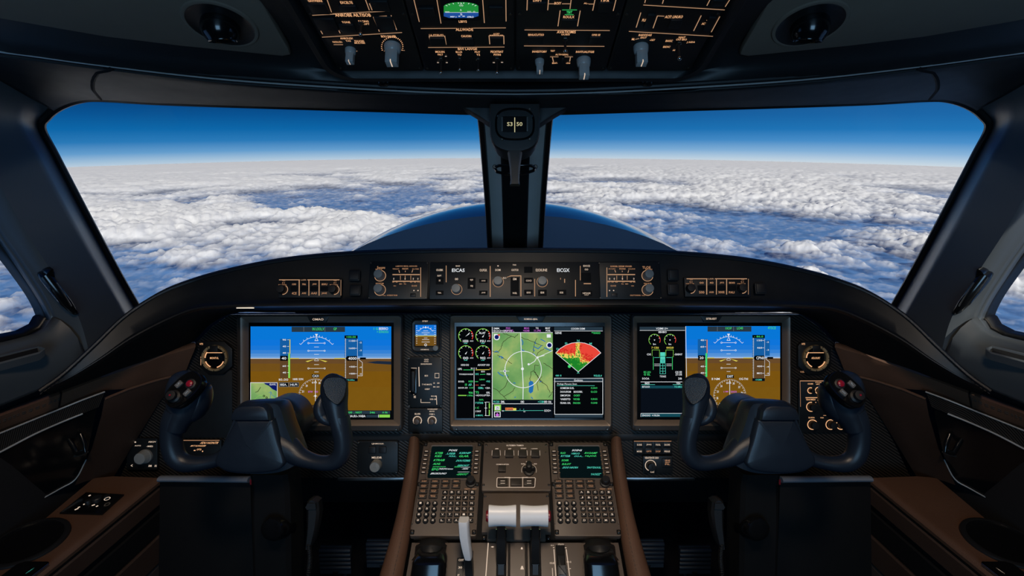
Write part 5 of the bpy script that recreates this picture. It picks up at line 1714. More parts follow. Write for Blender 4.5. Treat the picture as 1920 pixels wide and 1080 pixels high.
def fms(label, ox, txt, legends):
    """Keyboard unit; ox: crop x origin. Crop pixels at 3.857 per photograph pixel, origin y 800."""
    V = View(PF, ox, 800, 3.857)
    a, b = PF.L(793 if ox < 900 else 1048, 830), PF.L(898 if ox < 900 else 1158, 1004)
    # the unit's rectangle in its plane
    xl = V.p(618, 520).x if ox < 900 else V.p(50, 400).x
    if ox < 900:
        x0, x1 = PF.L(784, 900).x, PF.L(899, 900).x
    else:
        x0, x1 = PF.L(1034, 900).x, PF.L(1149, 900).x
    y1, y0 = PF.L(966, 829.5).y, PF.L(966, 1005).y
    fr = PF.moved((x0 + x1) / 2, (y0 + y1) / 2, 0)
    t = thing('flight_computer_keypad', label, 'keypad unit', fr, group='keypad units on the pedestal')
    hw, hh = (x1 - x0) / 2, (y1 - y0) / 2
    m = MB(TAUPE); m.rbox(-hw, -hh, hw, hh, -.012, 0, .004, .001); m.build('face_plate', t)
    # screen recess
    sy0, sy1 = hh - hh * 2 * .415, hh - hh * 2 * .055
    sw = hw * .70
    m = MB(TAUPE)
    def rr(d, z, r): return [(x, y, z) for x, y in rrect(-sw - d, sy0 - d, sw + d, sy1 + d, r, 5)]
    m.rings([rr(.006, .0002, .006), rr(.005, .0022, .006), rr(.003, .0026, .005), rr(.0006, .0008, .003)], TAUPE, cap1=False)
    m.build('screen_surround', t)
    m = MB(SCRK)
    m.rings([[(x, y, .0006) for x, y in rrect(-sw - .0006, sy0 - .0006, sw + .0006, sy1 + .0006, .003, 4)], [(x, y, .0012) for x, y in rrect(-sw - .0006, sy0 - .0006, sw + .0006, sy1 + .0006, .003, 4)]], glow('crt_black', (6, 18, 20), 1.0) if 'crt_black' not in MATS else MATS['crt_black'])
    H_, Wd = sy1 - sy0, 2 * sw
    for s, u0, u1, vv, h_, mt in txt:
        m.text(s, -sw + u0 * Wd, sy1 - (vv + h_) * H_, -sw + u1 * Wd, sy1 - vv * H_, .0016, mt, .1)
    m.build('screen', t)
    # line keys
    def keymesh(w_, h_, d, r, mat=KEYM):
        def f():
            mm = MB(mat); mm.rbox(-w_ / 2, -h_ / 2, w_ / 2, h_ / 2, 0, d, r, .0006); return mm
        return shared(('fk', round(w_, 4), round(h_, 4), d), f, 'key')
    lg = MB(CREAM)
    for sx_ in (-1, 1):
        for i in range(6):
            y = sy1 - H_ * (.18 + .135 * i); x = sx_ * hw * .86
            link('line_key', keymesh(hw * .17, H_ * .062, .004, .0012), t, (x, y, 0))
            lg.text('-', x - hw * .05, y - H_ * .008, x + hw * .05, y + H_ * .008, .0042)
            lg.line([(sx_ * hw * .74, y), (sx_ * hw * .70, y - H_ * .01)], .0005, .003, AMBD)
    # function keys: 4 + 4 + 2 + 2
    base = sy0 - hh * .045
    ky = [base - hh * .105 * (i + .5) for i in range(4)]
    L = list(legends)
    for r_, cnt in enumerate((4, 4, 2, 2)):
        for c_ in range(cnt):
            x = -hw * .78 + c_ * hw * .345; y = ky[r_]
            link('function_key', keymesh(hw * .28, hh * .075, .0045, .0014), t, (x, y, 0))
            s = L.pop(0)
            if r_ == 0: lg.text(s, x - hw * .08, y - hh * .011, x + hw * .08, y + hh * .011, .0048, AMBD)
            else:
                lg.text(s, x - hw * .08, y + hh * .005, x + hw * .08, y + hh * .021, .0048, AMBD); lg.text(s[::-1], x - hw * .07, y - hh * .021, x + hw * .07, y - hh * .005, .0048, AMBD)
    c = (hw * .73, ky[0] - hh * .02)
    def kf():
        mm = MB(BLACK); mm.lathe([(hw * .17, 0), (hw * .17, .005), (hw * .13, .006), (hw * .125, .017), (hw * .11, .018)], n=24); return mm
    link('rotary_knob', shared('fmsknob', kf, 'rotary_knob'), t, (c[0], c[1], 0))
    lg.text('TEST   BW', c[0] - hw * .2, ky[1] - hh * .05, c[0] + hw * .2, ky[1] - hh * .03, .0006, AMBD)
    # letters and digits
    def round_key():
        mm = MB(BLACK); mm.lathe([(hw * .088, 0), (hw * .088, .003), (hw * .074, .0045)], n=16); return mm
    def sq_key():
        mm = MB(BLACK); mm.rbox(-hw * .085, -hh * .036, hw * .085, hh * .036, 0, .0042, .002, .0007); return mm
    rk, sk = shared('fmsround', round_key, 'letter_key'), shared('fmssq', sq_key, 'letter_key')
    gy = [ky[2] - hh * .02 - i * hh * .113 for i in range(6)]
    letters, digits = legends.L, legends.D
    for r_ in range(6):
        for c_ in range(5):
            x = hw * (-.07 + .218 * c_); y = gy[r_]
            link('letter_key', sk, t, (x, y, 0)); lg.text(letters[r_][c_], x - hw * .035, y - hh * .018, x + hw * .035, y + hh * .018, .0045, CREAM)
        if r_ >= 2:
            for c_ in range(3):
                x = hw * (-.80 + .225 * c_); y = gy[r_]
                link('digit_key', rk, t, (x, y, 0)); lg.text(digits[r_ - 2][c_], x - hw * .032, y - hh * .018, x + hw * .032, y + hh * .018, .0048, CREAM)
    lg.build('lettering', t)
    for sx_ in (-1, 1):
        m = MB(TAUPE)
        m.rbox(sx_ * hw * .965 - .0012, -hh * .78, sx_ * hw * .965 + .0012, -hh * .08, 0, .0022, .001, .0005)
        m.build('ridge', t)
    for sx_ in (-1, 1):
        for y in (hh * .95, hh * .03, -hh * .93):
            def nf():
                mm = MB(DEEP); mm.rbox(-.0042, -.0048, .0042, .0048, .0, .0006, .0015, .0002); return mm
            link('corner_latch', shared('fmsnotch', nf, 'corner_latch'), t, (sx_ * hw * .93, y, .0001))
            screw(t, sx_ * hw * .93, y, .0026, .0006)
    return t


class Leg(list):
    pass


l1 = Leg(['DEP', 'PERI', 'DMAS', 'EMIG', 'PRIN', 'OBEN', 'TOST', 'TAR', 'SOV', 'FIOS', 'REKI', 'MAST']); l1.L = ['ABCDE', 'JOHJO', 'AXKLN', 'BSDOE', 'VTNIS', 'LYATY']; l1.D = [['1', '2', '3'], ['8', '5', '6'], ['8', '5', '0'], ['0', '0', '-x']]
l2 = Leg(['ROPTE', 'PENI', 'FAIRO', 'BASPL', 'DEPTE', 'BUAGE', 'MANIL', 'DEIFTIL', 'DENT', 'VOIL', 'SNIEL', 'POEIL']); l2.L = ['ABCCE', 'JBOLP', 'KLNOD', 'ORSKX', 'VYUNS', 'DYTMR']; l2.D = [['1', '2', '3'], ['4', '5', '6'], ['7', '0', '9'], ['9', '0', '-x']]
fms('left keypad unit on the pedestal, screen of green text headed POSS', 620,
    [('POSS', .42, .62, .10, .06, WHT), ('KTEB', .10, .28, .19, .065, GRN), ('.UIEB', .36, .58, .21, .06, CYA), ('KSRNIP', .68, .95, .19, .06, CYA), ('KIES', .10, .26, .29, .065, GRN), ('PCIUL..', .44, .62, .30, .05, CYA), ('GLAR.', .68, .92, .29, .065, GRN),
     ('KTRAIB', .08, .34, .42, .065, GRN), ('DOUTZBEL', .62, .96, .44, .06, CYA), ('ALNS.', .08, .26, .54, .065, GRN), ('SIEBOKIT', .66, .93, .60, .05, CYA), ('SIOFJIUNGR', .07, .38, .65, .04, GRN), ('EPG', .07, .22, .71, .07, GRN), ('TNROPO.Arsmn', .22, .56, .71, .045, WHT), ('POODIT', .60, .74, .65, .04, GRN), ('_', .74, .96, .675, .008, WHT), ('-SERI', .78, .92, .71, .04, WHT), ('_', .68, .95, .825, .008, WHT), ('BROSOUNO', .05, .41, .85, .055, WHT), ('-GRINYO"', .66, .92, .87, .06, GRN)], l1)
fms('right keypad unit on the pedestal, screen of green text headed SOSNS', 1020,
    [('SOSNS', .32, .56, .10, .06, WHT), ('RUO', .04, .16, .19, .06, GRN), ('10BIUO', .30, .50, .21, .055, CYA), ('RVOAMF', .62, .92, .19, .06, GRN), ('RTTEIB', .04, .26, .29, .06, CYA), ('OO.A...', .36, .58, .30, .05, CYA), ('NLJOZ.', .62, .90, .29, .065, GRN),
     ('SO0R', .05, .22, .43, .06, GRN), ('SULOT', .05, .26, .55, .06, GRN), ('SSOO N0ORA', .05, .42, .66, .06, CYA), ('"SNYTDOOL.', .62, .97, .66, .06, CYA), ('YAOIZZ"', .70, .94, .87, .06, CYA)], l2)

# middle switch module
P2 = View(PF, 880, 800, 7.714)
x0, x1 = PF.L(905, 880).x, PF.L(1031, 880).x
y1, y0 = PF.L(966, 829.5).y, PF.L(966, 920).y
fr = PF.moved((x0 + x1) / 2, (y0 + y1) / 2, 0)
t = thing('trim_switch_module', 'taupe switch module between the two keypad units with a black T knob', 'control panel', fr)
hw, hh = (x1 - x0) / 2, (y1 - y0) / 2
m = MB(TAUPE); m.rbox(-hw, -hh, hw, hh, -.012, 0, .003, .001); m.build('face_plate', t)
v = View(fr, 880, 800, 7.714)
k = MB(CREAM)
for s, a, b, Y, hh_ in (('ULTESBEN TRIMSO', 536, 784, 273, 10), ('AMA', 372, 424, 321, 8), ('AMUST', 364, 444, 346, 6), ('SAP', 562, 606, 321, 9), ('FIMP', 552, 612, 346, 7), ('TIITWPT', 742, 824, 318, 8), ('MEBT', 744, 798, 346, 7), ('- LOOO', 886, 986, 320, 7), ('FINL', 930, 972, 346, 7), ('CHOMUN ARTION', 388, 570, 548, 9), ('THENE', 818, 894, 512, 9), ('SOAN', 748, 804, 540, 8), ('AHI', 930, 974, 540, 8), ('BUNFIL', 510, 596, 738, 8), ('ORATEI', 762, 846, 738, 8)):
    k.T(v, s, a, Y - hh_, b, Y + hh_, CREAM)
for a, b in ((326, 450), (512, 646), (706, 838), (888, 1022)):
    k.Ln(v, [(a, 420), (a + 4, 348), (a + 20, 348)], 4, CREAM); k.Ln(v, [(b, 420), (b - 4, 348), (b - 20, 348)], 4, CREAM)
    button(t, v, a + 8, 360, b - 8, 458, .007, KEYM)
button(t, v, 420, 580, 530, 668, .007, KEYM)
k.Ln(v, [(410, 740), (946, 740), (956, 752), (946, 870), (936, 880), (406, 880), (396, 870), (400, 752)], 7, CREAM, closed=True)
k.Ln(v, [(580, 742), (580, 878)], 5, CREAM); k.Ln(v, [(772, 742), (772, 878)], 5, CREAM)
k.A(v, 862, 632, 108, -20, 200, 3, CREAM)
for a, b in ((412, 556), (600, 756), (788, 936)): button(t, v, a, 758, b, 866, .005, KEYM)
for X in (484, 864):
    for Y in (804, 838): k.Ln(v, [(X - 32, Y), (X + 32, Y)], 7, CREAM, .0054)
k.build('lettering', t)
m = MB(BLACK)
c = v.p(862, 645); r = 100 * v.m(862, 645)
m.lathe([(r * .8, 0), (r * .8, .004), (r * .7, .005)], x=c.x, y=c.y, n=28)
m.rbox(c.x - r * .9, c.y - r * .16, c.x + r * .9, c.y + r * .16, .004, .016, .003, .002)
m.rbox(c.x - r * .42, c.y - r * .5, c.x + r * .42, c.y + r * .75, .004, .026, .006, .004)
m.build('selector_knob', t)
for x, y in ((-.93, .88), (.93, .88), (-.95, -.78), (.95, -.78)): screw(t, hw * x, hh * y, .0028)
for X in (245, 1102):
    p = v.p(X, 372); screw(t, p.x, p.y, .0018)

x0, x1 = PF.L(905, 960).x, PF.L(1031, 960).x
y1, y0 = PF.L(966, 923.5).y, PF.L(966, 1011).y
fr = PF.moved((x0 + x1) / 2, (y0 + y1) / 2, -.002)
t = thing('blank_cover_panel', 'plain taupe blank panel behind the two white thrust levers', 'panel', fr)
hw, hh = (x1 - x0) / 2, (y1 - y0) / 2
m = MB(TAUPE); m.prism([(-hw, hh), (-hw, -hh * .7), (-hw * .84, -hh * .7), (-hw * .84, -hh), (hw * .84, -hh), (hw * .84, -hh * .7), (hw, -hh * .7), (hw, hh)], -.010, 0, .0008); m.build('face_plate', t)
for x, y in ((-.95, .86), (.95, .86), (-.93, -.86), (.93, -.86)): screw(t, hw * x, hh * y, .0028, 0 if y > 0 else -.008)

# throttle quadrant: a domed box below the keypads
_q0 = W(966, 1008, .915)
TQ = Frame(W(966, 1050, .893), RIGHT, W(966, 1008, .915) - W(966, 1095, .868))
TV = View(TQ, 840, 920, 6.75)
t = thing('throttle_quadrant', 'taupe throttle quadrant at the near end of the pedestal with three lever slots', 'throttle quadrant', TQ)
m = MB(TAUPE)
q = [TQ.L(x, y) for x, y in ((772, 1017), (1160, 1017), (1178, 1120), (754, 1120))]
m.prism([(p.x, p.y) for p in q], -.05, 0, .002)
m.build('top_plate', t)
m = MB(DEEP)
for X0, X1, Y0, Y1 in ((218, 322, 760, 1200), (606, 742, 640, 1200), (1036, 1170, 640, 1200), (1384, 1476, 690, 1200)):
    mm = MB(DEEP); mm.Bx(TV, X0, Y0, X1, Y1, .0002, .0012, DEEP, 8, .0003); mm.build('lever_slot', t)
m = MB(TAUPE); 
for X0, X1 in ((756, 790), (976, 1006)):
    mm = MB(BEZEL); mm.Bx(TV, X0, 676, X1, 1200, .0002, .006, BEZEL, 8, .002); mm.build('slot_guide', t)
mm = MB(BLACK); mm.Bx(TV, 92, 850, 206, 1200, .0002, .0008, BLACK, 8, .0003); mm.build('label_strip', t)
k = MB(CREAM)
for s, X0, X1, Y0, Y1 in (('COT', 134, 200, 866, 894), ('30', 130, 178, 960, 988), ('F', 122, 146, 1060, 1082), ('SPLRS', 1390, 1466, 672, 684), ('DETNE', 1392, 1466, 688, 702), ('IN.', 1302, 1342, 688, 700), ('-', 1328, 1346, 718, 726), ('-', 1478, 1500, 720, 728), ('15:0', 1290, 1342, 906, 930), ('01:2', 1504, 1558, 892, 914), ('-', 1536, 1554, 984, 992)):
    k.T(TV, s, X0, Y0, X1, Y1, CREAM, .0010)
for pts, w in (([(510, 662), (478, 1090)], 11), ([(1340, 742), (1366, 1090)], 9), ([(1496, 742), (1540, 1090)], 9), ([(1450, 730), (1484, 970)], 5), ([(1320, 980), (1326, 1090)], 6)):
    k.Ln(TV, pts, w, CREAM, .0008)
for X, Y, h in ((934, 730, 14), (938, 976, 22)):
    k.poly([TV.p(X - h, Y + h), TV.p(X + h, Y + h), TV.p(X + h * .4, Y - h), TV.p(X - h * .4, Y - h)], .0008, CREAM)
k.poly([TV.p(540, 712), TV.p(562, 704), TV.p(586, 712), TV.p(562, 722)], .0008, CREAM)
k.build('lettering', t)

# thrust levers
def lever(label, X0, X1, sx0, sx1, btn):
    """Barrel handle on a black arm; x in crop pixels (840,920,6.75)."""
    w = .86
    P = lambda X, Y, d=0.0: W(840 + X / 6.75, 920 + Y / 6.75, w + d)
    root = P((X0 + X1) / 2, 1000, .03)
    t = thing('thrust_lever', label, 'lever', loc=root, group='white barrel thrust levers')
    kx = w * S / 1000 / 6.75
    c = P((X0 + X1) / 2, 322); hw = (X1 - X0) / 2 * kx; r = 138 * kx
    m = MB(WHITE)
    prof = [(-1.0, .55), (-1.0, .93), (-.985, 1.0), (-.9, 1.0), (-.6, .955), (-.3, .93), (0, .92), (.3, .93), (.6, .955), (.9, 1.0), (.985, 1.0), (1.0, .93), (1.0, .55)]
    rs = []
    for fx, fr_ in prof:
        ring = []
        for i in range(32):
            a = 2 * pi * i / 32
            # a D section: round top, flatter lower front
            cz, cy_ = sin(a), cos(a)
            rr_ = r * fr_ * (1.0 if cz > -.2 else 1.0 - .06 * (-cz - .2))
            ring.append(c + RIGHT * (hw * fx) + UP * (rr_ * cz) - FWD * (rr_ * .72 * cy_))
        rs.append(ring)
    m.rings(rs, WHITE, cap0=True)
    m.build('handle', t, True)
    m = MB(BLACK)
    a0, a1 = (sx0 + sx1) / 2, (sx1 - sx0) / 2 * kx
    path = [(P(a0, 440, .005), a1 * .78, .010), (P(a0, 560, .02), a1 * .80, .011), (P(a0, 600, .024), a1, .014), (P(a0, 860, .032), a1 * 1.0, .014), (P(a0, 885, .034), a1 * .95, .014), (P(a0, 900, .032), a1 * .70, .012), (P(a0, 1180, .022), a1 * .72, .012)]
    m.sweep([path[0]] + path[1:], BLACK, 4, upv=-FWD) if False else None
    rs = []
    for p, a, b in path:
        rs.append([p + RIGHT * x * a + FWD * y * b for x, y in ((-1, -.7), (-.85, -1), (.85, -1), (1, -.7), (1, 1), (-1, 1))])
    m.rings(rs, BLACK, cap0=True)
    m.build('arm', t, True)
    m = MB(CHROME)
    for s_ in (-1, 1):
        m.tube([P(a0, 470, .012) + RIGHT * s_ * a1 * .92 - FWD * .006, P(a0, 570, .016) + RIGHT * s_ * a1 * .98 - FWD * .008], .0012, n=6)
    m.build('rail', t, True)
    m = MB(DARKRED)
    e = c + RIGHT * (hw * btn)
    M_ = Matrix((-FWD, UP, RIGHT * btn)).transposed().to_4x4(); M_.translation = e
    m.M = M_
    m.lathe([(r * .52, 0.0), (r * .52, .0030), (r * .42, .0048), (r * .1, .005)], n=24)
    m.M = None
    m.build('side_button', t, True)


lever('white barrel thrust lever with the dark red button, beside the slim white lever', 514, 864, 608, 738, -1)
lever('white barrel thrust lever on the co-pilot half of the quadrant', 912, 1266, 1044, 1164, 1)

# slim white speed brake lever
w = .84
P = lambda X, Y, d=0.0: W(840 + X / 6.75, 920 + Y / 6.75, w + d)
t = thing('speed_brake_lever', 'slim curved white lever standing left of the thrust levers', 'lever', loc=P(280, 1000, .03))
m = MB(WHITE)
path = [(200, 366, 62, .0), (200, 374, 66, .0), (204, 440, 66, .002), (212, 560, 66, .006), (228, 660, 62, .010), (246, 760, 56, .014), (260, 826, 50, .018), (264, 842, 44, .019)]
rs = []
for X, Y, hw_, d in path:
    c = P(X, Y, d); a = hw_ * w * S / 6750
    rs.append([c + RIGHT * a * x + FWD * .013 * y for x, y in ((-1, -.55), (-.85, -.9), (.0, -1), (.62, -.95), (.8, -.8), (1, .1), (.95, .8), (.8, 1), (-.8, 1), (-1, .8))])
m.rings(rs, WHITE, cap0=True)
m.build('handle', t, True)
m = MB(BLACK)
rs = []
for X, Y, hw_, d in ((262, 836, 44, .020), (268, 900, 46, .024), (272, 1000, 48, .030), (274, 1160, 50, .03)):
    c = P(X, Y, d); a = hw_ * w * S / 6750
    rs.append([c + RIGHT * a * x + FWD * .012 * y for x, y in ((-1, -1), (1, -1), (1, 1), (-1, 1))])
m.rings(rs, BLACK, cap0=True)
m.build('arm', t, True)
# flap lever stub
t = thing('flap_lever', 'short dark flap lever in the narrow slot right of the thrust levers', 'lever', loc=TQ.M @ TQ.L(840 + 1440 / 6.75, 920 + 1010 / 6.75, .004))
m = MB(BLACK); m.M = TQ.M
m.Bx(TV, 1404, 826, 1470, 1160, .0016, .006, BLACK, 4, .001); m.M = None; m.build('arm', t, True)
m = MB(KNOBD); m.M = TQ.M
m.Bx(TV, 1388, 976, 1494, 1120, .007, .022, KNOBD, 10, .003); m.M = None; m.build('grip', t, True)

# padded grips at both sides of the quadrant
for s_, lab in ((0, 'black padded trim wheel hood left of the slim white lever'), (1, 'black padded trim wheel hood right of the flap lever')):
    Z = lambda x, y, w_: W(mir(x + 5) if s_ else x + 5, y, w_)
    t = thing('wheel_hood', lab, 'hood', loc=Z(802, 1060, .86))
    m = MB(BLACK)
    rows_ = []
    for x0_, x1_, y, w_ in ((776, 834, 1018, .895), (774, 832, 1022, .875), (772, 830, 1040, .862), (766, 826, 1048, .86)):
        rows_.append([Z(x0_ + (x1_ - x0_) * f, y + 6 * abs(f - .5), w_ + .02 * (abs(f - .5) * 2) ** 3) for f in (0, .05, .15, .3, .5, .7, .85, .95, 1)])
    m.grid(rows_)
    m.grid([[p + FWD * .03 for p in r] for r in rows_[:1]] + rows_[:1])
    m.build('boot', t, True)
    m = MB(GLOSS)
    rs = []
    for y, w_, e in ((1038, .872, .0), (1040, .858, .6), (1046, .846, .85), (1060, .836, 1.0), (1090, .83, 1.05), (1150, .82, 1.1)):
        c = Z(800 - (y - 1040) * .10, y, w_); a = .031 * max(.05, e)
        rs.append([c + RIGHT * a * math.copysign(abs(cos(q)) ** .5, cos(q)) + FWD * (.022 + .022 * math.copysign(abs(sin(q)) ** .6, sin(q)) * max(.1, e)) for q in [2 * pi * i / 24 for i in range(24)]])
    m.rings(rs, GLOSS, cap0=True)
    m.build('wheel', t, True)

# ------------------------------------------------------------------ control yokes
def yoke(right):
    K = 0.80
    fin = (lambda m: mirrored(m)) if right else (lambda m: m)
    lab = ('black control yoke on the right with the button pad on its right-hand grip' if right else 'black control yoke on the left with the button pad on its left-hand grip')
    loc = W(510, 1000, .92); loc = Vector((-loc.x if right else loc.x, loc.y, 0.0))
    t = thing('control_yoke', lab, 'control yoke', loc=loc, group='control yokes')
    B_ = lambda m, name, p=t: fin(m).build(name, p, True)
    u = K * S / 1000.0        # metres per pixel at the yoke's depth

    # horns: one smooth bar through hub from grip to grip
    m = MB(SOFT)
    path = [(334, 770, 21, 24, .0), (325, 790, 20, 22, .0), (320, 815, 19, 20, .002), (320, 838, 19, 19, .004), (326, 858, 19, 18, .005), (341, 870, 17, 17, .006), (365, 872, 14, 17, .008), (393, 868, 13, 17, .012), (418, 858, 17, 19, .016), (440, 846, 24, 24, .02), (470, 838, 30, 26, .022),
            (505, 838, 30, 26, .022), (532, 848, 25, 24, .02), (556, 862, 18, 20, .016), (582, 869, 14, 18, .012), (607, 871, 14, 17, .008), (627, 866, 16, 17, .006), (640, 850, 17, 18, .004), (643, 828, 17, 19, .002), (641, 805, 17, 20, .0), (638, 780, 17, 21, .0)]
    P = samp([(a, b, c, d, e) for a, b, c, d, e in path], 4)
    m.sweep([(W(a, b, K) + FWD * e, c * u, d * u) for a, b, c, d, e in P], SOFT, 18)
    B_(m, 'horn_frame')
    # hub body behind the cover
    m = MB(SOFT)
    out = [(439, 766), (448, 758), (505, 756), (522, 764), (534, 800), (552, 846), (556, 872), (520, 890), (470, 893), (420, 888), (402, 872), (408, 846), (428, 800)]
    rs = []
    for w_, sc_ in ((.856, .86), (.852, .92), (.842, .97), (.83, 1.0), (.815, 1.0), (.806, .97)):
        rs.append([W(481 + (x - 481) * sc_, 828 + (y - 828) * sc_, K) + FWD * ((w_ - K) * S) for x, y, in [(p[0], p[1]) for p in samp([(x, y, 0) for x, y in out + out[:1]], 4)[:-1]]])
    m.rings(rs, SOFT, cap0=True)
    B_(m, 'hub_body')
    m = MB(SOFT)
    out = [(444, 790), (450, 786), (508, 786), (515, 790), (524, 824), (535, 858), (534, 870), (520, 880), (480, 885), (438, 883), (414, 874), (407, 864), (411, 850), (428, 820)]
    o2 = [(p[0], p[1]) for p in samp([(x, y, 0) for x, y in out + out[:1]], 5)[:-1]]
    fr = facing(475, 835, K)
    q = [fr.L(*p) for p in o2]
    m.M = fr.M @ Matrix.Translation((0, 0, .004))
    A = [(p.x, p.y) for p in q]
    if sum(A[i][0] * A[(i + 1) % len(A)][1] - A[(i + 1) % len(A)][0] * A[i][1] for i in range(len(A))) < 0: A = A[::-1]
    a1, a2 = inset(A, .0012), inset(A, .004)
    rings_ = [[(x, y, -.012) for x, y in A], [(x, y, .001) for x, y in A], [(x, y, .003) for x, y in a1], [(x, y, .0042) for x, y in a2]]
    cx_ = sum(x for x, y in A) / len(A); cy_ = sum(y for x, y in A) / len(A)
    for f, z in ((.8, .0052), (.5, .0066), (.2, .0074)):
        rings_.append([(cx_ + (x - cx_) * f, cy_ + (y - cy_) * f, z) for x, y in a2])
    m.rings(rings_, SOFT)
    m.M = None
    B_(m, 'hub_cover')
    m = MB(SOFT)
    fr = facing(474, 772, K)
    out = [(439, 786), (440, 774), (446, 763), (458, 758), (492, 757), (502, 760), (508, 768), (511, 786)]
    q = [fr.L(*p) for p in out]
    m.M = fr.M; m.prism([(p.x, p.y) for p in q], -.03, .014, .006); m.M = None
    B_(m, 'hub_cap')
    # shaft drum going back to the panel
    m = MB(SOFT)
    c0 = W(529, 788, .925)
    M_ = Matrix((RIGHT, UP, -FWD)).transposed().to_4x4(); M_.translation = c0
    R_ = 43 * .93 * S / 1000
    m.M = M_
    m.lathe([(R_ * .9, -.05), (R_, -.046), (R_, .0), (R_ * .99, .012), (R_ * .9, .022), (R_ * .7, .026)], n=40, cap0=True)
    m.lathe([(.02, -.17), (.02, -.046)], y=-.026, n=20)
    m.M = None
    B_(m, 'shaft_drum')
    # outer grip with thumb flange
    m = MB(SOFT)
    ring = [(354, 700, 5, 8, .004), (352, 703, 16, 18, .004), (350, 709, 27, 26, .004), (348, 719, 33, 31, .005), (347, 732, 36, 33, .006), (346, 748, 36, 33, .006), (343, 763, 33, 31, .006), (338, 778, 27, 28, .004), (333, 792, 21, 24, .002), (328, 806, 18.5, 21, .001)]
    Pm = samp(ring, 4)
    m.sweep([(W(a, b, K) + FWD * e, c * u, d * u) for a, b, c, d, e in Pm], SOFT, 22)
    g = B_(m, 'outer_grip')
    # flange bulging inwards under the button pad
    m = MB(SOFT)
    ring = [(384, 722, 3, 5, .012), (380, 728, 8, 14, .012), (376, 742, 12, 22, .012), (370, 758, 15, 25, .012), (362, 773, 15, 24, .012), (353, 785, 11, 20, .010), (345, 794, 5, 12, .008)]
    m.sweep([(W(a, b, K) + FWD * e, c * u, d * u) for a, b, c, d, e in samp(ring, 4)], SOFT, 18)
    m.build('thumb_flange', g, True) if not right else mirrored(m).build('thumb_flange', g, True)
    # button pad: an oval plate facing back and up
    nrm = (-FWD + UP * .40 - RIGHT * .02).normalized()
    ax_ = (RIGHT * .62 + UP * .78); ax_ = (ax_ - nrm * ax_.dot(nrm)).normalized()
    by_ = nrm.cross(ax_)
    pm = Matrix((ax_, by_, nrm)).transposed().to_4x4(); pm.translation = W(344, 730, K - .028 / S)
    m = MB(GLOSS); m.M = pm
    ra, rb = 36 * u, 23 * u
    el = lambda k: [(ra * k * math.copysign(abs(cos(q)) ** .75, cos(q)), rb * k * math.copysign(abs(sin(q)) ** .75, sin(q))) for q in [2 * pi * i / 40 for i in range(40)]]
    m.rings([[(x, y, -.014) for x, y in el(1.0)], [(x, y, .0) for x, y in el(1.0)], [(x, y, .0016) for x, y in el(.97)], [(x, y, .0012) for x, y in el(.91)]], GLOSS)
    m.M = None
    pad = B_(m, 'button_pad')
    m = MB(RED); m.M = pm
    m.lathe([(.0088, .0), (.0088, .003), (.0076, .0036)], x=ra * .42, y=-rb * .14, n=24, mat=BLACK)
    m.lathe([(.0056, .0036), (.0056, .0062), (.004, .0074), (.0001, .0078)], x=ra * .42, y=-rb * .14, n=20, mat=RED)
    m.M = None; B_(m, 'red_button', pad)
    m = MB(BLACK); m.M = pm
    m.lathe([(.0105, .001), (.0105, .004), (.0075, .006), (.0065, .0095), (.0082, .0115), (.0078, .0135), (.003, .0142)], x=-ra * .5, y=rb * .02, n=24, mat=BLACK)
    m.lathe([(.0016, .0142), (.0016, .0148)], x=-ra * .5, y=rb * .02, n=10, mat=RED)
    m.M = None; B_(m, 'trim_hat', pad)
    for sx_, sy_ in ((.02, .55), (.04, -.5)):
        m = MB(KNOBD); m.M = pm
        m.rbox(ra * sx_ - .0062, rb * sy_ - .004, ra * sx_ + .0062, rb * sy_ + .004, .001, .0038, .0015, .0008)
        m.mat = CREAM
        m.text('UP' if sy_ > 0 else 'DN', ra * sx_ - .003, rb * sy_ - .0014, ra * sx_ + .003, rb * sy_ + .0014, .0040, GRY)
        m.M = None; B_(m, 'rocker_switch', pad)
    # inner grip
    m = MB(SOFT)
    ring = [(629, 703, 5, 8, .002), (628, 706, 15, 16, .002), (627, 713, 22, 22, .002), (626, 726, 25, 24, .002), (627, 744, 24.5, 24, .002), (630, 762, 21, 23, .001), (634, 780, 18.5, 22, .0), (639, 800, 17.5, 21, .0), (642, 820, 17.5, 19, .002)]
    m.sweep([(W(a, b, K) + FWD * e, c * u, d * u) for a, b, c, d, e in samp(ring, 4)], SOFT, 20)
    g2 = B_(m, 'inner_grip')
    m = MB(SOFT)
    ring = [(606, 738, 3, 6, .008), (603, 746, 8, 14, .008), (600, 758, 12, 20, .008), (600, 770, 14, 22, .008), (605, 781, 14, 21, .008), (614, 789, 11, 18, .006), (624, 795, 6, 10, .004)]
    m.sweep([(W(a, b, K) + FWD * e, c * u, d * u) for a, b, c, d, e in samp(ring, 4)], SOFT, 18)
    fin(m).build('thumb_flange', g2, True)
    # leather palm pad with a raised seam on the inner grip
    nr2 = (-FWD + UP * .12 + RIGHT * .12).normalized()
    ax2 = UP - nr2 * UP.dot(nr2); ax2.normalize(); xx2 = ax2.cross(nr2)
    pm2 = Matrix((xx2, ax2, nr2)).transposed().to_4x4(); pm2.translation = W(625, 729, K - .0205 / S)
    out = [(605, 722), (608, 712), (616, 707), (636, 707), (646, 713), (648, 722), (646, 738), (640, 750), (632, 757), (622, 752), (611, 740)]
    q = [((x - 624) * u, -(y - 728) * u) for x, y in [(p[0], p[1]) for p in samp([(x, y, 0) for x, y in out + out[:1]], 4)[:-1]]]
    m = MB(HOODLE); m.M = pm2
    if sum(q[i][0] * q[(i + 1) % len(q)][1] - q[(i + 1) % len(q)][0] * q[i][1] for i in range(len(q))) < 0: q = q[::-1]
    qi, qj = inset(q, .0012), inset(q, .003)
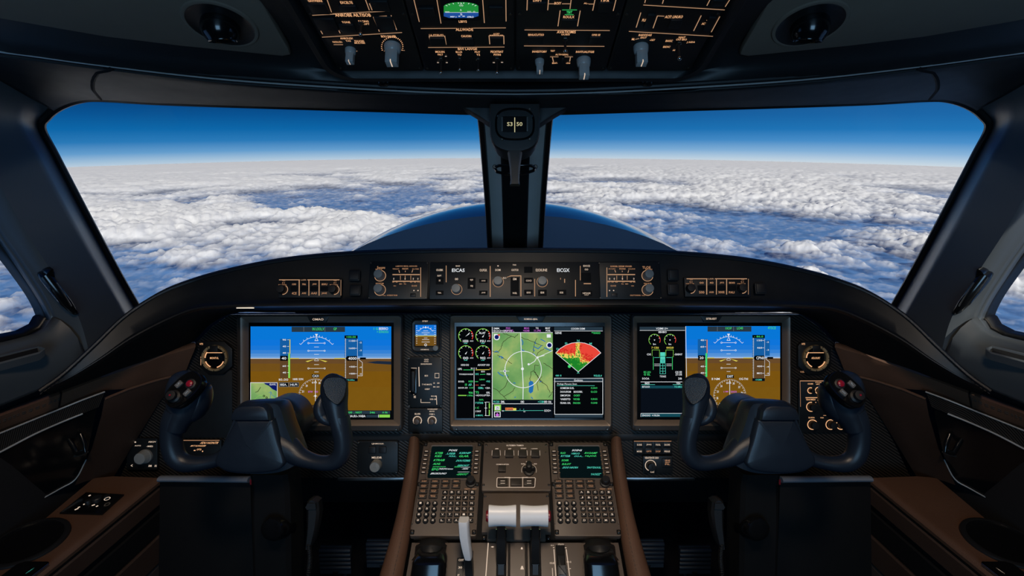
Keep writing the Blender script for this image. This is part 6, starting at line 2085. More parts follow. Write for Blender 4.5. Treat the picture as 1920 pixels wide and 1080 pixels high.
    m.rings([[(x, y, -.012) for x, y in q], [(x, y, .0) for x, y in q], [(x, y, .0016) for x, y in qi], [(x, y, .0014) for x, y in qj]], HOODLE)
    m.M = None
    fin(m).build('palm_pad', g2, True)
    # column down to the floor
    m = MB(DEEP)
    rs = []
    for px, py, w_, a, b in ((515, 880, .865, .034, .03), (520, 900, .872, .034, .032), (522, 960, .885, .036, .036), (524, 1040, .905, .036, .038), (526, 1120, .93, .036, .038)):
        c = W(px, py, w_); rs.append([c + RIGHT * a * x + FWD * b * y for x, y in ((-1, -.8), (-.8, -1), (.8, -1), (1, -.8), (1, .8), (.8, 1), (-.8, 1), (-1, .8))])
    c = rs[-1]; rs.append([Vector((p.x, p.y, .0)) for p in c])
    m.rings(rs, DEEP, cap0=True)
    col_ = B_(m, 'control_column')
    # boss on the column's near face
    m = MB(GLOSS)
    M_ = Matrix((RIGHT, UP, (-FWD + UP * .35).normalized())).transposed().to_4x4(); M_.translation = W(513, 992, .84)
    m.M = M_; m.lathe([(.022, -.05), (.022, .0), (.0205, .003), (.0205, .006), (.018, .009), (.012, .010)], n=28, cap0=True); m.M = None
    B_(m, 'column_boss', col_)
    m = MB(BLACK)
    rs = []
    for px, py, a in ((588, 934, .004), (589, 938, .011), (590, 958, .012), (588, 985, .010), (583, 1015, .007), (580, 1025, .004)):
        c = W(px, py, .885); rs.append([c + RIGHT * a * x + FWD * .012 * y for x, y in ((-1, -.6), (-.6, -1), (.6, -1), (1, -.6), (1, 1), (-1, 1))])
    m.rings(rs, BLACK, cap0=True)
    m.mat = BLACK
    m.rings([[W(588, 944, .885) + RIGHT * x * .010 - FWD * (.013 + z) + UP * y * .006 for x, y in ((-1, -.3), (-.6, 1), (.9, 1), (1, -.8), (-.7, -1))] for z in (-.004, .002)], BLACK)
    B_(m, 'cord_socket', col_)
    # coiled cord
    m = MB(BLACK); pts = []
    base = samp([(579, 1020, .875), (581, 1045, .878), (579, 1070, .88), (575, 1110, .885)], 60)
    for i, (a, b, w_) in enumerate(base):
        q = i * 2 * pi / 7.0
        pts.append(W(a, b, w_) + RIGHT * .0034 * cos(q) + FWD * .0034 * sin(q))
    m.tube(pts, .0012, BLACK, 6)
    B_(m, 'coiled_cord', col_)
    return t


yoke(False)
yoke(True)

# ------------------------------------------------------------------ overhead panel
O1 = View(OVH, 560, 0, 4.5714)
O2 = View(OVH, 960, 0, 4.3636)


def hfor(px0, py0, py1):
    """Height above the overhead plane at which a point over (px0, py0) is seen at row py1."""
    q = OVH.L(px0, py0)
    lo_, hi_ = 0.0, 0.12
    for _ in range(40):
        md = (lo_ + hi_) / 2
        d = OVH.M @ Vector((q.x, q.y, md)) - CAM
        y = CY - F * d.dot(UP) / d.dot(FWD)
        if y < py1: lo_ = md
        else: hi_ = md
    return md


ytop, ybot = OVH.L(966, -70).y, OVH.L(966, 133).y
xe = [OVH.L(560 + 0 / 4.57, 0).x]
s1 = OVH.L(757.5, 0).x; s0 = OVH.L(560, 0).x; s3 = OVH.L(1174.5, 0).x; s4 = OVH.L(1368, 0).x
oh = thing('overhead_panel_housing', 'dark rounded housing framing the overhead switch panels', 'panel housing', OVH)
m = MB(LINERDK)
ow_ = .022
rs = []
for d, z, r in ((.024, -.026, .05), (.022, .0, .048), (.018, .006, .045), (.010, .006, .04), (.004, -.002, .012), (.003, -.0125, .008)):
    rs.append([(x, y, z) for x, y in rrect(s0 - d, ybot - d * 1.15, s4 + d, ytop + d, r, 8)])
m.rings(rs, LINERDK, cap1=True)
m.build('frame', oh)
for x in (719, 1213):
    m = MB(GLOSS)
    q = OVH.L(x, 160)
    m.M = Matrix.Translation((q.x, q.y, 0))
    m.lathe([(.011, -.02), (.011, -.004), (.009, .0), (.005, .002)], n=20)
    m.build('rubber_stop', oh)


def omodule(label, xa, xb):
    fr = OVH.moved((xa + xb) / 2, (ytop + ybot) / 2, 0)
    t = thing('overhead_switch_panel', label, 'switch panel', fr, group='overhead switch panels')
    m = MB(PANELBLK); hw, hh = (xb - xa) / 2 - .0012, (ytop - ybot) / 2
    m.rbox(-hw, -hh, hw, hh, -.011, 0, .004, .001); m.build('face_plate', t)
    for x, y in ((-.93, -.93), (.93, -.93), (-.93, .2), (.93, .2)): screw(t, hw * x, hh * y, .0022)
    return t, View(fr, 560, 0, 4.5714), View(fr, 960, 0, 4.3636)


def okn(t, v, X, Y, r, Yt, mat=KNOBT):
    px, py = v.ox + X / v.s, v.oy + Y / v.s
    return pointer_knob(t, v, X, Y, r, round(hfor(px, py, v.oy + Yt / v.s), 4), mat)


def otg(t, v, X, Y, r, Yt):
    px, py = v.ox + X / v.s, v.oy + Y / v.s
    return toggle(t, v, X, Y, r, round(hfor(px, py, v.oy + Yt / v.s), 4))


def letters(k, v, items, mat=AMB):
    for s, a, y0, b, y1 in items: k.T(v, s, a, y0, b, y1, mat)


def lines(k, v, items, w=7, mat=LINEA):
    for pts in items: k.Ln(v, pts, w, mat)


# first panel
t, v, _ = omodule('overhead panel at the left end with one large and one small smoked knob', s0, s1)
k = MB(AMB)
letters(k, v, [('GNTFIERE', 84, -4, 198, 14), ('EXCELTE', 362, 8, 458, 30), ('ANROBE AILTISOB', 318, 112, 612, 140), ('-SL', 216, 186, 252, 200), ('ILAUTER', 200, 212, 292, 230), ('TONE', 374, 180, 438, 196), ('EACING', 516, 172, 596, 188), ('-HEL', 704, 158, 748, 172), ('MACTER', 694, 182, 786, 200),
               ('ANROUSX', 360, 318, 462, 334), ('TAS', 406, 342, 444, 354), ('NOLOI-', 296, 350, 372, 364), ('PAUORI', 484, 342, 556, 358), ('MULTBE', 482, 360, 566, 372), ('BOU BAUEB', 710, 300, 830, 318), ('OFT', 560, 196, 604, 210)])
lines(k, v, [[(116, 128), (316, 118)], [(612, 100), (762, 92)], [(290, 116), (620, 98)], [(232, -40), (282, 102)], [(226, 56), (250, 106)], [(560, -40), (606, 84)], [(606, 26), (630, 84)], [(746, 18), (764, 76)], [(136, 168), (206, 290)], [(294, 160), (356, 282)], [(640, 142), (692, 268)], [(792, 128), (840, 254)],
             [(188, 162), (284, 162)], [(688, 138), (756, 134)], [(200, 316), (886, 276)], [(300, 380), (380, 380)]])
for a in range(-20, 202, 11):
    c, s_ = cos(radians(a)), sin(radians(a))
    k.Ln(v, [(802 + 86 * c, 398 - 78 * s_), (802 + 96 * c, 398 - 88 * s_)], 7, AMB)
lines(k, v, [[(730, 434), (750, 438)], [(880, 428), (910, 430)], [(486, 440), (502, 434)]], 5)
k.build('lettering', t)
for a, b, c, d in ((176, 150, 300, 250), (680, 136, 800, 240), (362, 40, 490, 90), (640, 0, 760, 84), (120, 20, 230, 110), (370, 200, 470, 262)):
    button(t, v, a, b, c, d, .003, BLACK)
okn(t, v, 446, 425, 46, 545); okn(t, v, 806, 392, 72, 558); otg(t, v, 536, 195, 18, 300)

# second panel with the little green and blue display
t, v, _ = omodule('overhead panel with the small green and blue display and four toggles', s1, 0.0)
k = MB(AMB)
letters(k, v, [('OPEN', 1064, 72, 1124, 84), ('GEARBLE', 1050, 90, 1146, 106), ('MALE', 1656, 66, 1716, 80), ('EOQOMLE', 1640, 86, 1734, 102), ('LBIYS', 1374, 172, 1440, 192), ('ALLWADE', 1348, 238, 1494, 262), ('1A PTEUTI', 1120, 292, 1238, 304), ('CAUOIN', 1394, 298, 1478, 316), ('ACET', 1668, 282, 1722, 294), ('REIIIOILEE', 1638, 296, 1752, 306),
               ('BIVI LAIVGE', 1366, 408, 1528, 426), ('MOUIN', 1174, 434, 1248, 450), ('PALT', 1194, 458, 1236, 472), ('BLUS', 1348, 436, 1400, 450), ('YO', 1362, 458, 1394, 474), ('PIUY', 1510, 436, 1556, 450), ('Y2', 1524, 458, 1554, 474), ('PEOIITBAT', 1646, 432, 1754, 450), ('PIYINI', 1672, 458, 1732, 474)])
lines(k, v, [[(984, -20), (1034, 184)], [(1182, -20), (1220, 198)], [(1576, -20), (1592, 194)], [(1776, -20), (1778, 180)], [(1046, 242), (1350, 240)], [(1496, 238), (1776, 236)], [(1110, 404), (1764, 400)], [(1138, 380), (1118, 308), (1252, 306), (1264, 380)], [(1638, 376), (1632, 304), (1758, 304), (1760, 376)]])
lines(k, v, [[(1186, 534), (1202, 534)], [(1262, 534), (1278, 534)], [(1664, 534), (1682, 534)], [(1734, 532), (1752, 532)], [(1254, 480), (1270, 480)]], 8, CREAM)
k.build('lettering', t)
for a, b, c, d in ((1040, 60, 1160, 130), (1632, 50, 1752, 120), (1136, 316, 1252, 382), (1392, 320, 1500, 386), (1644, 312, 1754, 378)): button(t, v, a, b, c, d, .003, BLACK)
m = MB(SCRK)
a, b = v.p(1232, 165), v.p(1552, -30)
m.rbox(a.x, a.y, b.x, b.y, 0, .002, .003, .0006, GLOSS)
m.build('display_frame', t)
m = MB(SCRK)
z = .0022
m.R(v, 1240, -26, 1544, 150, z, SCRK)
grn = glow('overhead_green', (34, 140, 58), 1.0); blu = glow('overhead_blue', (30, 76, 150), 1.0)
q = [v.p(1244, 94), v.p(1542, 94), v.p(1540, 40)] + [v.p(1392 + 150 * cos(radians(x)), 44 - 40 * sin(radians(x))) for x in range(10, 180, 10)] + [v.p(1244, 42)]
m.poly([(p.x, p.y) for p in q], z + .0002, grn)
m.poly([v.p(1244, 94), v.p(1542, 94), v.p(1542, 124), v.p(1490, 140), v.p(1290, 140), v.p(1244, 126)], z + .0002, blu)
m.Ln(v, [(1256, 92), (1540, 92)], 4, WHT, z + .0004)
for x in range(20, 180, 20):
    c, s_ = cos(radians(x)), sin(radians(x)); m.Ln(v, [(1392 + 140 * c, 44 - 38 * s_), (1392 + 124 * c, 46 - 30 * s_)], 6, WHT, z + .0004)
for s, a, b, Y, hh_ in (('2', 1384, 1400, 14, 6), ('OO', 1376, 1410, 32, 6), ('A', 1384, 1396, 70, 8), ('5', 1386, 1402, 108, 8), ('OOO', 1256, 1292, 86, 5), ('OOO', 1446, 1478, 84, 5), ('O', 1496, 1512, 84, 5), ('MBP y', 1302, 1354, 130, 7), ('AFMoD', 1444, 1500, 130, 7), ('-', 1370, 1384, 124, 3), ('-', 1404, 1424, 124, 3)):
    m.T(v, s, a, Y - hh_, b, Y + hh_, WHT, z + .0005)
m.build('screen', t)
for X, Y, Yt, r in ((1222, 505, 632, 15), (1382, 505, 602, 13), (1540, 510, 608, 13), (1702, 505, 632, 15)): otg(t, v, X, Y, r, Yt)

# third panel
t, _, v = omodule('overhead panel with the green lit key and two smoked knobs at its lower edge', 0.0, s3)
k = MB(AMB)
letters(k, v, [('DAFT', 172, -8, 246, 10), ('BOIY', 346, 14, 404, 34), ('UEA', 726, -8, 800, 14), ('AL-', 586, 18, 626, 30), ('ROULX', 418, 126, 512, 146), ('AVATIOMIS', 366, 248, 524, 270), ('BINUCUTSO', 132, 274, 262, 290), ('OUIEIS', 402, 274, 474, 286), ('OFIE SE', 652, 276, 724, 290), ('INVESTOBY', 166, 412, 286, 428), ('TEST', 314, 408, 352, 420), ('ALTIVGEIAL', 354, 438, 464, 450), ('INVITUALITGIE', 522, 414, 674, 430),
               ('BRAT-', 328, 508, 374, 520), ('-OUI', 440, 508, 476, 520)])
lines(k, v, [[(126, -20), (122, 82)], [(300, -20), (292, 80)], [(486, -20), (474, 70)], [(302, 28), (346, 28)], [(408, 28), (478, 28)], [(626, 30), (674, 30)], [(682, -20), (660, 84)], [(852, -10), (828, 86)], [(394, 82), (376, 212)], [(558, 84), (536, 212)], [(102, 242), (800, 247)], [(98, 373), (756, 377)], [(330, 466), (338, 498), (340, 506)], [(312, 462), (380, 462)], [(430, 462), (498, 462)], [(478, 466), (472, 500)]])
k.Ln(v, [(410, 78), (532, 78)], 5, GRN); k.T(v, 'TBIT', 444, 88, 494, 108, GRN); k.Ln(v, [(432, 117), (504, 117)], 5, GRN)
k.build('lettering', t)
for a, b, c, d in ((130, 10, 282, 90), (694, 10, 826, 92), (396, 150, 540, 212), (128, 290, 258, 350), (624, 292, 738, 348), (400, 470, 430, 500)): button(t, v, a, b, c, d, .003, BLACK)
okn(t, v, 226, 495, 38, 600); okn(t, v, 586, 490, 58, 640); otg(t, v, 434, 318, 17, 424)

# fourth panel
t, _, v = omodule('overhead panel at the right end with a single big smoked knob and a toggle', s3, s4)
k = MB(AMB)
letters(k, v, [('-HD', 1104, 124, 1140, 140), ('FLINIKE', 1062, 152, 1152, 172), ('ACIT: LINUKO', 1248, 124, 1402, 146), ('-LB', 1588, 154, 1620, 168), ('ACOLIK', 1548, 182, 1630, 200), ('BAIDDDAIS', 1034, 276, 1146, 292), ('SIAUT', 1048, 298, 1104, 312), ('ML', 978, 310, 1008, 326), ('-OET', 1124, 318, 1172, 332), ('NIAIT', 1360, 296, 1422, 312), ('BAIGC', 1254, 324, 1318, 340), ('OO BIO', 1340, 314, 1434, 328), ('J AIDA', 1426, 336, 1502, 352), ('BIDIC', 1234, 374, 1298, 388), ('AI', 1312, 402, 1336, 414)])
lines(k, v, [[(1086, 20), (1096, -20)], [(1230, 28), (1244, -20)], [(1074, 38), (1740, 78)], [(1594, 44), (1622, -10)], [(1744, 52), (1784, -10)], [(1054, 100), (1016, 222)], [(1190, 126), (1154, 228)], [(1188, 127), (1246, 130)], [(1548, 124), (1486, 250)], [(1700, 132), (1630, 260)], [(956, 254), (1644, 294)], [(1008, 320), (1040, 312)]])
k.build('lettering', t)
for a, b, c, d in ((1072, 110, 1176, 220), (1270, 152, 1400, 224), (1556, 132, 1676, 240), (1100, -20, 1230, 22), (1620, -10, 1750, 40)): button(t, v, a, b, c, d, .003, BLACK)
okn(t, v, 1054, 382, 62, 532); otg(t, v, 1362, 352, 18, 488)

# ------------------------------------------------------------------ headliner panels and air gaspers
for s_ in (0, 1):
    X_ = (lambda x: mir(x)) if s_ else (lambda x: x)
    z0 = -.020
    base = OVH.moved(0, 0, z0)
    out = [(-60, -60), (-60, 26), (60, 47), (200, 71), (340, 88), (460, 100), (530, 107), (545, 104), (541, 92), (520, 56), (484, -8), (452, -60)]
    q = [base.L(X_(x), y) for x, y in out]
    cxm = sum(p.x for p in q) / len(q)
    fr = base
    t = tag(bpy.data.objects.new('trim_%d' % (6 + s_), None), ('grey fabric headliner panel left of the overhead panel' if not s_ else 'grey fabric headliner panel right of the overhead panel'), 'trim', kind='structure')
    COL.objects.link(t); t.matrix_world = fr.M; WM[t.name] = fr.M.copy()
    m = MB(LINER)
    pts = [(p.x, p.y) for p in q]
    # leave a round opening for the gasper: ring between the opening and the outline
    g = base.L(X_(414), 45)
    m.prism(pts, -.009, 0, .004)
    m.build('fabric_panel', t)
    fr2 = base.moved(g.x, g.y, .0)
    t = thing('air_gasper', ('round black air gasper in the headliner panel left of the overhead panel' if not s_ else 'round black air gasper in the headliner panel right of the overhead panel'), 'air vent', fr2, group='air gaspers in the headliner')
    R_ = .045
    m = MB(LINER); m.lathe([(R_ * 1.12, .0004), (R_ * 1.09, .0025), (R_ * 1.02, .0032), (R_ * .98, .0026)], n=48, cap1=False); m.build('rim', t)
    m = MB(BLACK); m.lathe([(R_ * .99, .0028), (R_ * .9, .0014), (R_ * .7, .0008), (R_ * .4, .0006)], n=48); m.build('dish', t)
    # ball with a nozzle turned towards the seat
    rb = .026
    m = MB(GLOSS)
    ax_ = Vector((0.08 * (1 if not s_ else -1), -.50, .86)).normalized()
    M_ = ax_.to_track_quat('Z', 'Y').to_matrix().to_4x4(); M_.translation = Vector((0, .0, .006))
    prof = [(rb * sin(a), -rb * cos(a)) for a in [pi * i / 20 for i in range(1, 15)]]
    prof += [(rb * .80, rb * .66), (rb * .74, rb * .70), (rb * .66, rb * .62), (rb * .60, rb * .2), (rb * .1, rb * .1)]
    m.M = M_; m.lathe(prof, n=36, cap0=True); m.M = None
    m.build('nozzle_ball', t)

# ------------------------------------------------------------------ standby compass on the centre post
fr = facing(966, 236, .772)
t = thing('magnetic_compass', 'black standby compass reading S3 50 hanging at the top of the centre post', 'compass', fr)
Vc = View(fr, 820, 150, 3.2733)
m = MB(BLACK)
half = [(320, 140), (320, 230), (322, 330), (332, 375), (356, 408), (390, 428), (430, 440), (474, 442)]
pts = [Vc.p(x, y) for x, y in half] + [Vc.p(950 - x, y) for x, y in reversed(half[:-1])]
A = [(p.x, p.y) for p in pts]
a1, a2 = inset(A, .002), inset(A, .0055)
sgn_ = sum(A[i][0] * A[(i + 1) % len(A)][1] - A[(i + 1) % len(A)][0] * A[i][1] for i in range(len(A)))
if sgn_ < 0: A, a1, a2 = A[::-1], a1[::-1], a2[::-1]
m.rings([[(x * .9, y, -.06) for x, y in A], [(x, y, -.012) for x, y in A], [(x, y, -.003) for x, y in A], [(x, y, .0) for x, y in a1], [(x, y, .0004) for x, y in a2]], BLACK, cap0=True)
m.build('housing', t)
m = MB(GLOSS); c = Vc.p(476, 274); k_ = Vc.m(476, 274)
pts = [(c.x + 122 * k_ * math.copysign(abs(cos(a)) ** .7, cos(a)), c.y + 100 * k_ * math.copysign(abs(sin(a)) ** .7, sin(a))) for a in [2 * pi * i / 44 for i in range(44)]]
i1, i2 = inset(pts, .0015), inset(pts, .0035)
m.rings([[(x, y, .0004) for x, y in pts], [(x, y, .0032) for x, y in pts], [(x, y, .0042) for x, y in i1], [(x, y, .0024) for x, y in i2]], GLOSS)
m.build('bezel', t)
m = MB(DEEP)
m.Bx(Vc, 398, 226, 552, 322, .0026, .0030, DEEP, 8, .0001)
m.Bx(Vc, 394, 230, 402, 318, .0030, .0036, KNOBD, 3, .0002); m.Bx(Vc, 548, 230, 556, 318, .0030, .0036, KNOBD, 3, .0002)
cy_ = glow('compass_cream', (214, 206, 160), .8)
m.T(Vc, 'S3', 428, 262, 462, 286, cy_, .0033); m.T(Vc, '50', 486, 262, 522, 286, cy_, .0033); m.Ln(Vc, [(475, 234), (475, 324)], 5, cy_, .0034)
m.build('compass_card', t)
for x, y in ((412, 190), (566, 182), (398, 366), (566, 366)):
    p = Vc.p(x, y); screw(t, p.x, p.y, .0022, .0006)
m = MB(BLACK)
for s_ in (-1, 1):
    rows_ = [((0 + s_ * 36, 440), (0 + s_ * 30, 500), (0 + s_ * 28, 560), (0 + s_ * 24, 600), (0 + s_ * 32, 640))]
m.rings([[(Vc.p(476 + s * a, y).x, Vc.p(476, y).y, z) for s, z in ((-1, -.004), (-.7, .004), (.7, .004), (1, -.004), (1, -.018), (-1, -.018))] for a, y in ((46, 436), (40, 470), (33, 520), (29, 570), (27, 610), (31, 640))], BLACK, cap0=True)
m.build('light_stalk', t)
# cross handle behind it, on the post
fr = facing(968, 321, .845)
t = thing('sight_bracket', 'small dark metal bracket across the centre post under the compass', 'bracket', fr)
Vb = View(fr, 820, 150, 3.2733)
m = MB(GLOSS)
q = lambda pts: [Vector((Vb.p(x, y).x, Vb.p(x, y).y, z)) for x, y, z in pts]
m.sweep([(p, .0032, .0026) for p in q([(352, 534, -.002), (380, 532, .008), (476, 536, .012), (572, 532, .008), (600, 534, -.002)])], GLOSS, 10)
m.build('upper_bar', t)
m = MB(GLOSS)
m.sweep([(p, .0040, .0026) for p in q([(352, 540, -.002), (366, 568, .006), (420, 584, .011), (476, 588, .012), (540, 580, .010), (590, 560, .005), (600, 536, -.002)])], GLOSS, 10)
m.build('lower_bar', t)
for x in (352, 602):
    m = MB(SCREW); p = Vb.p(x, 534); m.M = Matrix.Translation((p.x, p.y, -.001)); m.lathe([(.0042, -.004), (.0042, .003), (.003, .004)], n=16); m.M = None; m.build('pivot_screw', t)

# ------------------------------------------------------------------ side consoles and wall trim (left built, right mirrored)
def sided(name, labs, cat, loc, builders, group=None):
    """builders: list of (part name, function that fills an MB, material, [sub-parts])."""
    for s_ in (0, 1):
        l_ = Vector((-loc.x if s_ else loc.x, loc.y, loc.z))
        t = thing(name, labs[s_], cat, loc=l_, group=group)
        for pn, fn, mt, subs in builders:
            m = MB(mt); fn(m)
            if s_: m = mirrored(m)
            p = m.build(pn, t, True)
            for sn, sf, smt in subs:
                m = MB(smt); sf(m)
                if s_: m = mirrored(m)
                m.build(sn, p, True)


WL = lambda pts: [W(*p) for p in pts]
TOP = [(364, 642, 1.098), (330, 652, 1.08), (300, 661, 1.06), (250, 680, 1.03), (180, 706, .99), (110, 733, .95), (60, 751, .92), (0, 773, .88), (-120, 818, .80)]
BOT = [(347, 699, 1.105), (318, 705, 1.085), (290, 712, 1.07), (240, 728, 1.035), (190, 735, 1.0), (110, 766, .955), (60, 786, .925), (0, 809, .89), (-120, 858, .81)]


def leather_wing(m):
    a, b = [W(*p) for p in samp(TOP, 4)], [W(*p) for p in samp(BOT, 4)]
    inw = Vector((.8, -.5, .25)).normalized()
    rows_ = []
    for f, o in ((0, -.012), (0, .0), (.06, .008), (.16, .014), (.3, .012), (.6, .006), (.9, .002), (1, -.002), (1.0, -.012)):
        rows_.append([p.lerp(q, f) + inw * o for p, q in zip(a, b)])
    m.grid(rows_)
    m.grid([[r[0] for r in rows_], [r[0] + FWD * .01 + RIGHT * -.004 for r in rows_]])
    # a stitched seam where the arm pad begins
    i = 20
    m.tube([r[i] + inw * .0006 for r in rows_[2:8]], .0016, DEEP, 6)


def wing_stitch(m):
    a, b = [W(*p) for p in samp(TOP, 4)], [W(*p) for p in samp(BOT, 4)]
    inw = Vector((.8, -.5, .25)).normalized()
    for f, o in ((.40, .0108), (.48, .0098)):
        st = [p.lerp(q, f) + inw * o for p, q in zip(a, b)][20:]
        for p, q in zip(st, st[1:]):
            n_ = max(1, int((q - p).length / .006))
            for i in range(n_): m.tube([p.lerp(q, (i + .15) / n_), p.lerp(q, (i + .7) / n_)], .0007, THREAD, 4)


def bolster(m):
    r0 = WL([(347, 701, 1.106), (318, 707, 1.086), (290, 714, 1.07), (240, 730, 1.036), (196, 748, 1.006)])
    r1 = WL([(300, 752, 1.11), (282, 756, 1.09), (258, 762, 1.068), (222, 772, 1.036), (190, 780, 1.006)])
    r2 = WL([(252, 830, 1.105), (240, 832, 1.085), (222, 834, 1.068), (196, 838, 1.04), (172, 842, 1.012)])
    r3 = WL([(214, 893, 1.09), (200, 895, 1.075), (184, 897, 1.06), (162, 902, 1.035), (140, 910, 1.01)])
    rows_ = []
    for k in range(3):
        A_, B_ = (r0, r1, r2, r3)[k], (r0, r1, r2, r3)[k + 1]
        for i in range(5): rows_.append([p.lerp(q, i / 5) for p, q in zip(A_, B_)])
    rows_.append(r3)
    m.grid(rows_)
    m.sweep([(p, .003, .003) for p in r0], LEATHER, 8)


PL_T = [(191, 733, .992), (150, 748, .968), (110, 764, .952), (60, 784, .922), (0, 808, .886), (-120, 856, .806)]
PL_M = [(180, 762, 1.000), (150, 774, .984), (110, 790, .964), (60, 812, .932), (0, 843, .896), (-120, 905, .815)]
PL_B = [(159, 861, 1.02), (139, 897, 1.022), (110, 915, 1.008), (60, 943, .975), (0, 979, .935), (-120, 1050, .85)]
INW = Vector((.9, -.42, .05)).normalized()


def strip_between(A_, B_, off, back):
    a, b = [W(*p) + INW * off for p in samp(A_, 4)], [W(*p) + INW * off for p in samp(B_, 4)]
    return [[p - INW * back for p in a], a] + [[p.lerp(q, f) for p, q in zip(a, b)] for f in (.25, .5, .75)] + [b, [p - INW * back for p in b]]


def pk_carbon(m): m.grid(strip_between(PL_T, PL_M, .010, .012))
def pk_black(m): m.grid(strip_between([(x, y + 1, w) for x, y, w in PL_M], PL_B, .004, .010))
def pk_edge1(m): m.tube([W(*p) + INW * .011 for p in samp(PL_T, 4)], .0016, EDGEM, 8)
def pk_edge2(m): m.tube([W(*p) + INW * .0105 for p in samp(PL_M[1:], 4)], .0018, EDGEM, 8)
def pk_edge3(m): m.tube([W(*p) + INW * .006 for p in samp(PL_B, 4)], .0014, EDGEM, 8)


def latch(m):
    P_ = lambda x, y, o=0.0: W(x, y, .992) + INW * (.010 + o)
    m.sweep([(P_(118, 812), .004, .004), (P_(126, 830, .008), .0055, .004), (P_(134, 846, .010), .006, .004), (P_(150, 842, .010), .006, .004), (P_(150, 830, .006), .005, .004), (P_(146, 812), .004, .004)], GLOSS, 10)
    m.tube([P_(130, 853, .008), P_(143, 850, .010), P_(156, 844, .008)], .0016, STEEL, 6)


sided('door_trim_panel', ['brown leather wall trim with a carbon fibre pocket plate beside the left seat', 'brown leather wall trim with a carbon fibre pocket plate beside the right seat'], 'wall trim panel', W(100, 900, 1.0),
      [('leather_wing', leather_wing, LEATHER, [('stitching', wing_stitch, THREAD)]), ('knee_bolster', bolster, LEATHERDK, []), ('carbon_inlay', pk_carbon, CARBON2, []), ('pocket_plate', pk_black, GLOSS, [('latch', latch, GLOSS)]),
       ('upper_edge_strip', pk_edge1, EDGEM, []), ('middle_edge_strip', pk_edge2, EDGEM, []), ('lower_edge_strip', pk_edge3, EDGEM, [])], 'wall trim panels')

# console box: flat leather top, banded inner face
ZC = (W(296, 897, 1.05)).z
KF = Frame(Vector((-.85, 1.0, ZC)), RIGHT, Vector((0, 1, 0)))
kp = lambda x, y, h=0.0: KF.M @ KF.L(x, y, h)
EDGE = [(297, 896), (240, 942), (180, 990), (82, 1068), (0, 1133), (-140, 1240)]
BACKE = [(212, 893), (165, 899), (110, 922), (40, 965), (-30, 1012), (-200, 1100)]


def con_top(m):
    e = [kp(x, y) for x, y in EDGE]; b = [kp(x, y) for x, y in BACKE]
    e = catmull(e, 24); b = [(max(-.955, q[0]), q[1], q[2]) for q in catmull(b, 24)]
    e = [Vector(p) for p in e]; b = [Vector(p) for p in b]
    dn = Vector((0, 0, -1))
    rows_ = [[q + RIGHT * -.004 + dn * .02 for q in b], b] + [[q.lerp(p, f) for p, q in zip(e, b)] for f in (.3, .6, .9)] + [[p - RIGHT * .006 for p in e], [p + dn * .003 + RIGHT * .001 for p in e], [p + dn * .008 + RIGHT * .004 for p in e], [p + dn * .016 + RIGHT * .002 for p in e], [p + dn * .020 - RIGHT * .008 for p in e]]
    m.grid(rows_)
    m.add([b[0], e[0], e[0] + dn * .02, b[0] + dn * .02], [(0, 1, 2, 3)])


def band(z0, z1, off, mat=None):
    def f(m):
        e = [Vector(p) for p in catmull([kp(x, y) for x, y in EDGE], 24)]
        a = [Vector((p.x + off, p.y, ZC - z0)) for p in e]; b = [Vector((p.x + off, p.y, ZC - z1)) for p in e]
        m.grid([[p - RIGHT * .015 for p in a], [p - RIGHT * .003 for p in a], [p + Vector((0, 0, -.003)) for p in a], b, [p - RIGHT * .015 + Vector((0, 0, -.003)) for p in b]])
        m.add([a[0], b[0], b[0] - RIGHT * .14, a[0] - RIGHT * .14], [(0, 1, 2, 3)])
    return f


def con_core(m):
    e = [Vector(p) for p in catmull([kp(x, y) for x, y in EDGE], 24)]
    m.grid([[Vector((p.x - .012, p.y, ZC - .02)) for p in e], [Vector((p.x - .012, p.y, .0)) for p in e]])
    p = e[0]; m.quad((p.x - .012, p.y, ZC - .02), (p.x - .012, p.y, 0), (p.x - .15, p.y, 0), (p.x - .15, p.y, ZC - .02))


def cup_rim(m):
    c = kp(52, 1018)
    m.M = Matrix.Translation(c)
    m.lathe([(.066, .0003), (.065, .004), (.060, .006), (.056, .005)], n=40, cap1=False); m.M = None


def cup_well(m):
    c = kp(52, 1018)
    m.M = Matrix.Translation(c); m.lathe([(.057, .0052), (.054, .003), (.050, .0012)], n=40); m.M = None


sided('side_console', ['brown leather topped side console with a cup well beside the left seat', 'brown leather topped side console with a cup well beside the right seat'], 'side console', Vector((-.85, .8, 0)),
      [('leather_top', con_top, LEATHER, []), ('core', con_core, DEEP, []), ('upper_drawer_front', band(.026, .062, .0), LEATHERDK, []), ('middle_drawer_front', band(.080, .128, -.004), DEEP, []), ('lower_drawer_front', band(.136, .195, -.002), LEATHERDK, []), ('kick_panel', band(.205, .33, -.006), FLECK, []),
       ('cup_well', cup_well, GLOSS, [('rim', cup_rim, BLACK)])], 'side consoles')

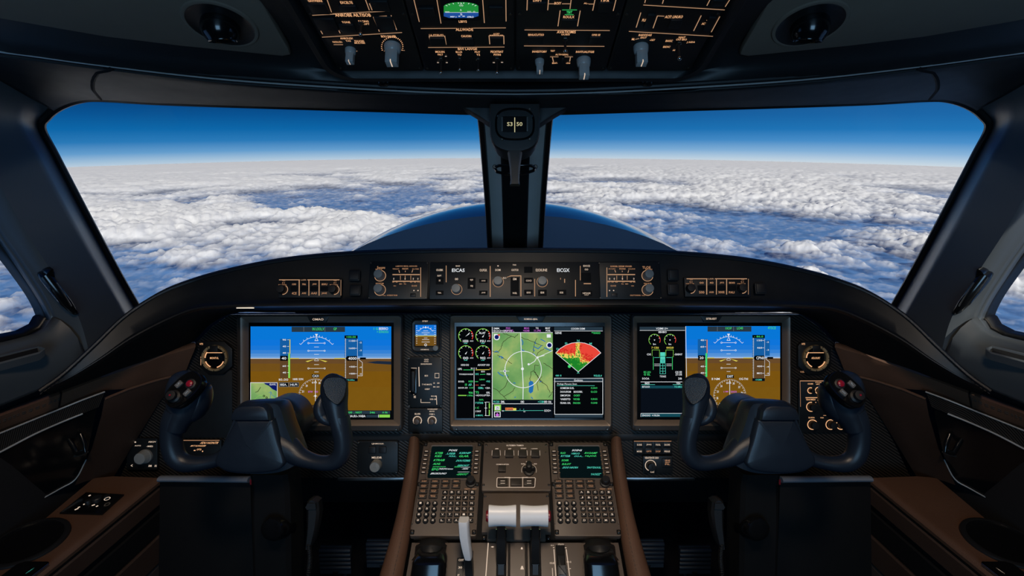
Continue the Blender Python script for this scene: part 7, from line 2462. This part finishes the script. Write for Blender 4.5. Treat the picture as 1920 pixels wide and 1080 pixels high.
# switch plate on the left console only
t = thing('console_switch_plate', 'small black switch plate let into the left leather console top', 'switch plate', loc=kp(172, 946))
m = MB(GLOSS)
q = [kp(x, y, .0004) for x, y in ((112, 964), (162, 925), (233, 929), (192, 966))]
m.rings([q, [p + Vector((0, 0, .003)) for p in q], [p.lerp(sum(q, Vector()) / 4, .04) + Vector((0, 0, .004)) for p in q]])
m.build('plate', t, True)
for x, y, r in ((182, 938, .010), (166, 944, .006), (201, 935, .006)):
    m = MB(BLACK); m.M = Matrix.Translation(kp(x, y, .0044)); m.lathe([(r, 0), (r, .006), (r * .8, .008)], n=16); m.M = None; m.build('rotary_knob', t, True)
m = MB(CREAM)
for pts in ([(146, 952), (150, 950)], [(156, 946), (162, 944)], [(166, 930), (170, 928)], [(172, 948), (178, 946)], [(140, 956), (147, 953)], [(180, 950), (184, 948)]):
    a, b = kp(*pts[0], .0046), kp(*pts[1], .0046); n_ = Vector((0, 0, 1)).cross(b - a).normalized() * .0018
    m.quad(a + n_, a - n_, b - n_, b + n_)
c = kp(201, 935, .0127); m.M = Matrix.Translation(c); m.arc(0, 0, .005, 0, 360, .0014, 0, CREAM); m.M = None
m.build('lettering', t, True)

# power socket plates at the near end of the consoles
for s_, lab in ((0, 'black socket plate with a metal edge at the near end of the left console'), (1, 'black socket plate with a metal edge at the near end of the right console')):
    fl = (lambda m: mirrored(m)) if s_ else (lambda m: m)
    c = kp(20, 1092); c = Vector((-c.x if s_ else c.x, c.y, c.z))
    t = thing('socket_plate', lab, 'socket', loc=c, group='socket plates on the side consoles')
    m = MB(GLOSS); q = [kp(x, y, .0005) for x, y in ((58, 1082), (92, 1056), (40, 1056), (-20, 1100))]
    m.rings([q, [p + Vector((0, 0, .004)) for p in q]]); fl(m).build('plate', t, True)
    m = MB(STEEL); m.tube([kp(56, 1084, .005), kp(91, 1057, .005)], .0012, n=6); fl(m).build('edge_strip', t, True)
    m = MB(CYA if not s_ else CREAM); a, b = kp(50, 1074, .0052), kp(62, 1066, .0052); n_ = Vector((.2, .9, 0)) * .003
    m.quad(a - n_, b - n_, b + n_, a + n_); fl(m).build('indicator_mark', t, True)

# ------------------------------------------------------------------ grab handles and defog slots on the side walls
def handle_bar(m):
    path = [(71, 501, .905, .006, .004), (76, 506, .893, .010, .007), (86, 520, .884, .011, .008), (104, 543, .893, .011, .008), (124, 568, .905, .010, .008), (137, 583, .918, .007, .006), (143, 588, .932, .003, .004)]
    m.sweep([(W(x, y, w - .012), a, b) for x, y, w, a, b in path], GLOSS, 14)


def handle_hinge(m):
    m.sweep([(W(70, 500, .895), .004, .004), (W(80, 502, .875), .009, .004), (W(94, 510, .868), .008, .004), (W(98, 518, .876), .004, .003)], GLOSS, 12)


def handle_glint(m): m.tube([W(106, 530, .862), W(120, 551, .874), W(134, 574, .892)], .0010, STEEL, 6)  # steel line modelled as the glint along the bar


sided('grab_handle', ['slim black grab handle on the pillar beside the left side window', 'slim black grab handle on the pillar beside the right side window'], 'handle', W(110, 545, .89),
      [('bar', handle_bar, GLOSS, []), ('hinge_cap', handle_hinge, GLOSS, []), ('glint_line', handle_glint, STEEL, [])], 'pillar grab handles')


def slot_frame(m):
    a = [W(*p) for p in ((84, 656, .862), (72, 651, .862), (0, 668, .828), (-120, 696, .772))]; b = [W(*p) for p in ((84, 658, .858), (74, 666, .852), (0, 686, .818), (-120, 716, .762))]
    up_ = Vector((.35, -.2, .9)).normalized()
    m.grid([[p - up_ * .012 for p in a], [p + up_ * .004 for p in a], [p.lerp(q, .16) + up_ * .005 for p, q in zip(a, b)], [p.lerp(q, .3) + up_ * .0 for p, q in zip(a, b)], [p.lerp(q, .7) + up_ * .0 for p, q in zip(a, b)], [p.lerp(q, .84) + up_ * .005 for p, q in zip(a, b)], [q + up_ * .004 for q in b], [q - up_ * .012 for q in b]])


def slot_dark(m):
    up_ = Vector((.35, -.2, .9)).normalized()
    a = [W(*p) + up_ * .002 for p in ((70, 654, .858), (0, 672, .824), (-120, 700, .768))]; b = [W(*p) + up_ * .002 for p in ((72, 662, .853), (0, 681, .819), (-120, 711, .764))]
    m.grid([a, b])


sided('defog_slot', ['long black defog slot in the ledge under the left side window', 'long black defog slot in the ledge under the right side window'], 'air vent', W(20, 672, .83),
      [('frame', slot_frame, PILLAR, []), ('opening', slot_dark, DEEP, [])], 'defog slots')

# ------------------------------------------------------------------ knee boards and rudder pedals
def board(m):
    fr = facing(385, 990, 1.02)
    m.M = fr.M
    q = [fr.L(x, y) for x, y in ((299, 897), (469, 897), (478, 1150), (296, 1150))]
    m.prism([(p.x, p.y) for p in q], -.02, 0, .002); m.M = None


def board_edge(m):
    m.sweep([(W(300, 897.5, 1.008), .0062, .011), (W(330, 897.5, 1.008), .0062, .011), (W(468, 899, 1.008), .0062, .011)], SATIN, 12)


def board_tag(m):
    m.rings([[W(x, y, 1.0 + d) for x, y in ((468, 899), (471.5, 899.5), (471.5, 909), (468.5, 909))] for d in (.004, .0)], DARKRED, cap0=True)


sided('folding_table', ['black folding table front with a satin edge under the left yoke', 'black folding table front with a satin edge under the right yoke'], 'folding table', W(385, 1080, 1.02),
      [('board', board, DEEP, []), ('rounded_edge', board_edge, SATIN, [('release_tab', board_tag, DARKRED)])], 'folding tables under the yokes')


def pedal(px, py):
    def plate(m):
        c = W(px, py, 1.34)
        for i in range(5):
            o = UP * (.03 - i * .013) + FWD * (i * .002)
            m.sweep([(c + o - RIGHT * .045, .006, .006), (c + o - RIGHT * .042, .007, .007), (c + o + RIGHT * .042, .007, .007), (c + o + RIGHT * .045, .006, .006)], PEDALM, 10)
        m.rings([[c + RIGHT * x * .045 + UP * y + FWD * z for x, y in ((-1, .04), (1, .04), (1, -.04), (-1, -.04))] for z in (.006, .014)], PEDALM, cap0=True)
    def arm(m):
        c = W(px, py, 1.34)
        m.sweep([(c + FWD * .012 - UP * .03, .012, .012), (c + FWD * .05 - UP * .10, .012, .012), (Vector((c.x, c.y + .06, .10)), .014, .014), (Vector((c.x, c.y + .08, .0)), .018, .018)], BLACK, 10)
    return plate, arm


for (px, py), labs in (((628, 1052), ['ribbed rudder pedal in the left footwell, nearer the yoke column', 'ribbed rudder pedal in the right footwell, nearer the yoke column']),
                       ((716, 1040), ['ribbed rudder pedal in the left footwell, nearer the pedestal', 'ribbed rudder pedal in the right footwell, nearer the pedestal'])):
    pl, ar = pedal(px, py)
    c = W(px, py, 1.34)
    sided('rudder_pedal', labs, 'pedal', Vector((c.x, c.y, 0)), [('foot_plate', pl, PEDALM, []), ('arm', ar, BLACK, [])], 'rudder pedals')

# ------------------------------------------------------------------ warm dome lamp and added fill lights
def area(name, loc, target, size, power, col, sy=None):
    d = bpy.data.lights.new(name, 'AREA')
    d.energy = power; d.color = col; d.size = size
    if sy: d.shape = 'RECTANGLE'; d.size_y = sy
    o = bpy.data.objects.new(name, d); COL.objects.link(o)
    o.location = loc
    o.rotation_euler = (Vector(target) - Vector(loc)).to_track_quat('-Z', 'Y').to_euler()
    return o


lamp = area('dome_lamp', (0, 0.34, CAMZ + 0.235), (0, 0.80, CAMZ - 0.60), 0.16, 0.85, (1.0, 0.80, 0.60))
lamp.data.spread = radians(64)
for sx_ in (-1, 1):
    lamp = area('side_leather_fill', (sx_ * 0.40, 0.36, CAMZ + 0.20), (sx_ * 0.80, 0.96, CAMZ - 0.74), 0.10, 0.40, (1.0, 0.76, 0.54))  # added warm fill that brightens the side leather, no real fitting
    lamp.data.spread = radians(70)
area('rear_cool_fill', (0, -1.15, CAMZ - 0.15), (0, 1.2, CAMZ - 0.35), 0.8, 10.0, (0.34, 0.65, 1.0))  # added cool fill from behind for the yoke faces, no doorway there
